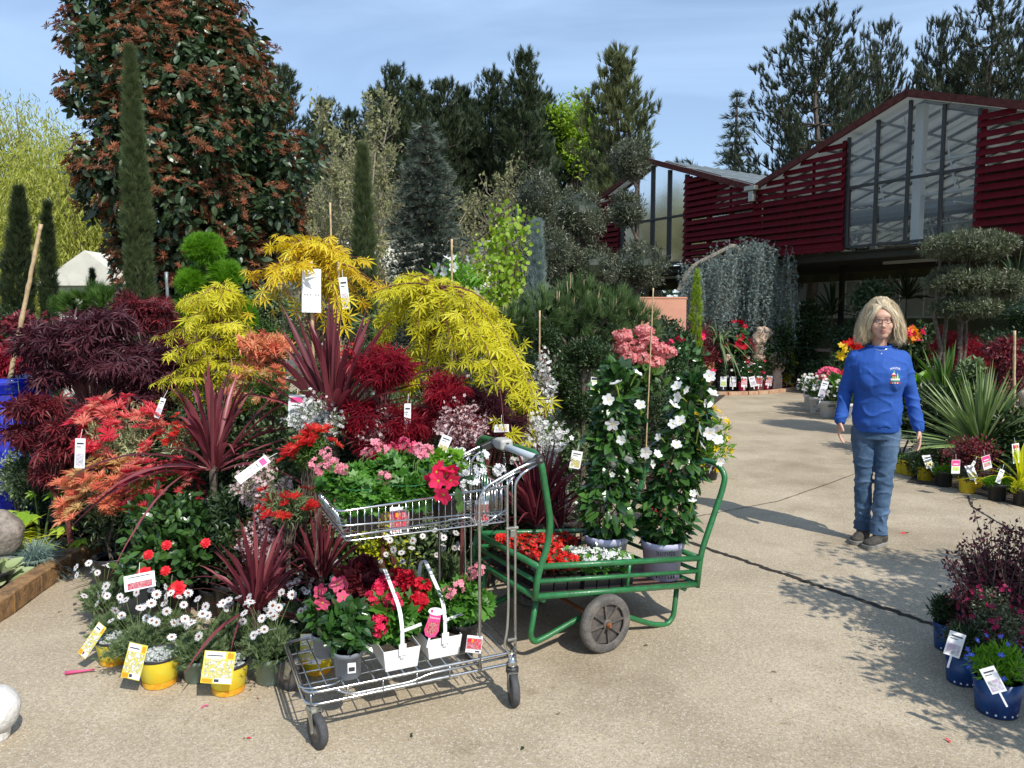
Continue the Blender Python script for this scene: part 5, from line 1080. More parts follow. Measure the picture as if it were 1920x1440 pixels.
# dark plants on and under the benches
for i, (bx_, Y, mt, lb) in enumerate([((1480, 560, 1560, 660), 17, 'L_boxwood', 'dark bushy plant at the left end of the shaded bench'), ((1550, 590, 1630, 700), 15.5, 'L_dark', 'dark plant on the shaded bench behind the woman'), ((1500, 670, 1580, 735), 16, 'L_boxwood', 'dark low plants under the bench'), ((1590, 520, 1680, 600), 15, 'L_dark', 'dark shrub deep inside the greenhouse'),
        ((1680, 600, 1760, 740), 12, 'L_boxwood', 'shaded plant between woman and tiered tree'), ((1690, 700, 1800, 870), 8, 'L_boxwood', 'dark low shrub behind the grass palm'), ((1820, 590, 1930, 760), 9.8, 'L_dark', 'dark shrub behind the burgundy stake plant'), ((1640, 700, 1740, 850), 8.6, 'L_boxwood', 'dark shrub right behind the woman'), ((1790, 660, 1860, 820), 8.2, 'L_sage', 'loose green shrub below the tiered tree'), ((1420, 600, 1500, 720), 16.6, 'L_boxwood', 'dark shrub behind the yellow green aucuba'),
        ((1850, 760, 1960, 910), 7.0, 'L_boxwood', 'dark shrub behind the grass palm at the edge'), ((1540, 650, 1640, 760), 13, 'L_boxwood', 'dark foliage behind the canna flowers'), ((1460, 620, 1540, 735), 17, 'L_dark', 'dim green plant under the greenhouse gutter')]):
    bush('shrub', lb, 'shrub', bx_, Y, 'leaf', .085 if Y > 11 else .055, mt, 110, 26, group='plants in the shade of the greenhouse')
bush('loropetalum', 'low burgundy shrub with small leaves above the yellow pots', 'shrub', (1770, 815, 1880, 900), 6.7, 'leaf', .03, 'L_burg', 80, 26)
bush('shrub', 'dark leafy shrub in front of the salmon wall', 'shrub', (1185, 582, 1305, 760), 12.5, 'leaf', .08, 'L_dark', 130, 46)
bush('shrub', 'dark spreading shrub behind the row of yellow pots', 'shrub', (1690, 830, 1800, 900), 7.2, 'leaf', .03, 'L_boxwood', 100, 24)
bush('shrub', 'low dark shrub at the right edge behind the pots', 'shrub', (1850, 860, 1960, 930), 6.6, 'leaf', .03, 'L_boxwood', 100, 24)
c = GP(1925, 800, .3); g = Geo(); ellip(g, W(1928, 745, 7.), (.07, .1, .12), k=20, m=14, lump=.3); tag(g.obj('white_rock', 'stone', smooth=True), 'pale rough rock at the right edge beside the grass palm', 'rock')
# ------------------------------------------------------------------ low filler plants under the display
def mound(label, px, py, Y, r, h, mat, tpl='leaf', size=.03, n=70, k=22, group='low potted filler plants', pot=(.1, .15, 'blackpl'), name='potted_shrub', **kw):
    c = W(px, py, Y); o = thing(name, label, 'potted plant', (c[0], Y, 0), group); z = .0
    if pot: z = make_pot(o, (c[0], Y, 0), *pot)
    Cc, Rr = clumps((c[0], Y, z+h*.5), (r, r*.8, h*.55), k, r*.38); g = Geo(); limbs(g, [A(c[0], Y, z), A(c[0], Y, z+h*.3), A(c[0], Y, z+h*.6)], Cc, .005, 1, 3); g.obj('stem', 'bark', o)
    g = Geo(); leafcloud(g, Cc, Rr, n, tpl, size, jit=.6, **kw); g.obj('foliage', mat, o); return o
low = [(215, 'between daisies and timber edging', 4.7, 'L_dark'), (262, 'below the salmon pieris', 4.35, 'L_dark'), (330, 'behind the camellia', 4.05, 'L_mid'), (400, 'right of the camellia', 3.85, 'L_dark'), (455, 'behind the low dark cordyline', 3.7, 'L_boxwood'), (530, 'right of the low dark cordyline', 3.75, 'L_dark'), (590, 'behind the upright dark cordyline', 3.95, 'L_sage'),
       (650, 'under the trolley basket, left part', 4.0, 'L_mid'), (715, 'under the trolley basket, middle', 4.05, 'L_limegold'), (770, 'under the trolley basket, right part', 4.1, 'L_sage'), (825, 'behind the black pot on the trolley', 4.3, 'L_dark'), (880, 'behind the trolley uprights', 4.5, 'L_mid'), (935, 'between trolley and green cart', 4.6, 'L_dark'), (990, 'behind the left end of the green cart', 4.7, 'L_sage'),
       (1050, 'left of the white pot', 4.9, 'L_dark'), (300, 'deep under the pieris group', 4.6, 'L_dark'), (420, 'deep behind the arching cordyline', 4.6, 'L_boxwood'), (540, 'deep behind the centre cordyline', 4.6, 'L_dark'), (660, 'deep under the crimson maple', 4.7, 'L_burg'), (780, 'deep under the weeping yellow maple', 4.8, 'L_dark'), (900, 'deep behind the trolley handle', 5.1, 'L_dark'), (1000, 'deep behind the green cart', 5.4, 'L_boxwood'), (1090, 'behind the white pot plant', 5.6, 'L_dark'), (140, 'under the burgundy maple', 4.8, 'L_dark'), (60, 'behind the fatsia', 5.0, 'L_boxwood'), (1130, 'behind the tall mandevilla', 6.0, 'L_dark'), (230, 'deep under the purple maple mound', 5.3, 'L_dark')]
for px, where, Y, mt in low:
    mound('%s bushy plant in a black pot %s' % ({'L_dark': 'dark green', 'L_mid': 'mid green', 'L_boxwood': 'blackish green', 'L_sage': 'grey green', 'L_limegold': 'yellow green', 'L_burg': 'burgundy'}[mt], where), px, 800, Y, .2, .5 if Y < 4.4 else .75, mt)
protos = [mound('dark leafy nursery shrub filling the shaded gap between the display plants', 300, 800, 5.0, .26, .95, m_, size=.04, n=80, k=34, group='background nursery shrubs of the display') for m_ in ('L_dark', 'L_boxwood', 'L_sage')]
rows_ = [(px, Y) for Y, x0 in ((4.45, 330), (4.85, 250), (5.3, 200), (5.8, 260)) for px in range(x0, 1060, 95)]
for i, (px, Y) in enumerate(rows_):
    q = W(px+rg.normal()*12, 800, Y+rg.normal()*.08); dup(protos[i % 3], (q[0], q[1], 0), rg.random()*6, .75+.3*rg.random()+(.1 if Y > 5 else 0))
# ------------------------------------------------------------------ daisies and curry plants in front
def daisies(label, px, pyb, r, h, pmat, nfl=12, ph=None, spread=.14, seed=None, fh=.24, crd=None):
    b = GP(px, pyb); b = b+A(0, r*.8, 0); o = thing('potted_daisy', label, 'potted daisy', b, 'white daisies in green pots'); z = make_pot(o, b, r, ph or r*1.5, pmat, taper=.8)
    n = 420; a = rg.random(n)*2*PI; e = np.clip(np.abs(rg.normal(size=n))*.5, .05, 1.2); D = np.stack([np.cos(a)*np.sin(e), np.sin(a)*np.sin(e), np.cos(e)], -1)
    g = Geo(); P0 = A(b[0], b[1], z)+D*A(1, 1, 0)*.03; L = fh*.52*(.6+.6*rg.random(n)); t = rg.random((n, 1))
    strap(g, P0, D, L, .003, .35, 5); 
    for f in (.3, .45, .6, .75, .9): scat(g, TL['spike'], P0+D*(L*f)[:, None]-A(0, 0, 1)*(.35*L*f**2.4)[:, None], D+rg.normal(size=D.shape)*.6, rdir(n), .032)
    g.obj('foliage', 'L_sage', o)
    for i in range(nfl):
        a = rg.random()*2*PI; q = spread*(.25+.85*rg.random()); tp = A(b[0]+math.cos(a)*q, b[1]+math.sin(a)*q*.8, z+fh*(.55+.5*rg.random())-.25*q); g = Geo()
        s = A(b[0], b[1], z); N = nz(A(math.cos(a)*.3, -.75, .75)+rg.normal(size=3)*.25); tube(g, [s, (s+tp)/2+A(math.cos(a), math.sin(a), 0)*-.01, tp-N*.004], .0014, 3, mi=2)
        scat(g, TL['daisy'], tp[None], rdir(1), N[None], .0205*(.85+.3*rg.random(1))); g.obj('flower', ['F_white', 'F_heart', 'stem_green'], o)
    if crd: g = Geo()
    return o
daisies('daisy pot leftmost, half behind the yellow pot', 205, 1232, .062, .1, 'sagepot', 9, fh=.25)
daisies('sage green pot of white daisies between the first two yellow pots', 252, 1270, .065, .1, 'sagepot', 13, fh=.27)
daisies('sage green daisy pot with white barcode sticker between the two big yellow pots', 362, 1284, .066, .105, 'sagepot', 14, fh=.27)
daisies('sage green daisy pot touching the trolley corner', 500, 1288, .078, .12, 'sagepot', 19, fh=.28, spread=.15)
daisies('daisy pot standing behind the others below the camellia', 310, 1236, .06, .1, 'blackpl', 14, fh=.28)
daisies('back row daisy pot under the low dark cordyline', 430, 1240, .06, .1, 'blackpl', 12, fh=.28)
daisies('back row daisy pot behind the trolley corner', 545, 1222, .06, .1, 'blackpl', 14, fh=.3)
daisies('back row daisy pot behind the pink mandevilla', 610, 1190, .06, .1, 'blackpl', 12, fh=.3)
daisies('loose daisy plant beside the timber edging shadow', 185, 1170, .06, .09, 'blackpl', 9, fh=.26)
daisies('daisies under the basket behind the dark red geraniums', 760, 1150, .06, .12, 'blackpl', 16, fh=.36, spread=.2)
daisies('daisies under the basket near the uprights', 830, 1120, .06, .12, 'blackpl', 14, fh=.36, spread=.18)
sticker = GP(362, 1284)
g = Geo(); box(g, sticker+A(.022, .004, .052), (.036, .001, .03), RZ(.15)@RX(.12)); g.obj('sticker', 'card', [x for x in bpy.data.objects if 'barcode' in x.get('label', '')][0])
def curry(label, px, pyb, r, ph, cardp, yaw, lean, roll=0, cs=(.1, .14), partial=False):
    b = GP(px, pyb)+A(0, r*.8, 0); o = thing('potted_silver_plant', label, 'potted silver plant', b, 'silver leaved plants in yellow pots'); g = Geo(); rb = r*.78
    # sleeve pot: yellow printed wall, black rim
    lathe(g, [(rb*.92, 0), (rb, .004), (r, ph*.93)], b, 28); q = g.F[0]; g.F = [q]; p = g.obj('pot', 'yellowpot', o, smooth=True)
    g = Geo(); lathe(g, [(r+.001, ph*.9), (r*1.045, ph*.93), (r*1.05, ph), (r*.98, ph), (r*.93, ph*.86)], b, 28); g.F = [g.F[0]]; g.obj('rim', 'blackpl', p, smooth=True)
    g = Geo(); lathe(g, [(rb+.0008, .004), (rb+(r-rb)*.22+.0012, ph*.22)], b, 28); g.F = [g.F[0]]; g.obj('printed_band', 'orangeband', p, smooth=True)
    g = Geo(); lathe(g, [(.001, 0), (r*.92, 0)], b+A(0, 0, ph*.86), 14); g.obj('soil', 'soil', o)
    n = 260; d = rdir(n); d[:, 2] = abs(d[:, 2]); P = b+A(0, 0, ph*.86)+d*A(r*.95, r*.95, .035)*(.5+.5*rg.random((n, 1))); g = Geo(); scat(g, TL['ball'], P, rdir(n), rdir(n), .0062*(.7+.6*rg.random(n))); g.obj('foliage', 'L_silver', o)
    R = RZ(yaw); c = b+R@A(cardp[0], -r-.012, cardp[1]); card(o, c, cs[0], cs[1], lean, yaw, roll, 'pic_yellow', 'top', 0)
    return o
curry('small yellow pot of silver plant with tilted long tag, leftmost', 202, 1252, .078, .115, (-.035, .135), -.2, -.35, .5, (.05, .155))
curry('yellow pot of silver plant with picture card on its left side', 286, 1296, .085, .135, (-.045, .14), -.15, -.3, .13, (.085, .14))
curry('yellow pot of silver plant with the widest picture card, nearest the camera', 418, 1309, .082, .13, (-.008, .145), .05, -.3, .08, (.125, .125))
curry('yellow pot of silver plant half hidden behind the trolley end', 588, 1270, .08, .125, (-.01, .14), .1, -.2, 0, (.09, .13))
# ------------------------------------------------------------------ other potted things around
b = GP(1105, 940)+A(0, .1, 0); o = thing('potted_bidens', 'bright green feathery plant in a white pot with pink foot', 'potted plant', b); make_pot(o, b, .12, .19, 'whitepl', taper=.85, band=(.01, .14, 'pinkcard'))
c = b+A(0, 0, .42); Cc, Rr = clumps(c, (.17, .15, .22), 26, .07); g = Geo(); limbs(g, [b+A(0, 0, .16), b+A(0, 0, .3), b+A(0, 0, .4)], Cc, .004, 1, 3); g.obj('stem', 'stem_green', o); g = Geo(); leafcloud(g, Cc, Rr, 90, 'spike', .05, jit=.7, up=.6); g.obj('foliage', 'L_fresh', o)
bush('potted_flowers', 'yellow flowered bushy plant showing between the two mandevillas', 'potted plant', (1285, 765, 1372, 885), 7.2, 'narrow', .08, 'L_fresh', 60, 24, pot=(.11, .16, 'blackpl'), fl=[('flowers', 'fl5', .03, 60, ['F_yellow', 'F_orange'], 'all')])
bush('potted_flowers', 'red potted plant between the two white mandevillas', 'potted plant', (1212, 860, 1262, 925), 5.6, 'leaf', .04, 'L_burg', 50, 14, pot=(.1, .14, 'redpot'))
# row of small pots on the far brick edging
xs = [(1358, 738, 'greypot', 'pic_green'), (1376, 738, 'blackpl', 'pic_grey'), (1397, 739, 'pinkpot', 'pic_pink'), (1413, 738, 'blackpl', 'pic_grey'), (1425, 737, 'redpot', 'pic_red'), (1444, 736, 'pinkpot', 'pic_pink'), (1459, 735, 'redpot', 'pic_red'), (1470, 733, 'redpot', None), (1479, 732, 'pinkpot', 'pic_pink'), (1486, 730, 'redpot', 'pic_pink'), (1493, 727, 'redpot', 'pic_red')]
nm = ['grey pot with lime tag, first on the left', 'black pot with pale oval tag, second from the left', 'pink pot with magenta card, third from the left', 'black pot with white flower card, right of the pink one', 'red pot with tall red card, fifth from the left', 'pink pot with magenta card under the right bust', 'red pot with orange red card, seventh from the left', 'plain red pot without card', 'pink pot with narrow pink card', 'red pot with pink card, second from the right', 'red pot with dark red card, rightmost']
for (px, py, pmt, pic), lb in zip(xs, nm):
    b = GP(px, py-3)+A(0, .2, .02); o = thing('small_flower_pot', lb+' on the far brick edging', 'flower pot', b, 'small pots along the brick edging'); make_pot(o, b, .095, .2, pmt, soil=False, k=14, taper=.8)
    c = b+A(0, 0, .48); Cc, Rr = clumps(c, (.2, .16, .26), 12, .09); g = Geo(); leafcloud(g, Cc, Rr, 60, 'leaf', .05); g.obj('foliage', 'L_mande' if px % 2 else 'L_dark', o)
    P = c+rdir(8)*A(.2, .16, .24); P = P[P[:, 1] < c[1]+.05]; flowers1(o, 'trumpet', P, rdir(len(P))*.4+A(0, -.9, .3), .036, ['F_hot' if pic != 'pic_grey' else 'F_white', 'F_yellow'])
    if pic: card(o, b+A(0, -.12, .2), .13, .22, -.15, rg.normal()*.2, rg.normal()*.12, pic, 'plain' if pic in ('pic_grey', 'pic_green') else 'red', .06)
# white flower pots left of the woman
for i, (px, py, lb) in enumerate([(1526, 770, 'white printed pot of white marguerites with striped tag, farthest left'), (1537, 776, 'white printed pot of white marguerites, middle of the group'), (1558, 784, 'white printed pot of white marguerites, frontmost beside the woman'), (1590, 790, 'white printed pot of marguerites partly behind the blue sleeve'), (1612, 790, 'white printed marguerite pot behind the woman')]):
    b = GP(px, py)+A(0, .12, 0); o = thing('marguerite_pot', lb, 'potted marguerite', b, 'white marguerites in white pots'); make_pot(o, b, .125, .27, 'whitepl', soil=False, taper=.88, k=20)
    g = Geo(); R = RZ(0)
    for q in range(7): a = -PI/2+rg.normal()*.7; z = .04+.17*rg.random(); box(g, b+A(math.cos(a)*.121, math.sin(a)*.121, z), (.03+.05*rg.random(), .012, .012+.02*rg.random()), RZ(a+PI/2))
    box(g, b+A(.0, -.123, .19), (.09, .012, .03)); g.obj('print', 'greypot', o)
    c = b+A(0, 0, .42); Cc, Rr = clumps(c, (.24, .22, .2), 20, .1); g = Geo(); leafcloud(g, Cc, Rr, 110, 'narrow', .05, up=.5); g.obj('foliage', 'L_mid', o)
    P = c+rdir(60)*A(.25, .23, .22); P = P[(P[:, 2] > c[2]-.06)]; g = Geo(); scat(g, TL['daisy'], P, rdir(len(P)), nz(rdir(len(P))*.4+A(0, -.6, .7)), .028); g.obj('flowers', ['F_white', 'F_yellow'], o)
    if i in (0, 2): card(o, c+A(-.16, -.18, .05), .1, .26, -.2, -.3, .25, 'pic_grey', 'plain', .1)
bush('cyclamen', 'pink flowered potted plant behind the white marguerites', 'cyclamen', (1527, 690, 1580, 745), 12.6, 'leaf', .06, 'L_sage', 50, 14, pot=(.14, .2, 'blackpl'), fl=[('flowers', 'fl5', .045, 120, ['F_pink', 'F_white'], 'upper')])
bush('geranium', 'red geranium half hidden by the blue sleeve', 'geranium', (1572, 695, 1602, 750), 12.2, 'leaf', .06, 'L_gera', 40, 12, pot=(.14, .2, 'blackpl'), fl=[('flowers', 'fl5', .05, 60, ['F_red', 'F_red'], 'all')])
for px0, px1, py0, py1, fm, lb in [(1572, 1606, 650, 740, 'F_yellow', 'yellow flowered canna lily left of the woman'), (1592, 1615, 638, 720, 'F_red', 'red flowered canna peeping out behind the woman left shoulder'), (1690, 1726, 620, 740, 'F_orange', 'orange red canna right of the woman hair'), (1700, 1715, 615, 700, 'F_hot', 'pink flowered stem behind the woman hair')]:
    Y = 11.5; c = W((px0+px1)/2, py1, Y); o = thing('canna_lily', lb, 'canna', (c[0], Y, 0), 'cannas around the woman'); g = Geo(); n = 12; a = rg.random(n)*2*PI
    strap(g, np.repeat(A(c[0], Y, .15)[None], n, 0), np.stack([np.cos(a)*.5, np.sin(a)*.5, np.full(n, 1.)], -1), .9*(.6+.6*rg.random(n)), .16, .25, 8); g.obj('leaves', 'L_fresh', o)
    g = Geo(); tp = W((px0+px1)/2, py0+8, Y); tube(g, [A(c[0], Y, 0), tp], .012, 5); g.obj('stem', 'stem_green', o); flowers1(o, 'fl5', tp+rg.normal(size=(14, 3))*A(.09, .06, .06), rdir(14)+A(0, -.8, .4), .065, [fm, 'F_orange'])
# statues
def remesh(g, name, mat, parent, vox, smooth=2, local=False):
    o = g.obj('tmp', mat, None); m = o.modifiers.new('r', 'REMESH'); m.mode = 'VOXEL'; m.voxel_size = vox; m.use_smooth_shade = True
    if smooth: s = o.modifiers.new('s', 'SMOOTH'); s.iterations = smooth; s.factor = .5
    dg = bpy.context.evaluated_depsgraph_get(); dg.update(); me = bpy.data.meshes.new_from_object(o.evaluated_get(dg)); bpy.data.objects.remove(o)
    if parent is not None and not local: me.transform(Matrix.Translation(-Vector(parent.location)))
    me.name = name; o = bpy.data.objects.new(name, me); C.objects.link(o); o.parent = parent
    if not me.materials: me.materials.append(MATS[mat])
    for p in me.polygons: p.use_smooth = True
    return o
def limb(g, a, b, ra, rb, k=10): a, b = np.array(a, float), np.array(b, float); tube(g, np.linspace(a, b, 5), np.linspace(ra, rb, 5), k); ellip(g, a, (ra,)*3, k=12, m=8); ellip(g, b, (rb,)*3, k=12, m=8)
def torso_statue(label, px, py0, py1, Y, full=False):
    b0 = W(px, py1, Y); t = W(px, py0, Y); H = t[2]-b0[2]; g = Geo(); c = A(b0[0], Y, b0[2])
    if full:   # torso with a bent arm over the face, hips, legs cut at the knee
        for z, rx, ry, dx in [(0, .08, .08, .02), (.2, .1, .09, .01), (.36, .125, .11, 0), (.5, .105, .085, -.01), (.62, .1, .08, -.01), (.74, .13, .09, .01), (.8, .11, .085, .01)]: ellip(g, c+A(dx*H, 0, z*H), (rx*H*1.15, ry*H, .11*H))
        limb(g, c+A(-.1*H, -.02, .78*H), c+A(-.02*H, -.08*H, .9*H), .07*H, .06*H); ellip(g, c+A(.0, 0, .9*H), (.085*H, .09*H, .1*H)); limb(g, c+A(.13*H, 0, .8*H), c+A(.23*H, -.03, .88*H), .07*H, .065*H); limb(g, c+A(.23*H, -.03, .88*H), c+A(.06*H, -.06*H, .97*H), .06*H, .04*H); limb(g, c+A(.22*H, .02, .82*H), c+A(.27*H, 0, .58*H), .05*H, .03*H)
        for i in range(9): a = i*.7; tube(g, [c+A(math.cos(a)*.13*H, math.sin(a)*.11*H, .38*H), c+A(math.cos(a)*.1*H, math.sin(a)*.1*H, .06*H)], .016*H, 5)
        ellip(g, c+A(-.07*H, -.07*H, .7*H), (.045*H,)*3); ellip(g, c+A(.06*H, -.07*H, .7*H), (.045*H,)*3)
    else:
        for z, rx, ry in [(0.0, .24, .2), (.2, .2, .17), (.42, .24, .18), (.62, .32, .2), (.74, .3, .18)]: ellip(g, c+A(0, 0, z*H), (rx*H, ry*H, .2*H))
        ellip(g, c+A(-.02*H, 0, .84*H), (.13*H, .15*H, .17*H)); limb(g, c+A(-.3*H, 0, .7*H), c+A(-.1*H, -.12*H, .96*H), .1*H, .07*H); limb(g, c+A(.3*H, 0, .7*H), c+A(.1*H, -.1*H, .95*H), .1*H, .07*H); limb(g, c+A(.32*H, 0, .66*H), c+A(.24*H, -.05*H, .25*H), .09*H, .05*H)
        ellip(g, c+A(-.11*H, -.16*H, .56*H), (.08*H,)*3); ellip(g, c+A(.1*H, -.16*H, .56*H), (.08*H,)*3)
    g2 = Geo(); box(g2, A(c[0], Y, c[2]*.5-.02), (.2, .2, max(c[2]-.02, .05)))
    o = thing('stone_statue', label, 'statue', (c[0], Y, 0), 'stone figures in the far bed'); remesh(g, 'figure', 'stone', o, .02); g2.obj('plinth', 'stone', o, bev=.01); return o
torso_statue('tall sandstone figure raising an arm across its face', 1422, 612, 706, 16.6, True)
torso_statue('small sandstone bust left of the red dipladenia pyramid', 1366, 664, 710, 16.5)
torso_statue('small sandstone bust right of the tall figure', 1456, 660, 706, 16.5)
c = W(1316, 735, 16.5)*A(1, 1, 0); o = thing('terracotta_urn', 'large round terracotta pot under the burgundy grass', 'pot', c); g = Geo(); lathe(g, [(.17, 0), (.2, .05), (.3, .35), (.31, .5), (.24, .68), (.22, .74), (.26, .78), (.26, .82), (.21, .82), (.2, .7)], c, 30); g.obj('pot', 'terracotta', o, smooth=True)
c = W(1440, 705, 15.4); g = Geo()
# ------------------------------------------------------------------ row of pots at the right
rowp = [(1700, 890, 'yellowpot', 'dim yellow pot behind the woman right hand, leftmost of the row'), (1712, 893, 'yellowpot', 'yellow pot with orange berries beside the woman jeans'), (1742, 904, 'yellowpot', 'yellow pot with brown picture card, second in the row'), (1778, 915, 'blackpl', 'black pot of moss green cushion plant'), (1823, 927, 'yellowpot', 'yellow pot with yellow bloom and picture card, nearest of the yellow ones'), (1880, 942, 'blackpl', 'black pot of thrift with burgundy tag at the right'), (1930, 952, 'blackpl', 'black pot cut by the right edge')]
for i, (px, py, pmt, lb) in enumerate(rowp):
    b = GP(px, py)+A(0, .08, 0); o = thing('row_pot', lb, 'flower pot', b, 'row of small pots by the right bed'); z = make_pot(o, b, .078 if pmt == 'blackpl' else .074, .15, pmt, taper=.84, k=20); gm_ = ['L_mid', 'L_sage', 'L_mid', 'L_fresh', 'L_olive2', 'L_fresh', 'L_limegold'][i]
    Cc, Rr = clumps(b+A(0, 0, z+.02), (.11, .1, .055), 18, .035); g = Geo(); leafcloud(g, Cc, Rr, 80, 'spike' if gm_ == 'L_fresh' else 'leaf', .022, up=.5); g.obj('foliage', gm_, o)
    if i in (2, 4): card(o, b+A(-.02, -.085, .2), .085, .13, -.5, .1, -.1, 'pic_yellow', 'plain', .04)
    if i in (1, 4): flowers1(o, 'frill', b+A(.03, -.09, .1)+rg.normal(size=(5, 3))*.022, rdir(5)*.5+A(0, -1, .3), .025, ['F_yellow', 'F_orange'])
hangtag('rounded pink and white tag above the moss green pot', 1792, 875, 6.45, .085, .12, .04, 'pic_green', 'pink')
hangtag('bright pink tag leaning at the burgundy shrub', 1850, 867, 6.4, .085, .12, -.25, 'pic_pink', 'pink')
hangtag('tall pale mint tag curling at the right edge', 1905, 850, 6.3, .07, .17, -.1, 'pic_green', 'bars')
hangtag('burgundy backed tag leaning right in the last pots', 1875, 893, 6.2, .05, .12, .4, 'pic_grey', 'plain')
hangtag('small white ribbon tag between the pink tags', 1823, 873, 6.5, .03, .09, .6, 'pic_grey', 'plain')
# ------------------------------------------------------------------ right foreground: leptospermum and blue pots
bf = [('leptospermum', 'dark purple leaved shrub with small crimson flowers at the right edge', [(1850, 1075, 75, 90, 60), (1900, 1060, 80, 100, 60), (1880, 1150, 80, 60, 50), (1820, 1130, 50, 60, 26)], 3.35, (1880,)), ]
o = thing('leptospermum', bf[0][1], 'shrub', W(1885, 600, 3.3)*A(1, 1, 0)); Cc = []; Rr = []; g = Geo(); b = W(1890, 600, 3.35)*A(1, 1, 0); make_pot(o, b, .13, .2, 'bluepot')
TP = []; TD = []; FL = []
for i in range(300):
    px = 1775+200*rg.random(); top = 975+rg.random()**.8*190+abs(px-1890)*.4; Y = 3.35+rg.normal()*.13; e = W(px, top, Y); s = W(1870+rg.normal()*25, 1215, 3.35+rg.normal()*.06)
    if i < 7: px, top = [(1823, 945), (1856, 968), (1905, 975), (1775, 1045), (1815, 1040), (1885, 985), (1915, 1000)][i]; e = W(px, top, 3.35)
    m = (s+e)/2+rg.normal(size=3)*.02; tube(g, [s, m, e], [.004, .003, .0012], 4); t = .15+.85*rg.random((60, 1)); p = (1-t)**2*s+2*t*(1-t)*m+t*t*e; TP.append(p+rg.normal(size=p.shape)*.013); TD.append(np.repeat((nz(e-s)*.6)[None], 60, 0)+rdir(60))
    k = 3 if top > 1030 else 0; t = .35+.5*rg.random((k, 1)); FL.append((1-t)**2*s+2*t*(1-t)*m+t*t*e+rg.normal(size=(k, 3))*.014)
g.obj('stem', 'bark', o); TP = np.concatenate(TP); TD = np.concatenate(TD); FL = np.concatenate(FL); g = Geo(); scat(g, TL['leaf'], TP, TD, rdir(len(TP)), .023*(.7+.6*rg.random(len(TP)))); g.obj('foliage', 'L_purple', o)
g = Geo(); scat(g, TL['fl5'], FL, rdir(len(FL)), nz(rdir(len(FL))+A(-.3, -.6, .3)), .0095); g.obj('flowers', ['F_magenta', 'F_heart'], o)
bush('leptospermum', 'grey green leaved tea tree with pink flowers in the middle of the right clump', 'shrub', (1810, 1090, 1920, 1240), 3.1, 'leaf', .014, 'L_olive2', 130, 40, pot=(.1, .15, 'bluepot'), fl=[('flowers', 'fl5', .011, 60, ['F_magenta', 'F_hot'], 'all')])
def bluepot(label, px, pyb, r, h, flowers=True):
    b = GP(px, pyb)+A(0, r*.8, 0); o = thing('blue_flower_pot', label, 'flower pot', b, 'blue printed pots at the right'); z = make_pot(o, b, r, h, 'bluepot', taper=.84, rim=False)
    g = Geo()
    for i in range(6): a = -PI/2+(i-2.5)*.4; rr = r*.845; box(g, b+A(math.cos(a)*rr, math.sin(a)*rr, h*.12), (.007, .002, .007), RZ(a+PI/2))
    g.obj('printed_marks', 'whitepl', o); n = 300; Cc, Rr = clumps(b+A(0, 0, z+.06), (r*1.25, r*1.1, .09), 26, .045); g = Geo(); leafcloud(g, Cc, Rr, 46, 'narrow', .034, up=.6); g.obj('foliage', 'L_fresh' if flowers else 'L_dark', o)
    if flowers: flowers1(o, 'fl5', b+A(0, 0, z+.08)+rdir(18)*A(r*1.3, r*1.2, .1), rdir(18)*.5+A(-.2, -.5, .7), .011, ['F_blue', 'F_white'])
    return o
o1 = bluepot('dark blue printed pot with grey picture card, left of the pair', 1818, 1290, .07, .13, False); card(o1, W(1790, 1208, 2.95), .06, .1, -.15, -.3, .25, 'pic_grey', 'plain', .05)
o2 = bluepot('dark blue printed pot with trailing blue flowers, nearest at the right', 1890, 1352, .088, .145); card(o2, W(1862, 1275, 2.6), .05, .09, -.2, -.5, -.5, 'pic_grey', 'plain', .05)
bluepot('navy pot half hidden behind the picture card at the right', 1788, 1225, .065, .13, False)
# tall shrub just outside the frame on the right throws the long shadow
for (x, y, h, R_, lb) in [(2.85, 2.75, 2.15, .62, 'large shrub outside the right edge that shades the concrete'), (2.6, 2.15, 1.55, .5, 'smaller shrub outside the right edge'), (3.7, 3.0, 2.5, .7, 'tall shrub outside the right edge')]:
    o = thing('shrub', lb, 'shrub', (x, y, 0), 'shrubs beyond the right edge'); Cc, Rr = clumps((x, y, h*.58), (R_, R_*.8, h*.42), 46, .2); g = Geo(); limbs(g, [A(x, y, 0), A(x, y, h*.3), A(x, y, h*.8)], Cc, .012); g.obj('stem', 'bark', o); g = Geo(); leafcloud(g, Cc, Rr, 90, 'leaf', .06, jit=.7); g.obj('foliage', 'L_dark', o)
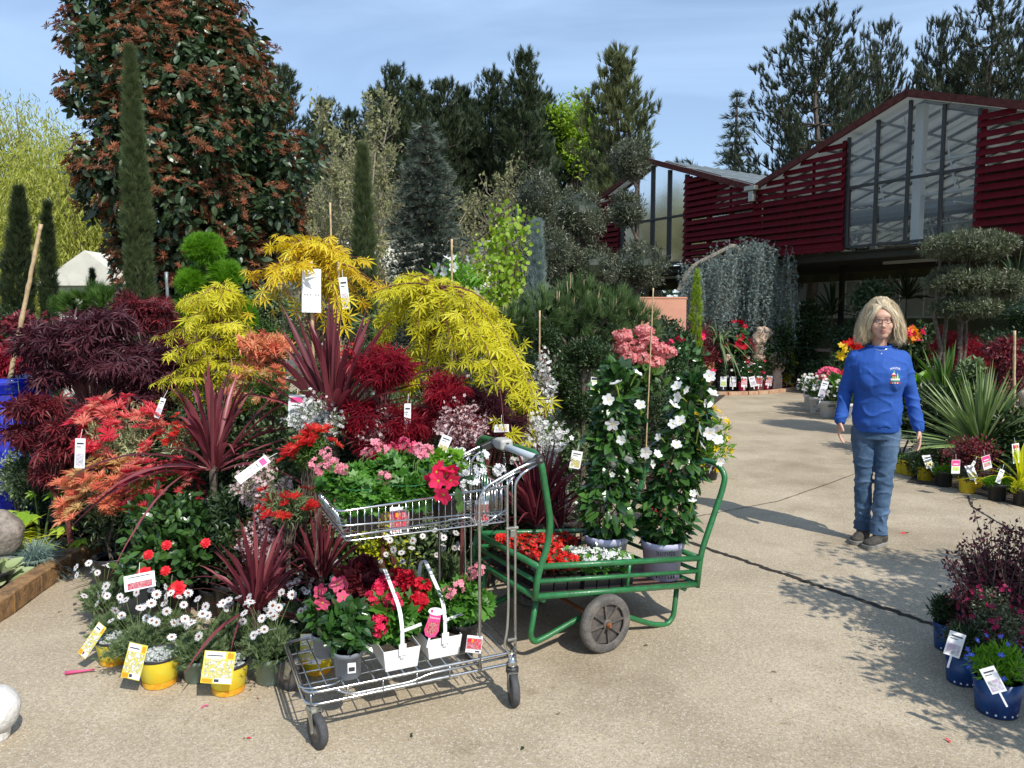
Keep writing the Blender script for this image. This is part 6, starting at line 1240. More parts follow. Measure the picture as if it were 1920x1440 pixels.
# ------------------------------------------------------------------ litter on the concrete
pm('petal', (.6, .02, .03), .6); pm('petal_pink', (.6, .08, .2), .6); pm('dryleaf', (.2, .14, .06), .8)
for i, (px, py, s, mt, lb) in enumerate([(1697, 1000, .03, 'petal', 'red petal lying right of the woman shoes'), (383, 1325, .012, 'petal_pink', 'small pink petal in front of the trolley'), (455, 1293, .012, 'petal', 'red petal beside the yellow pot'), (483, 1312, .01, 'petal', 'tiny red petal by the trolley shadow'), (463, 1386, .01, 'petal', 'tiny red petal under the trolley shadow'), (770, 1381, .011, 'L_dark', 'crumpled green leaf below the trolley'), (983, 1406, .012, 'L_dark', 'green leaf bit right of the front castor'), (460, 1386, .008, 'dryleaf', 'dark bit near the front castor'), (110, 1148, .012, 'dryleaf', 'dark bit on the concrete by the timber edging'), (1330, 870, .02, 'dryleaf', 'brown leaf on the concrete behind the mandevilla'), (1050, 1340, .01, 'dryleaf', 'dark speck right of the trolley castor'), (1450, 1260, .01, 'dryleaf', 'dark speck in the open concrete'), (1780, 1390, .011, 'petal', 'dark red petal near the bottom right'), (1210, 1210, .012, 'dryleaf', 'brown speck right of the cart wheel')]):
    c = GP(px, py)+A(0, 0, .006); g = Geo(); scat(g, TL['big'], np.array([c]*2), rdir(2)*A(1, 1, .15), rdir(2)*.4+UP, s*1.5); tag(g.obj('fallen_petal' if 'petal' in mt else 'fallen_leaf', mt), lb, 'petal' if 'petal' in mt else 'leaf litter')
g = Geo(); P = np.stack([rg.uniform(-1.2, 4, 900), rg.uniform(2.4, 9, 900), np.full(900, .004)], -1); scat(g, TL['leaf'], P, rdir(900)*A(1, 1, .1), rdir(900)*.3+UP, .009*(.4+rg.random(900))); o = g.obj('dirt_specks', 'dryleaf'); o['kind'] = 'stuff'; tag(o, 'tiny dark leaf crumbs strewn over the concrete', 'litter')
a = GP(122, 1262, .01); b = GP(178, 1255, .012); g = Geo(); tube(g, [a, (a+b)/2, b], [.009, .006, .003], 7); tag(g.obj('fallen_bud', 'petal_pink', smooth=True), 'long pink trumpet bud lying on the concrete left of the pots', 'bud')
c = GP(152, 1226, .02); g = Geo(); scat(g, TL['daisy'], np.array([c]), rdir(1), np.array([A(-.1, -.5, .8)]), .021); tag(g.obj('drooping_daisy', ['F_white', 'F_heart']), 'single daisy head lying at the left of the yellow pot', 'daisy head')
# ------------------------------------------------------------------ shopping trolley
TA = math.atan2(.42, .907); TO = A(-.745, 2.585, 0)
def tw(x, y, z): return TO+RZ(TA)@A(x, y, z)
tr = thing('plant_trolley', 'chrome wire plant trolley with upper basket and low deck in the foreground', 'trolley', TO, rz=TA)
LW, WW = .86, .48
def T(name, paths, r, mat='chrome', parent=tr, k=6, closed=False, rad=.03):
    g = Geo()
    for p in paths: tube(g, smoothpath(p, rad) if len(p) > 2 else np.array(p, float), r, k, closed)
    return g.obj(name, mat, parent, smooth=True, local=True)
def ring(x0, x1, y0, y1, z, rad=.05, n=5):
    P = []
    for cx, cy, a0 in ((x1-rad, y1-rad, 0), (x0+rad, y1-rad, 90), (x0+rad, y0+rad, 180), (x1-rad, y0+rad, 270)):
        for t in np.linspace(0, 90, n): a = math.radians(a0+t); P.append([cx+rad*math.cos(a), cy+rad*math.sin(a), z])
    return np.array(P)
g = Geo(); tube(g, ring(0, LW-.02, .0, WW, .205), .0055, 7, True); tube(g, ring(.005, LW-.02, .008, WW-.008, .155), .006, 7, True); tube(g, ring(-.012, .14, .015, WW-.015, .215), .004, 6, True)
tube(g, smoothpath([(.1, .004, .205), (.16, .004, .17), (.40, .004, .168), (.47, .004, .185), (.84, .004, .188)], .03), .005, 6); tube(g, smoothpath([(.1, WW-.004, .205), (.16, WW-.004, .17), (.40, WW-.004, .168), (.47, WW-.004, .185), (.84, WW-.004, .188)], .03), .005, 6)
deck = g.obj('deck_frame', 'chrome', tr, smooth=True, local=True)
g = Geo()
for x in np.linspace(.03, .66, 12): tube(g, [(x, .0, .199), (x, WW, .199)], .003, 5)
for y in (.1, .2, .28, .38): tube(g, [(.0, y, .194), (.72, y, .194)], .003, 5)
for x in np.linspace(.02, .82, 7): tube(g, [(x, .001, .157), (x, .001, .2)], .003, 4)
for x in np.linspace(.7, .8, 4): tube(g, smoothpath([(x, .03, .199), (x+.01, .3, .199), (x+.02, .36, .26)], .03), .0025, 4)
g.obj('deck_wires', 'chrome', deck, smooth=True, local=True)
for s, y in (('near', 0.), ('far', WW)):
    T('upright', [[(.68, y, .15), (.68, y, .86), (.71, y, .90), (.86, y, .965), (.94, y, .985)]], .0065)
    T('upright', [[(.81, y, .11), (.81, y, .2), (.785, y, .24), (.80, y, .30), (.805, y, .4), (.80, y, .9), (.83, y, .93)]], .006)
    T('upright', [[(.835, y, .11), (.835, y, .9), (.86, y, .935), (.93, y, .97)]], .006)
    T('brace', [[(.69, y, .865), (.80, y, .93), (.86, y, .95)], [(.68, y, .74), (.80, y, .8)], [(.70, y, .9), (.70, y, .78), (.8, y, .78)]], .004)
    g = Geo(); box(g, (.82, y, .72), (.055, .016, .01)); box(g, (.82, y, .70), (.02, .024, .03)); box(g, (.82, y, .26), (.04, .014, .01)); g.obj('clamp', 'zinc', tr, local=True, bev=.002)
# basket
g = Geo(); x0, x1, zb = .15, .80, .75
def rim(x): return .862+.03*(x-x0)/(x1-x0)
tube(g, smoothpath([(x1, 0, rim(x1)), (x0, .0, rim(x0)), (x0-.02, .02, rim(x0)), (x0-.02, WW-.04, rim(x0)), (x0, WW-.02, rim(x0)), (x1, WW-.02, rim(x1))], .03), .0048, 6)
tube(g, smoothpath([(x1, 0, .792), (x0, .0, .808), (x0-.01, .02, .808), (x0-.01, WW-.04, .808), (x0, WW-.02, .808), (x1, WW-.02, .792)], .03), .004, 6)
tube(g, smoothpath([(.64, 0, .783), (x0, .0, .768), (x0, .02, .768), (x0, WW-.04, .768), (x0, WW-.02, .768), (.64, WW-.02, .783)], .03), .0045, 6)
tube(g, ring(x0+.01, x1, 0, WW-.02, zb, .02), .0035, 5, True)
tube(g, smoothpath([(.55, 0, .785), (.645, 0, .785), (.66, 0, .76), (.68, 0, .75)], .02), .0045, 5)
bk = g.obj('basket_frame', 'chrome', tr, smooth=True, local=True); g = Geo()
for x in np.arange(x0+.025, x1, .026):
    for y in (0, WW-.02): tube(g, [(x, y, zb), (x, y, rim(x))], .0017, 4)
    tube(g, [(x, 0, zb), (x, WW-.02, zb)], .0017, 4)
for y in np.arange(.02, WW-.03, .024): tube(g, [(x0+.01, y, zb), (x0-.02, y, rim(x0))], .0017, 4)
for y in np.arange(.06, WW-.03, .05): tube(g, [(x0, y, zb), (x1, y, zb)], .002, 4)
for x in np.arange(.69, .83, .022):
    for y in (0, WW-.02): tube(g, [(x, y, zb+.03), (x, y, .868+(x-.68)*.42)], .0017, 4)
for y in np.arange(.02, WW-.03, .03): tube(g, [(x1, y, zb), (x1, y, rim(x1))], .0017, 4)
g.obj('basket_wires', 'chrome', bk, smooth=True, local=True)
g = Geo()
for z in (.8, .92, .98): tube(g, smoothpath([(.80, 0, z-.04), (.86, .02, z), (.86, WW-.02, z), (.8, WW, z-.04)], .03), .0035, 5)
# handle
g = Geo(); tube(g, [(.945, .02, .988), (.945, WW-.02, .988)], .0155, 14); g.obj('handle', 'handlegrey', tr, smooth=True, local=True)
for y in (.01, WW-.01):
    g = Geo(); box(g, (.918, y, .975), (.075, .028, .034), RY(-.35)); tube(g, [(.945, y-.017, .988), (.945, y+.017, .988)], .02, 12); b_ = g.obj('handle_bracket', 'blackpl', tr, local=True, bev=.004)
    g = Geo(); tube(g, [(.945, y-.021, .988), (.945, y+.021, .988)], .007, 8); g.obj('bolt', 'zinc', b_, local=True)
g = Geo(); box(g, (.945, .36, .998), (.062, .088, .05)); lk = g.obj('coin_lock', 'lockgrey', tr, local=True, bev=.014); lk.modifiers['bevel'].segments = 4
g = Geo(); box(g, (.945, .314, .998), (.012, .004, .022)); g.obj('coin_slot', 'blackpl', lk, local=True)
# chain
g = Geo(); a, b_ = A(.93, .32, .97), A(.86, .1, .90)
for i in range(26):
    t = i/25; p = a+(b_-a)*t+A(0, 0, -.07*math.sin(t*PI)); R = RZ(i*.9)@RX(i % 2*PI/2); th = np.arange(8)*PI/4; L_ = np.stack([np.cos(th)*.004, np.sin(th)*.008, th*0], -1)@R.T+p; tube(g, L_, .0012, 4, True)
g.obj('chain', 'chrome', tr, smooth=True, local=True)
def castor(x, y, ang):
    R = RZ(ang); c = A(x, y, 0); w0 = c+R@A(.035, 0, .063)
    g = Geo(); lathe(g, [(.022, .128), (.024, .132), (.024, .142), (.016, .146)], c, 16)
    for s in (-1, 1):
        pl = [(-.014, .132), (.03, .132), (.043, .066), (.04, .056), (.028, .056), (.022, .07)]; V = [c+R@A(x, s*.019+e, z) for e in (-.0013, .0013) for x, z in pl]; k_ = len(pl); g.add(V, [np.array([list(range(k_))[::-1], list(range(k_, 2*k_))]), np.array([[i, (i+1) % k_, k_+(i+1) % k_, k_+i] for i in range(k_)])])
    box(g, c+R@A(.006, 0, .13), (.055, .04, .004), R); f = g.obj('castor_fork', 'zinc', tr, local=True)
    g = Geo(); RR = R@RX(PI/2); lathe(g, [(.044, -.014), (.058, -.0155), (.063, -.010), (.064, 0), (.063, .010), (.058, .0155), (.044, .014)], w0, 36, R=RR, cap=False); wh = g.obj('wheel', 'rubber', f, smooth=True, local=True)
    g = Geo(); lathe(g, [(.01, -.02), (.014, -.018), (.016, -.0135), (.036, -.011), (.043, -.0135), (.0445, -.013), (.0445, .013), (.043, .0135), (.036, .011), (.016, .0135), (.014, .018), (.01, .02)], w0, 32, R=RR); g.obj('hub', 'hubblack', wh, smooth=True, local=True)
    g = Geo(); lathe(g, [(.003, -.025), (.007, -.025), (.007, .025), (.003, .025)], w0, 8, R=RR); g.obj('axle_bolt', 'zinc', wh, local=True)
castor(.03, .03, -1.3); castor(.82, .0, -1.8); castor(.03, WW-.03, 2.3); castor(.82, WW, -1.9)
for y in (0, WW):
    g = Geo(); lathe(g, [(.014, .145), (.02, .15), (.018, .16), (.021, .165), (.015, .172), (.015, .178), (.008, .186)], (.822, y, 0), 18); cp = g.obj('castor_stem', 'chrome', tr, smooth=True, local=True); g = Geo(); lathe(g, [(.024, .12), (.0265, .124), (.0265, .14), (.022, .147)], (.822, y, 0), 18); g.obj('bumper_ring', 'blackpl', cp, local=True)
# ------------------------------------------------------------------ things on the trolley
def gera_plant(o, c, r, h, n=40, k=24, mat='L_gera', size=.034, ball=None, tpl='gera', nf=8, fm=('F_lpink', 'F_pink'), loose=False, hr=.022, fs=.013, cnt=22, pos=None):
    Cc, Rr = clumps(c, (r, r*.85, h), k, r*.34, .5); g = Geo(); limbs(g, [c-A(0, 0, h), c, c+A(0, 0, h*.5)], Cc, .004, 1, 4); g.obj('stem', 'stem_green', o)
    g = Geo(); leafcloud(g, Cc, Rr, n, tpl, size, out=.5, up=.1, jit=.45, nrm_up=1.1); g.obj('foliage', mat, o)
    ps = pos if pos is not None else [c+rdir(1)[0]*A(r*.9, r*.6, h*.3)+A(0, -.02, h*1.15+.03*rg.random()) for _ in range(nf)]
    for p in ps:
        p = np.array(p); g = Geo(); tube(g, [A(c[0]*.6+p[0]*.4, c[1]*.6+p[1]*.4, c[2]+h*.2), (c+p)/2+A(0, 0, .03), p], [.0022, .0018, .0015], 4, mi=2); q = rdir(cnt); P = p+q*hr*(1 if not loose else 1.2); scat(g, TL['fl5' if loose else 'frill'], P, rdir(cnt), nz(q+A(0, -.3, .3)), fs*(.8+.4*rg.random(cnt))); g.obj('flower_head', [fm[0], fm[1], 'stem_green'], o)
# planter boxes
def planter(label, x, y, L=.34, w=.148, h=.085, dz=.2):
    b = tw(x, y, dz); o = thing('planter_box', label, 'planter', b, 'white planter boxes with red geraniums'); R = RZ(TA); cy = A(0, L/2, 0)
    g = Geo(); 
    v = []
    for z, s in ((0, .86), (h, 1), (h, .96), (.012, .82)):
        for sx, sy in ((-1, -1), (1, -1), (1, 1), (-1, 1)): v.append(R@(A(sx*w/2*s, L/2+sy*(L/2-(1-s)*w/2), z))+b)
    F = []
    for l in range(3):
        for j in range(4): q = l*4; F.append([q+j, q+(j+1) % 4, q+4+(j+1) % 4, q+4+j])
    F.append([3, 2, 1, 0]); F.append([12, 13, 14, 15]); g.add(v, F); g.obj('trough', 'whitepl', o, bev=.004)
    g = Geo(); box(g, b+R@A(0, L/2, h*.82), (w*.93, L*.95, .006), R); g.obj('soil', 'soil', o)
    # strap handle arching over the long side
    g = Geo(); P = smoothpath([(0, -.002, .05), (0, -.004, .17), (0, .03, .235), (0, .25, .33), (0, L-.03, .30), (0, L, .2), (0, L+.002, .05)], .05, 6); P = np.array([R@p+b for p in P]); t = nz(np.gradient(P, axis=0)); sx = R@A(1, 0, 0); nn = np.cross(t, sx)
    V = np.stack([P-sx*.0075-nn*.0018, P+sx*.0075-nn*.0018, P+sx*.0075+nn*.0018, P-sx*.0075+nn*.0018], 1).reshape(-1, 3); i = np.arange(len(P)-1)[:, None]*4; j = np.arange(4)[None]; g.add(V, [np.stack([i+j, i+(j+1) % 4, i+4+(j+1) % 4, i+4+j], -1).reshape(-1, 4), np.array([[3, 2, 1, 0]]), np.array([[0, 1, 2, 3]])+4*(len(P)-1)]); hd = g.obj('handle', 'whitepl', o)
    g = Geo(); box(g, b+R@A(.035, -.006, .165), (.085, .003, .013), R@RY(-.2)); g.obj('strap_end', 'whitepl', hd, bev=.002); g = Geo(); box(g, b+R@A(0, -.007, .085), (.03, .003, .045), R); g.obj('strap_clip', 'whitepl', hd, bev=.002); return o, b, R
o, b, R = planter('front left white planter box of crimson geraniums with strap handle', .375, .045)
pts = [W(715, 1105, 2.93), W(700, 1125, 2.9), W(725, 1095, 3.0), W(712, 1172, 2.82), W(690, 1090, 3.05), W(735, 1130, 2.88), W(680, 1110, 3.1)]
gera_plant(o, b+R@A(-.01, .15, .15), .125, .1, 34, 28, size=.045, fm=('F_hot', 'F_crimson'), hr=.032, fs=.014, cnt=44, pos=pts)
o, b, R = planter('right hand white planter box of dark red geraniums with picture tag', .56, .075)
pts = [W(760, 1085, 3.08), W(790, 1100, 3.0), W(785, 1130, 2.95), W(770, 1105, 3.05), W(745, 1080, 3.15), W(800, 1110, 3.05)]
gera_plant(o, b+R@A(0, .15, .15), .12, .1, 34, 28, size=.045, fm=('F_crimson', 'F_red'), hr=.031, fs=.014, cnt=44, pos=pts)
# its shaped tag: oval header, red body, white stem
tc_ = W(812, 1168, 2.86); g = Geo(); R2 = RZ(TA-.1)@RY(.25)
th = np.linspace(0, 2*PI, 25)[:-1]; g.add([R2@A(math.cos(a)*.032, -.004, math.sin(a)*.016+.048)+tc_ for a in th], [list(range(24))]); g.add([R2@A(x, -.003, z)+tc_ for x, z in [(-.022, .04), (.024, .04), (.026, .0), (.03, -.03), (.02, -.052), (0, -.06), (-.02, -.052), (-.03, -.03), (-.026, 0)]], [list(range(9))], 1)
g.add([R2@A(x, -.0045, z)+tc_ for x, z in [(-.02, .005), (.022, .005), (.025, -.03), (0, -.052), (-.025, -.03)]], [list(range(5))], 2); g.add([R2@A(x, -.0045, z)+tc_ for x, z in [(-.022, .042), (-.012, .042), (-.012, .054), (-.022, .054)]], [[0, 1, 2, 3]], 1); box(g, tc_+R2@A(0, 0, -.075), (.008, .0015, .05), R2); tgo = g.obj('plant_label', ['card', 'pinkcard', 'pic_red'], o)
t_ = text('Géraniums', .0098, 'white_ink', tgo, (0, 0, 0), (0, 0, 0)); t_.matrix_local = Matrix.Translation(Vector(tc_+R2@A(.001, -.0055, .022))-o.location) @ Matrix(R2.tolist()).to_4x4() @ Matrix.Rotation(PI/2, 4, 'X')
# grey pot with pink mandevilla
b = tw(.175, .09, .2); o = thing('mandevilla_pot', 'grey pot with pink mandevilla trumpets on the trolley deck', 'potted mandevilla', b); z = make_pot(o, b, .058, .105, 'greypot', taper=.8)
g = Geo(); box(g, b+RZ(.25)@A(.012, -.0515, .052), (.03, .001, .042), RZ(.25)@RX(.1)); box(g, b+RZ(.25)@A(.012, -.0525, .048), (.022, .001, .016), RZ(.25)@RX(.1), 1); g.obj('price_sticker', ['card', 'ink'], o)
Cc, Rr = clumps(b+A(0, .02, z+.1), (.1, .09, .085), 20, .035); g = Geo(); limbs(g, [b+A(0, 0, z), b+A(0, 0, z+.05), b+A(0, 0, z+.12)], Cc, .003, 1, 4); g.obj('stem', 'stem_green', o); g = Geo(); leafcloud(g, Cc, Rr, 26, 'big', .048, jit=.5); g.obj('foliage', 'L_mande', o)
def trumpets(o, pts, size, mats, face=A(-.1, -.9, .3), name='flower'):
    for p in pts:
        p = np.array(p); n_ = nz(face+rg.normal(size=3)*.35); g = Geo(); scat(g, TL['trumpet'], p[None], rdir(1), n_[None], size*(.85+.3*rg.random(1))); tube(g, [p+n_*size*.1, p-n_*size*.9, p-n_*size*1.6+A(0, 0, -size*.4)], [size*.16, size*.1, size*.05], 6, mi=2); g.obj(name, mats+['F_grn'], o)
trumpets(o, [W(642, 1120, 2.82), W(605, 1130, 2.84), W(632, 1095, 2.86), W(598, 1108, 2.9), W(648, 1090, 2.95), W(590, 1140, 2.88)], .03, ['F_pink', 'F_yellow'])
# second grey pot behind
b = tw(.13, .3, .2); o = thing('mandevilla_pot', 'second dark grey pot behind the pink mandevilla on the deck corner', 'potted mandevilla', b); z = make_pot(o, b, .052, .095, 'greypot'); Cc, Rr = clumps(b+A(0, .0, z+.08), (.1, .09, .08), 18, .035); g = Geo(); leafcloud(g, Cc, Rr, 26, 'big', .045, jit=.5); g.obj('foliage', 'L_mande', o)
# dark red foliage flower behind boxes
b = tw(.30, .38, .2); o = thing('geranium_pot', 'burgundy leaved plant in shade between planter handles', 'potted geranium', b); z = make_pot(o, b, .055, .1, 'blackpl'); Cc, Rr = clumps(b+A(0, 0, z+.17), (.11, .1, .1), 20, .04); g = Geo(); limbs(g, [b, b+A(0, 0, .1), b+A(0, 0, .3)], Cc, .003, 1, 3); leafcloud(g, Cc, Rr, 30, 'gera', .04, jit=.5); g.obj('foliage', 'L_burg', o)
def ivyg(label, x, y, zb, r=.06, h=.1, pr=.13, ph=.1, nf=5, pos=None, hanger=True, fm=('F_lpink', 'F_hot'), tag_=None, mat='L_gera', loose=True, n=44, up=0.03, size=.034):
    b = tw(x, y, zb); o = thing('ivy_geranium', label, 'potted geranium', b, 'ivy geraniums in black pots'); z = make_pot(o, b, r, h, 'blackpl', soil=False, taper=.85)
    gera_plant(o, b+A(0, 0, h+ph*.5+up), pr, ph, n, 26, mat=mat, size=size, nf=nf, pos=pos, fm=fm, loose=loose, hr=.018, fs=.012, cnt=14)
    if hanger:
        g = Geo()
        for a in (0.4, 2.0, 3.6, 5.2): tube(g, [b+A(math.cos(a)*r*1.05, math.sin(a)*r*1.05, h*.95), b+A(math.cos(a)*r*1.3, math.sin(a)*r*1.3, h+.065)], .0018, 4)
        th = np.linspace(0, 2*PI, 21)[:-1]; tube(g, np.stack([b[0]+np.cos(th)*r*1.3, b[1]+np.sin(th)*r*1.3, np.full(20, b[2]+h+.065)], -1), .0018, 4, True); g.obj('wire_hanger', 'greenpaint', o)
    if tag_: card(o, tag_[0], tag_[1], tag_[2], tag_[3], tag_[4], tag_[5], 'pic_red', 'red', 0)
    return o
ivyg('big ivy geranium in a black pot with red picture card at the deck right end', .665, .15, .2, .066, .11, .135, .1, hanger=True, pos=[W(897, 1068, 2.95), W(842, 1110, 2.9), W(860, 1100, 2.95), W(885, 1075, 3.0)], tag_=(W(889, 1208, 2.86), .062, .066, -.15, .1, .14))
ivyg('green ivy geranium with wire hanger at the left end of the basket', .25, .13, .755, .062, .1, .13, .07, n=40, pos=[W(622, 862, 2.85), W(640, 880, 2.8), W(606, 880, 2.85), W(590, 870, 2.9)], up=-.01)
ivyg('ivy geranium behind at the left end of the basket', .25, .33, .755, .062, .1, .13, .08, n=40, pos=[W(705, 835, 3.1), W(690, 850, 3.1), W(720, 845, 3.1), W(612, 850, 3.1)], up=0)
ivyg('ivy geranium with coral head in the middle of the basket, picture card hanging outside', .43, .12, .755, .062, .1, .13, .075, n=44, pos=[W(793, 850, 2.95), W(785, 842, 3.0), W(800, 845, 2.95), W(722, 895, 2.8)], tag_=(W(749, 975, 2.775), .074, .1, -.12, .42, .04), up=-.01)
ivyg('ivy geranium at the back middle of the basket', .45, .34, .755, .062, .1, .13, .08, n=40, pos=[W(758, 830, 3.15), W(770, 838, 3.1), W(735, 840, 3.15)], fm=('F_pink', 'F_hot'))
ivyg('small leaved white flowered verbena at the handle end of the basket', .64, .3, .755, .06, .1, .13, .08, n=70, pos=[W(868, 880, 2.95), W(875, 912, 2.9), W(900, 880, 3.05), W(850, 865, 3.1), W(890, 905, 3.0), W(935, 880, 3.1), W(862, 848, 3.2), W(905, 855, 3.2)], fm=('F_white', 'F_lav'), mat='L_fresh', tag_=(W(903, 962, 2.93), .06, .1, -.1, .35, .08), hanger=False, size=.024)
b = tw(.585, .12, .755); o = thing('mandevilla_pot', 'pink mandevilla in a black pot with open trumpets over the basket rim', 'potted mandevilla', b); z = make_pot(o, b, .06, .1, 'blackpl')
Cc, Rr = clumps(b+A(-.02, .0, .13), (.1, .09, .06), 16, .035); g = Geo(); limbs(g, [b+A(0, 0, .08), b+A(0, 0, .12), b+A(0, 0, .16)], Cc, .003, 1, 3); leafcloud(g, Cc, Rr, 12, 'big', .055, jit=.5); g.obj('foliage', 'L_mande', o)
trumpets(o, [W(832, 927, 2.76), W(822, 902, 2.8), W(838, 885, 2.83), W(848, 878, 2.86), W(812, 900, 2.84), W(826, 878, 2.88), W(845, 900, 2.83), W(818, 885, 2.84), W(850, 890, 2.9)], .034, ['F_hot', 'F_yellow'])
g = Geo(); scat(g, TL['big'], np.array([W(857, 915, 2.78), W(862, 935, 2.79)]), np.array([A(.2, -.2, -1), A(.0, -.1, -1)]), np.array([A(.2, -1, .1), A(0, -1, 0)]), .06); g.obj('hanging_leaf', 'L_mande', o)
# ------------------------------------------------------------------ green two wheeled cart
GA = math.radians(30); GT = math.radians(7); GO = A(.1035, 3.224, .325); GL, GWd = .98, .6
MR = RZ(GA)@RY(GT)
def gw(x, y, z): return GO+MR@A(x, y, z)
ct = thing('green_cart', 'green tubular two wheeled plant cart tilted back onto its right legs', 'cart', GO, rot=(0, GT, GA))
def CT(name, paths, r, mat='greenpaint', rad=.06, k=12, parent=ct, closed=False):
    g = Geo()
    for p in paths: tube(g, smoothpath(p, rad, 7) if len(p) > 2 else np.array(p, float), r, k, closed)
    return g.obj(name, mat, parent, smooth=True, local=True)
for nm_, pts in (('side_rail', ((0, 0), (GL, 0))), ('side_rail', ((0, GWd), (GL, GWd))), ('end_rail', ((0, 0), (0, GWd))), ('end_rail', ((GL, 0), (GL, GWd)))):
    (xa, ya), (xb, yb) = pts
    CT(nm_, [[(xa, ya, 0), (xb, yb, 0)]], .0145); CT(nm_, [[(xa, ya, .068), (xb, yb, .068)]], .0105); CT(nm_, [[(xa, ya, .135), (xb, yb, .135)]], .0145)
for y in (0, GWd): CT('upright', [[(.52, y, 0), (.52, y, .135)]], .0085)
CT('push_handle', [[(0, 0, -.015), (.0, 0, .1), (.035, 0, .22), (.04, 0, .33), (-.045, 0, .60), (-.05, .05, .635), (-.05, GWd-.05, .635), (-.045, GWd, .60), (.04, GWd, .33), (.035, GWd, .22), (0, GWd, .1), (0, GWd, -.015)]], .0155)
CT('push_handle', [[(GL, 0, -.015), (GL, 0, .16), (GL+.10, 0, .48), (GL+.115, 0, .56), (GL+.1, .05, .615), (GL+.1, GWd-.05, .615), (GL+.115, GWd, .56), (GL+.10, GWd, .48), (GL, GWd, .16), (GL, GWd, -.015)]], .0155)
for y in (.06, GWd-.06): CT('leg_frame', [[(.05, y, 0), (.035, y, -.2), (.06, y, -.235), (.12, y, -.215), (.30, y, -.14), (.52, y, -.135), (.76, y, -.21), (.86, y, -.222), (.9, y, -.18), (.9, y, 0)]], .0135, rad=.05)
g = Geo()
for i in range(6): box(g, (GL/2, .055+i*.098, -.008), (GL-.03, .092, .014))
g.obj('floor_boards', 'boards', ct, local=True)
CT('cross_bar', [[(.05, .0, -.02), (.05, GWd, -.02)], [(.9, 0, -.02), (.9, GWd, -.02)]], .012)
CT('axle', [[(.39, -.03, -.143), (.39, GWd+.03, -.143)]], .009, 'rust')
for y, s in ((-.025, -1), (GWd+.025, 1)):
    RR = RX(PI/2)*1.0; c = A(.39, y, -.143)
    g = Geo(); lathe(g, [(.096, -.02), (.105, -.022), (.125, -.0235), (.134, -.018), (.1385, -.008), (.1385, .008), (.134, .018), (.125, .0235), (.105, .022), (.096, .02)], c, 48, R=RR, cap=False); wh = g.obj('wheel', 'tyre', ct, smooth=True, local=True)
    g = Geo(); lathe(g, [(.094, -.017), (.098, -.021), (.1, -.02), (.1, .02), (.098, .021), (.094, .017)], c, 40, R=RR, cap=False); lathe(g, [(.001, -.005), (.094, -.005), (.094, .005), (.001, .005)], c, 40, R=RR); lathe(g, [(.018, -.024), (.024, -.02), (.026, .0), (.024, .02), (.018, .024)], c, 20, R=RR)
    hb = g.obj('rim', 'hubblack', wh, local=True)
    for i in range(8): a = i*PI/4+.25; g = Geo(); box(g, c+A(math.cos(a)*.058, -.012*0, math.sin(a)*.058)+A(0, 0, 0), (.076, .034, .009), RY(-a)); g.obj('spoke', 'hubblack', hb, local=True)
    g = Geo(); lathe(g, [(.001, 0), (.013, 0), (.013, .012), (.008, .014), (.008, .02), (.001, .02)], c+A(0, s*.024, 0), 6, R=RX(PI/2 if s < 0 else -PI/2)); g.obj('nut', 'rust', wh, local=True)
# begonia trays
def begtray(label, x, y, fm, nx=4, ny=2, leafmat='L_begonia', den=34):
    root = gw(x, y, .0); o = thing('begonia_tray', label, 'plant tray', root, 'plastic trays of begonias on the green cart'); cw = .075
    g = Geo()
    for i in range(nx):
        for j in range(ny): c = gw(x+i*cw+cw/2, y+j*cw+cw/2, .036); v = []; box(g, c, (cw*.9, cw*.9, .07), MR)
    g.obj('cell_tray', 'blackpl', o); L = Geo(); Fl = Geo()
    for i in range(nx):
        for j in range(ny):
            c = gw(x+i*cw+cw/2, y+j*cw+cw/2, .105); n = 44; d = rdir(n); d[:, 2] = d[:, 2]*.6+.2; P = c+d*A(.043, .043, .035); scat(L, TL['round'], P, d+rg.normal(size=P.shape)*.4, d*.6+A(0, 0, .8), .03*(.7+.5*rg.random(n)), 0)
            d = rdir(den); d[:, 2] = abs(d[:, 2]); P = c+d*A(.046, .046, .05); scat(Fl, TL['fl4'], P, rdir(den), nz(d+A(0, -.5, .4)+rg.normal(size=P.shape)*.3), .0125*(.7+.6*rg.random(den)))
    L.obj('foliage', leafmat, o); Fl.obj('flowers', [fm, 'F_yellow'], o); return o
begtray('tray of red begonias in the near left of the green cart', .05, .04, 'F_red', 3, 3)
begtray('tray of red begonias at the far left of the green cart', .05, .30, 'F_red', 4, 3)
begtray('tray of white begonias in the near middle of the green cart', .29, .035, 'F_white', 4, 3, 'L_gera', 30)
begtray('tray of red begonias far behind the white ones', .36, .38, 'F_red', 2, 2)
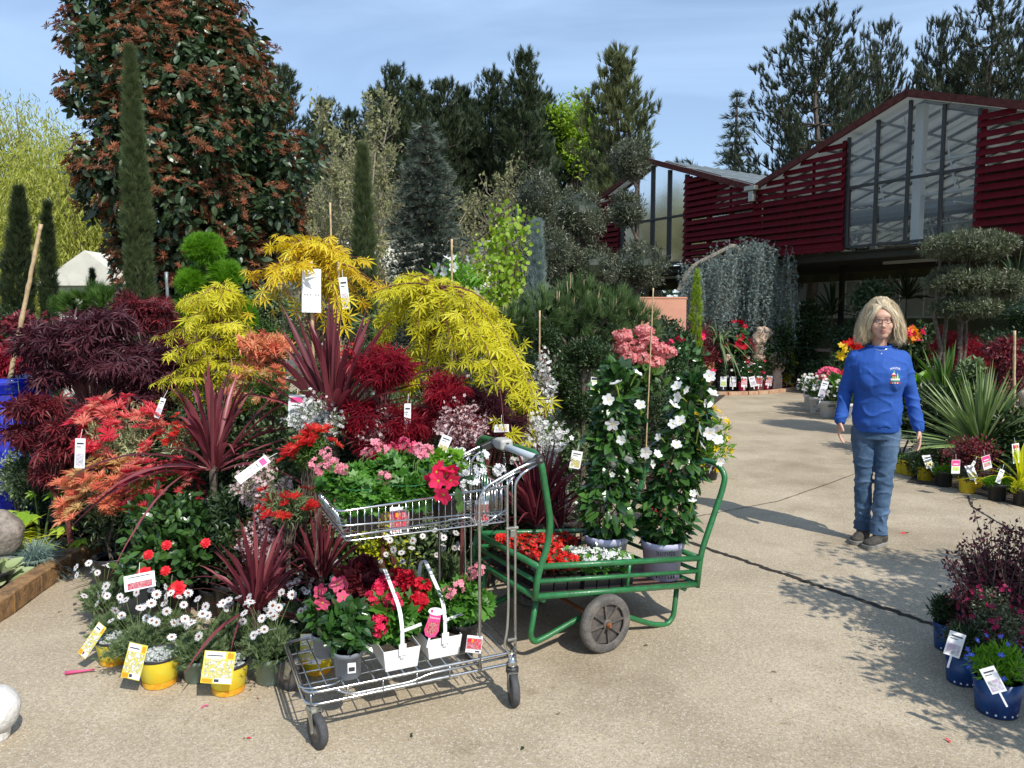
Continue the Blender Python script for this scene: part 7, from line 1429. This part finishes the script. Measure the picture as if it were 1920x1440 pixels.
# white mandevilla pyramids in lavender pots
def mandepyr(label, x, y, lean, H, r0, blooms):
    b = gw(x, y, .003); o = thing('mandevilla_pyramid', label, 'potted mandevilla', b, 'white mandevillas in lavender pots'); z = make_pot(o, b, .108, .2, 'lavender', taper=.82, k=36); g = Geo(); s0 = b+A(0, 0, z)
    ax = lambda t: s0+A(lean[0]*t, lean[1]*t, H*t)
    tube(g, [s0+A(.02, -.02, -.02), s0+A(.02, -.02, .1)], .006, 6, mi=1); g2 = Geo()
    for a in (0, 2.1, 4.2): tube(g, [s0+A(math.cos(a)*.07, math.sin(a)*.07, 0), ax(.5)+A(math.cos(a)*.05, math.sin(a)*.05, 0), ax(.97)], .004, 5)
    for q in range(3):
        th = np.linspace(0, 16, 70); rr = r0*.5*(1-.5*th/16); P = np.array([ax(t/16*.98)+A(math.cos(t+q*2.1)*r_, math.sin(t+q*2.1)*r_, 0) for t, r_ in zip(th, rr)]); tube(g, P, .0032, 4)
    g.obj('stem', ['stem_green', 'bamboo'], o)
    n = 1050; t = rg.random(n)**.95; a = rg.random(n)*2*PI; prof = r0*np.where(t < .12, .62+3.2*t, 1.0-.3*(t-.12))*np.minimum(1, (1.02-t)*5+.15)*(1+.16*np.sin(t*19+a)); rr = prof*(.45+.55*rg.random(n)**.5)
    P = s0+np.stack([lean[0]*t+np.cos(a)*rr, lean[1]*t+np.sin(a)*rr, H*(.03+.97*t)], -1); D = np.stack([np.cos(a), np.sin(a), np.where(t > .85, .8, -.25)], -1)+rg.normal(size=(n, 3))*.45; U = np.stack([np.cos(a)*.7, np.sin(a)*.7, np.full(n, .7)], -1)+rg.normal(size=(n, 3))*.3
    g = Geo(); scat(g, TL['big'], P, D, U, .076*(.6+.55*rg.random(n))); g.obj('foliage', 'L_mande', o)
    for px, py, s in blooms:
        t = np.clip((W(px, py, b[1])[2]-s0[2])/H, 0, 1.05); Y = b[1]-r0*1.1-.02; p = W(px, py, Y); n_ = nz(A((px-1230)*.0012, -.75, .25)+rg.normal(size=3)*.4); g = Geo(); scat(g, TL['fl5' if s > 1.2 else 'trumpet'], p[None], rdir(1), n_[None], .028*s)
        tube(g, [p, p-n_*.035, p-n_*.06-A(0, 0, .012)], [.006, .004, .002], 5, mi=2); g.obj('flower', ['F_white', 'F_yellow', 'F_grn'], o)
    return o, b
mo1, mb1 = mandepyr('left hand white mandevilla pyramid in a lavender pot, the taller one', .60, .27, (.05, 0), .885, .122, [(1148, 795, 1.3), (1155, 720, 1.2), (1140, 750, 1.1), (1165, 825, .9), (1195, 700, .9), (1200, 760, 1.0), (1180, 860, .9), (1210, 848, 1.1), (1232, 852, .9), (1222, 870, .8), (1148, 890, .5), (1235, 820, .7)])
mo2, mb2 = mandepyr('right hand white mandevilla pyramid with most blooms, in the front lavender pot', .865, .14, (.15, 0), .86, .112, [(1270, 725, 1.1), (1330, 705, 1.1), (1335, 738, 1.1), (1320, 755, .8), (1262, 760, 1.2), (1275, 790, 1.15), (1262, 795, .9), (1268, 835, 1.0), (1310, 805, 1.2), (1330, 812, 1.2), (1345, 800, 1.1), (1352, 785, 1.0), (1315, 835, .9), (1340, 850, 1.0), (1350, 865, .9), (1300, 925, .7), (1298, 940, .8), (1330, 880, .8), (1285, 730, .8), (1272, 745, 1.0), (1345, 825, 1.1)])
for (o, b) in ((mo2, mb2), (mo1, mb1)):
    for dx, z, s, tx in ((-.002, .155, .042, 'Sundavilla'[:5]), (.022, .118, .03, 'Style')):
        t_ = text(tx, s, 'ink', o, (0, 0, 0), (0, 0, 0), ext=.0003); rr_ = .1075
        me = t_.data
        for v in me.vertices:       # wrap the letters round the pot wall
            u = v.co.x+dx; h_ = v.co.y+z; rad = .108*.82+(.108*.955-.108*.82)*min(h_/.166, 1)+.0012+v.co.z; a_ = -PI/2+u/.1; v.co = Vector((math.cos(a_)*rad, math.sin(a_)*rad, h_))
    g = Geo()
    for i in range(7): a_ = -PI/2+(i-3)*.16; box(g, b+A(math.cos(a_)*.0945, math.sin(a_)*.0945, .03), (.008, .001, .018), RZ(a_+PI/2))
    g.obj('printed_marks', 'ink', o)
# ------------------------------------------------------------------ the woman
pm('skin', (.62, .36, .26), .5, noise=.12, nscale=18); pm('lips', (.42, .14, .12), .45); pm('eyewhite', (.7, .68, .65), .3); pm('iris', (.12, .15, .17), .3); pm('brow', (.3, .21, .14), .7)
pm('sweat', (.012, .08, .37), .8, noise=.1, nscale=40, bump=.12, bscale=700); pm('sweat_rib', (.012, .085, .4), .85, bump=.5, bscale=120)
pm('denim', (.035, .085, .165), .85, col2=(.1, .17, .28), nscale=6, bump=.4, bscale=350); pm('denim_dark', (.04, .08, .15), .85)
pm('shoe', (.07, .06, .05), .75, noise=.4, nscale=60, bump=.5); pm('sole', (.26, .25, .22), .7); pm('lace', (.02, .02, .02), .6); pm('glasses', (.09, .025, .02), .25); pm('silver', (.75, .75, .78), .2, metal=1)
leafm('hair', [(.3, .22, .12), (.64, .54, .36), (.88, .82, .68)], .45, .25, .5)
PO = A(2.50, 5.08, 0); S_ = 1.0
wp = thing('person', 'woman with shoulder length blonde hair in blue sweatshirt and jeans standing on the concrete', 'person', PO, rz=-.30); wp.scale = (.94, .94, 1)
# local frame: x to the picture right, -y towards the camera, z up
def E(g, c, r, R=None, k=20, m=14): ellip(g, c, r, R, k, m)
def loft(g, rings, k=28):
    """rings: (cx, cy, cz, rx, ry)"""
    P = []; th = np.arange(k)*2*PI/k
    for cx, cy, cz, rx, ry in rings: P.append(np.stack([cx+rx*np.cos(th), cy+ry*np.sin(th), np.full(k, cz)], -1))
    n = len(P); V = np.concatenate(P); i = np.arange(n-1)[:, None]; j = np.arange(k)[None]; j2 = (j+1) % k
    g.add(V, [np.stack([i*k+j, i*k+j2, (i+1)*k+j2, (i+1)*k+j], -1).reshape(-1, 4), np.arange(k)[None, ::-1], (np.arange(k)+(n-1)*k)[None]]); return g
# ---- body: head, neck, trunk, arms, hands and feet in one skin
HCN = A(.0, -.02, 1.54)   # centre of the head
g = Geo()
E(g, HCN+A(0, .012, .03), (.082, .092, .088)); E(g, HCN+A(0, -.02, -.03), (.073, .072, .078)); E(g, HCN+A(0, -.045, -.088), (.043, .036, .032)); E(g, HCN+A(0, -.035, -.058), (.063, .05, .047))
E(g, HCN+A(-.04, -.055, -.03), (.028, .026, .03)); E(g, HCN+A(.04, -.055, -.03), (.028, .026, .03)); E(g, HCN+A(0, -.07, .035), (.05, .022, .03)); E(g, HCN+A(0, -.086, -.018), (.0095, .016, .024)); E(g, HCN+A(0, -.1, -.032), (.0125, .013, .010)); E(g, HCN+A(-.009, -.093, -.035), (.008, .01, .008)); E(g, HCN+A(.009, -.093, -.035), (.008, .01, .008))
E(g, HCN+A(0, -.078, -.062), (.025, .014, .013)); E(g, HCN+A(-.073, .012, -.01), (.01, .018, .03)); E(g, HCN+A(.073, .012, -.01), (.01, .018, .03)); E(g, HCN+A(0, -.08, .016), (.045, .012, .008))
tube(g, [A(0, .03, 1.30), A(0, .012, 1.40), A(0, .0, 1.50)], [.062, .05, .052], 18)
loft(g, [(0, .01, .86, .15, .1), (0, .01, 1.0, .125, .09), (0, .005, 1.16, .14, .10), (0, .01, 1.28, .15, .095), (0, .02, 1.345, .1, .07)])
ARM = {-1: [A(-.165, .02, 1.29), A(-.215, .03, 1.06), A(-.25, -.05, .865), A(-.256, -.065, .80)], 1: [A(.165, .02, 1.29), A(.225, .035, 1.05), A(.27, -.02, .83), A(.277, -.03, .765)]}
for s in (-1, 1):
    a, b, c, d = ARM[s]; limb(g, a, b, .045, .036); limb(g, b, c, .036, .024)
    # palm and five fingers: hand hangs, thumb to the front, fingers curled
    hd = nz(d-c); fwd = A(0, -1, -.1); side = nz(np.cross(hd, fwd)); fwd = nz(np.cross(side, hd)); p0 = c+hd*.045
    R = np.stack([fwd, side*s, hd], 1)
    E(g, p0, (.036, .016, .046), R); E(g, p0+hd*.025, (.037, .014, .03), R)
    for f in range(4):
        off = fwd*(.026-.0175*f); L = [.075, .082, .076, .06][f]; curl = [.45, .6, .75, .9][f]; q = p0+hd*.045+off; dr = hd; inn = -side*1.0 if s > 0 else side*1.0
        inn = inn*(1 if np.dot(inn, A(-s, 0, 0)) > 0 else -1); P = [q]
        for seg in range(3): dr = nz(dr+inn*curl*.55+A(0, -.15, 0)); q = q+dr*L*[.42, .32, .26][seg]; P.append(q)
        tube(g, np.array(P), [.0092, .0086, .0078, .0064], 10); E(g, P[-1], (.0064,)*3, None, 8, 6); E(g, P[1], (.009,)*3, None, 8, 6)
    q = p0+fwd*.03-hd*.012; inn = A(-s*.35, -.35, -.9); P = [q, q+nz(inn+fwd*.5)*.03, q+nz(inn+fwd*.5)*.03+nz(inn)*.026]; tube(g, np.array(P), [.012, .0105, .008], 10); E(g, P[-1], (.008,)*3, None, 8, 6)
LEG = {-1: [A(-.082, .01, .84), A(-.068, .02, .46), A(-.055, .075, .1)], 1: [A(.082, .01, .84), A(.062, -.02, .46), A(.04, -.03, .1)]}
for s in (-1, 1): a, b, c = LEG[s]; c = c+A(0, 0, .08); limb(g, a, b, .08, .05); limb(g, b, c, .048, .036)
E(g, A(0, .015, .9), (.16, .11, .1))
body = remesh(g, 'body', 'skin', wp, .0045, 3, local=True)
# ---- face details
for s in (-1, 1):
    g = Geo(); E(g, HCN+A(s*.029, -.0735, .004), (.0125, .0095, .0085)); e = g.obj('eye', 'eyewhite', body, smooth=True, local=True); g = Geo(); E(g, HCN+A(s*.029, -.0805, .003), (.0048, .004, .0048)); g.obj('iris', 'iris', e, smooth=True, local=True)
    g = Geo(); P = [HCN+A(s*.012, -.095, .026), HCN+A(s*.03, -.094, .032), HCN+A(s*.047, -.083, .026)]; tube(g, smoothpath(P, .02), .0022, 5); g.obj('eyebrow', 'brow', body, smooth=True, local=True)
    g = Geo(); P = [HCN+A(s*.016, -.081, .007), HCN+A(s*.029, -.085, .013), HCN+A(s*.043, -.078, .006)]; tube(g, smoothpath(P, .02), .0026, 5); g.obj('eyelid', 'skin', body, smooth=True, local=True)
g = Geo()
for dz, yy, w_, r_ in ((.0035, -.0925, .021, .0036), (-.0095, -.0905, .018, .0042)): tube(g, [HCN+A(-w_, yy+.01, -.062+dz-.002), HCN+A(-w_*.4, yy, -.062+dz), HCN+A(w_*.4, yy, -.062+dz), HCN+A(w_, yy+.01, -.062+dz-.002)], [.0015, r_, r_, .0015], 8)
m_ = g.obj('lips', 'lips', body, smooth=True, local=True); g = Geo(); E(g, HCN+A(0, -.0895, -.065), (.014, .004, .0034)); g.obj('mouth_opening', 'iris', m_, smooth=True, local=True)
# ---- glasses
g = Geo()
for s in (-1, 1):
    P = [HCN+A(s*.029+x*.024*s, -.101+abs(x)*.004, .001+z) for x, z in [(-.95, .011), (0, .0155), (.95, .014), (1.05, .002), (.6, -.013), (-.3, -.016), (-.85, -.008)]]; tube(g, smoothpath(P+[P[0]], .008)[:-1], .0017, 6, True); tube(g, [HCN+A(s*.054, -.097, .012), HCN+A(s*.072, -.06, .01), HCN+A(s*.076, .01, .004)], .0015, 5)
tube(g, smoothpath([HCN+A(-.006, -.101, .006), HCN+A(0, -.106, .009), HCN+A(.006, -.101, .006)], .005), .0018, 6); gls = g.obj('glasses', 'glasses', wp, smooth=True, local=True)
# ---- sweatshirt
g = Geo(); loft(g, [(0, .0, .825, .158, .12), (0, -.002, .85, .166, .126), (0, -.003, .92, .168, .13), (0, -.005, 1.03, .158, .125), (0, -.02, 1.13, .176, .14), (0, -.02, 1.2, .18, .138), (0, -.0, 1.28, .182, .118), (0, .015, 1.33, .155, .095), (0, .02, 1.365, .1, .078)])
for s in (-1, 1):
    a, b, c, d = ARM[s]; limb(g, a+A(-s*.02, 0, -.01), b, .07, .05, 18); limb(g, b, c+nz(c-b)*.0, .05, .042, 18); E(g, a+A(-s*.06, -.01, -.06), (.1, .1, .12)); E(g, A(s*.07, -.1, 1.14), (.075, .055, .075))
sw = g.obj('tmpsw', 'sweat', None); 
def clothmesh(o, name, mat, vox, amp, sc, parent, cuts=None, smooth=3, stretch=(1, 1, 1), seed=0):
    m = o.modifiers.new('r', 'REMESH'); m.mode = 'VOXEL'; m.voxel_size = vox; m.use_smooth_shade = True; s = o.modifiers.new('s', 'SMOOTH'); s.iterations = smooth; s.factor = .6
    dg = bpy.context.evaluated_depsgraph_get(); dg.update(); me = bpy.data.meshes.new_from_object(o.evaluated_get(dg)); bpy.data.objects.remove(o)
    n = len(me.vertices); co = np.empty(n*3, np.float32); me.vertices.foreach_get('co', co); co = co.reshape(-1, 3).astype(float); no = np.empty(n*3, np.float32); me.vertex_normals.foreach_get('vector', no) ; no = no.reshape(-1, 3)
    q = co*np.array(stretch)*sc; w1 = np.sin(q[:, 0]*1.3+q[:, 2]*2.1+2*np.sin(q[:, 1]*1.1+q[:, 2]*.7+seed))+.6*np.sin(q[:, 2]*3.7+q[:, 0]*2.3+2*np.sin(q[:, 1]*2.1+seed*2))+.35*np.sin(q[:, 2]*7.1-q[:, 0]*4.3+3*np.sin(q[:, 0]*1.7))
    from mathutils import noise as mn
    rn = np.array([mn.noise(Vector((p[0]*8*stretch[0]+p[2]*3+seed*9, p[1]*7, p[2]*9*stretch[2]))) for p in co]); rdg = (1-np.abs(rn)*2.2).clip(0, 1)**3
    a = amp(co) if callable(amp) else amp; co = co+no*(w1*a*.35+(rdg-.3)*a*3.2)[:, None]; me.vertices.foreach_set('co', co.astype(np.float32).ravel()); me.update(); me.name = name
    o = bpy.data.objects.new(name, me); C.objects.link(o); o.parent = parent
    if not me.materials: me.materials.append(MATS[mat])
    for p in me.polygons: p.use_smooth = True
    return o
def amp_sw(co): return np.where((np.abs(co[:, 0]) > .17) | (co[:, 2] < 1.0), .0028, .0016)
sw = clothmesh(sw, 'sweatshirt', 'sweat', .006, amp_sw, 9, wp, stretch=(1, 1, 1.3))
g = Geo(); loft(g, [(0, .0, .79, .148, .112), (0, .0, .797, .153, .117), (0, .0, .835, .158, .121), (0, 0, .845, .160, .123)], 40); g.obj('hem', 'sweat_rib', sw, smooth=True, local=True)
for s in (-1, 1): a, b, c, d = ARM[s]; u = nz(c-b); g = Geo(); tube(g, [c-u*.035, c-u*.02, c+u*.022, c+u*.026], [.044, .042, .036, .03], 18); g.obj('cuff', 'sweat_rib', sw, smooth=True, local=True)
g = Geo(); th = np.linspace(0, 2*PI, 41)[:-1]; tube(g, np.stack([np.cos(th)*.078, .008+np.sin(th)*.066, 1.378+np.sin(th)*.012], -1), .0095, 8, True); g.obj('collar', 'sweat_rib', sw, smooth=True, local=True)
g = Geo(); tube(g, np.stack([np.cos(th)*.064, -.006+np.sin(th)*.066, 1.385+np.sin(th)*.03-.012*np.maximum(0, -np.sin(th))**6], -1), .0022, 6, True); E(g, A(0, -.085, 1.322), (.006, .003, .009)); g.obj('necklace', 'silver', wp, smooth=True, local=True)
# ---- chest embroidery, laid on the cloth
pm('emb_white', (.75, .75, .75), .8); pm('emb_red', (.45, .03, .04), .8); pm('emb_green', (.1, .35, .08), .8); pm('emb_brown', (.1, .045, .04), .8); pm('emb_lime', (.5, .6, .12), .8)
from mathutils.bvhtree import BVHTree
bv = BVHTree.FromPolygons([v.co.copy() for v in sw.data.vertices], [tuple(p.vertices) for p in sw.data.polygons])
def oncloth(x, z, e=.0012):
    h = bv.ray_cast(Vector((x, -.5, z)), Vector((0, 1, 0))); y = h[0].y if h[0] else -.15; return [x, y-e, z]
g = Geo(); cx, cz = .085, 1.165
def patch(x0, z0, x1, z1, mi, e=.0015, top=None):
    pts = [(x0, z0), (x1, z0), (x1, z1), (x0, z1)] if top is None else [(x0, z0), (x1, z0), ((x0+x1)/2, z1)]
    if top is not None: g.add([oncloth(cx+x, cz+z, e) for x, z in pts], [[0, 1, 2]], mi); return
    n = 4; V = [oncloth(cx+x0+(x1-x0)*i/n, cz+z, e) for z in (z0, z1) for i in range(n+1)]; g.add(V, [[i, i+1, n+2+i, n+1+i] for i in range(n)], mi)
patch(-.03, -.012, .03, .0, 0); patch(-.028, .0, .006, .014, 3); patch(-.024, .014, .004, .026, 1, .002); patch(-.026, .024, .006, .04, 0, .002, 1); patch(-.02, .004, -.012, .012, 4, .0024); patch(-.006, .004, .002, .012, 4, .0024); patch(.006, .0, .026, .042, 2, .0018, 1); patch(.008, .0, .018, .036, 4, .0024, 1); patch(-.03, -.02, .03, -.014, 2); patch(-.034, -.036, .034, -.024, 1); patch(-.022, -.034, -.014, -.026, 0, .0022); patch(-.006, -.034, .002, -.026, 0, .0022); patch(.01, -.034, .02, -.026, 0, .0022); patch(-.014, .04, .0, .055, 2, .0018, 1)
g.obj('embroidery', ['emb_white', 'emb_red', 'emb_green', 'emb_brown', 'emb_lime'], sw, local=True)
t_ = text('WINTER', .019, 'emb_white', sw, (0, 0, 0), (0, 0, 0), 'lettering', ext=.0004)
for v in t_.data.vertices:
    x, z = v.co.x, v.co.y; z2 = z+.066-x*x*5.0; v.co = Vector(oncloth(cx+x, cz+z2, .0014+v.co.z))
# ---- jeans
g = Geo(); loft(g, [(0, .01, .74, .145, .11), (0, .01, .80, .152, .116), (0, .008, .86, .155, .118), (0, .005, .93, .135, .1)])
for s in (-1, 1): a, b, c = LEG[s]; a = a+A(0, 0, -.06); limb(g, a, b, .09, .06, 20); limb(g, b, c+A(0, 0, .02), .063, .055, 20)
jn = g.obj('tmpj', 'denim', None)
def amp_j(co): return np.where(co[:, 2] < .28, .0045, np.where(abs(co[:, 2]-.48) < .1, .003, .0014))
jn = clothmesh(jn, 'jeans', 'denim', .006, amp_j, 16, wp, stretch=(1, 1, 1.8), seed=1.3)
for s in (-1, 1): c = LEG[s][2]; g = Geo(); tube(g, [c+A(0, 0, .04), c+A(0, -.003, -.012)], [.056, .059], 22, cap=False); tube(g, np.stack([c[0]+np.cos(th)*.059, c[1]-.003+np.sin(th)*.059, np.full(40, c[2]-.012)], -1), .004, 6, True); g.obj('turned_hem', 'denim_dark' if s < 0 else 'denim', jn, smooth=True, local=True)
# ---- shoes
for s, ang in ((-1, -.5), (1, -.75)):
    c = LEG[s][2]*A(1, 1, 0)+A(0, -.02, 0); R = RZ(ang); g = Geo()
    E(g, c+R@A(0, .03, .055), (.042, .055, .055), R); E(g, c+R@A(0, -.05, .042), (.044, .075, .036), R); E(g, c+R@A(0, -.11, .035), (.046, .045, .03), R); E(g, c+R@A(0, -.0, .07), (.04, .05, .045), R)
    tube(g, [c+R@A(0, .02, .05), c+A(0, .02, .13)], [.048, .05], 16); sh = remesh(g, 'shoe', 'shoe', wp, .006, 3, local=True)
    g = Geo(); prof = [(0, .085, .036), (.02, .08, .04), (.042, .03, .04), (.042, -.03, .04), (.05, -.09, .046), (.045, -.135, .046), (.02, -.158, .04), (0, -.162, .04)]; pts = [(x, y) for x, y, _ in prof]+[(-x, y) for x, y, _ in prof[::-1][1:-1]]; n = len(pts)
    V = [c+R@A(x*1.06, y*1.02, z) for z in (.0, .03) for x, y in pts]; V[:n] = [c+R@A(x*1.0, y*.99, .0) for x, y in pts]; g.add(V, [np.array([[i, (i+1) % n, n+(i+1) % n, n+i] for i in range(n)]), np.array([list(range(n))[::-1]]), np.array([list(range(n, 2*n))])]); g.obj('sole', 'sole', sh, local=True, bev=.004)
    g = Geo()
    for i in range(5): y = -.03-.016*i; tube(g, smoothpath([c+R@A(-.028, y, .07-.002*i), c+R@A(0, y-.004, .092-.006*i), c+R@A(.028, y, .07-.002*i)], .02), .003, 5)
    g.obj('laces', 'lace', sh, smooth=True, local=True)
# ---- hair: cap plus many locks, side parted, brushed outwards, to the shoulders
g = Geo(); E(g, HCN+A(0, .03, .045), (.09, .098, .085)); E(g, HCN+A(0, .055, -.04), (.095, .075, .11))
g.obj('hair_mass', 'hair', wp, smooth=True, local=True)
n = 9500; part = A(-.012, -.03, .13); a = rg.random(n)*2*PI; B = np.zeros((n, 3)); m = 9
root = HCN+np.stack([.012+np.cos(a)*.062*rg.random(n)**.5, .012+np.sin(a)*.082*rg.random(n)**.5, np.zeros(n)], -1); root[:, 2] = HCN[2]+.03+.1*np.sqrt(np.maximum(0, 1-((root[:, 0]-HCN[0])/.085)**2-((root[:, 1]-HCN[1]-.012)/.105)**2))
ang = rg.random(n)*2*PI; ang = np.where((np.sin(ang) < -.62), ang+PI*(rg.random(n) < .88), ang)      # few locks fall over the face
dirx, diry = np.cos(ang), np.sin(ang); outr = .082+.046*rg.random(n)**.7; t = np.linspace(0, 1, m)
side = np.abs(dirx); L = .18+.085*rg.random(n); front = (diry < -.3); L = np.where(front & (side < .6), .1, L)
wv = rg.random(n)*6
# profile: up and out over the crown, then down, flaring at jaw level, tips turning in
hx = np.interp(t, [0, .15, .35, .6, .85, 1], [0, .52, .84, 1.02, 1.24, 1.22]); hz = np.interp(t, [0, .12, .3, .6, .85, 1], [0, .13, .02, -.4, -.85, -1.0])
X = root[:, None, 0]*(1-hx.clip(0, 1))+(HCN[0]+dirx[:, None]*outr[:, None]*1.05*np.maximum(hx, .0))*hx.clip(0, 1)+(.005+.014*t)*np.sin(t*8+wv[:, None])
Yv = root[:, None, 1]*(1-hx.clip(0, 1))+(HCN[1]+.03+diry[:, None]*outr[:, None]*.85*hx)*hx.clip(0, 1)
Z = root[:, None, 2]+hz*L[:, None]+.006*np.sin(t*9+wv[:, None]*2)+.012*(rg.random((n, 1))-.5)+np.where(t > .1, 0, .0)
P = np.stack([X, Yv, Z], -1)
# keep the face clear
face = (np.abs(P[..., 0]-HCN[0]) < .075) & (P[..., 1] < -.02) & (P[..., 2] < HCN[2]+.06)
bad = face.any(1); P = P[~bad]; n2 = len(P); T_ = np.gradient(P, axis=1); T_ = nz(T_); N_ = nz(P-(HCN+A(0, .03, 0))); Sd = nz(np.cross(T_, N_)); wd = (.00125*np.interp(t, [0, .2, .8, 1], [1, 1.2, 1, .25]))[None, :, None]
V = np.stack([P-Sd*wd, P+Sd*wd], 2).reshape(-1, 3); i = np.arange(m-1)[:, None]*2; F = np.concatenate([np.array([[0, 1, 3, 2]])+i])[:]; F = (F[None]+(np.arange(n2)*m*2)[:, None, None]).reshape(-1, 4)
g = Geo(); g.add(V, F, 0, np.repeat(np.clip(rg.random(n2)*.8+.2*(P[:, :, 2].mean(1) > HCN[2]), 0, 1), m*2)); g.obj('hair', 'hair', wp, smooth=True, local=True)
# fringe swept from the parting over the forehead
n = 1500; s0 = HCN+np.stack([-.01+.03*rg.normal(size=n)*.6, -.045+.02*rg.random(n), .108+.01*rg.random(n)], -1); sg = np.where(rg.random(n) < .5, -1, 1.); e = HCN+np.stack([sg*(.075+.03*rg.random(n)), -.055+.035*rg.random(n), .0-.06*rg.random(n)], -1); mid = HCN+np.stack([sg*(.045+.02*rg.random(n)), -.10+.01*rg.random(n), .085+.012*rg.random(n)], -1)
tt = t[None, :, None]; P = (1-tt)**2*s0[:, None]+2*tt*(1-tt)*mid[:, None]+tt**2*e[:, None]; T_ = nz(np.gradient(P, axis=1)); N_ = nz(P-HCN); Sd = nz(np.cross(T_, N_)); V = np.stack([P-Sd*wd, P+Sd*wd], 2).reshape(-1, 3); F = (np.array([[0, 1, 3, 2]])+i)[None]+(np.arange(n)*m*2)[:, None, None]; g = Geo(); g.add(V, F.reshape(-1, 4), 0, np.repeat(rg.random(n)*.7+.3, m*2)); g.obj('fringe', 'hair', wp, smooth=True, local=True)
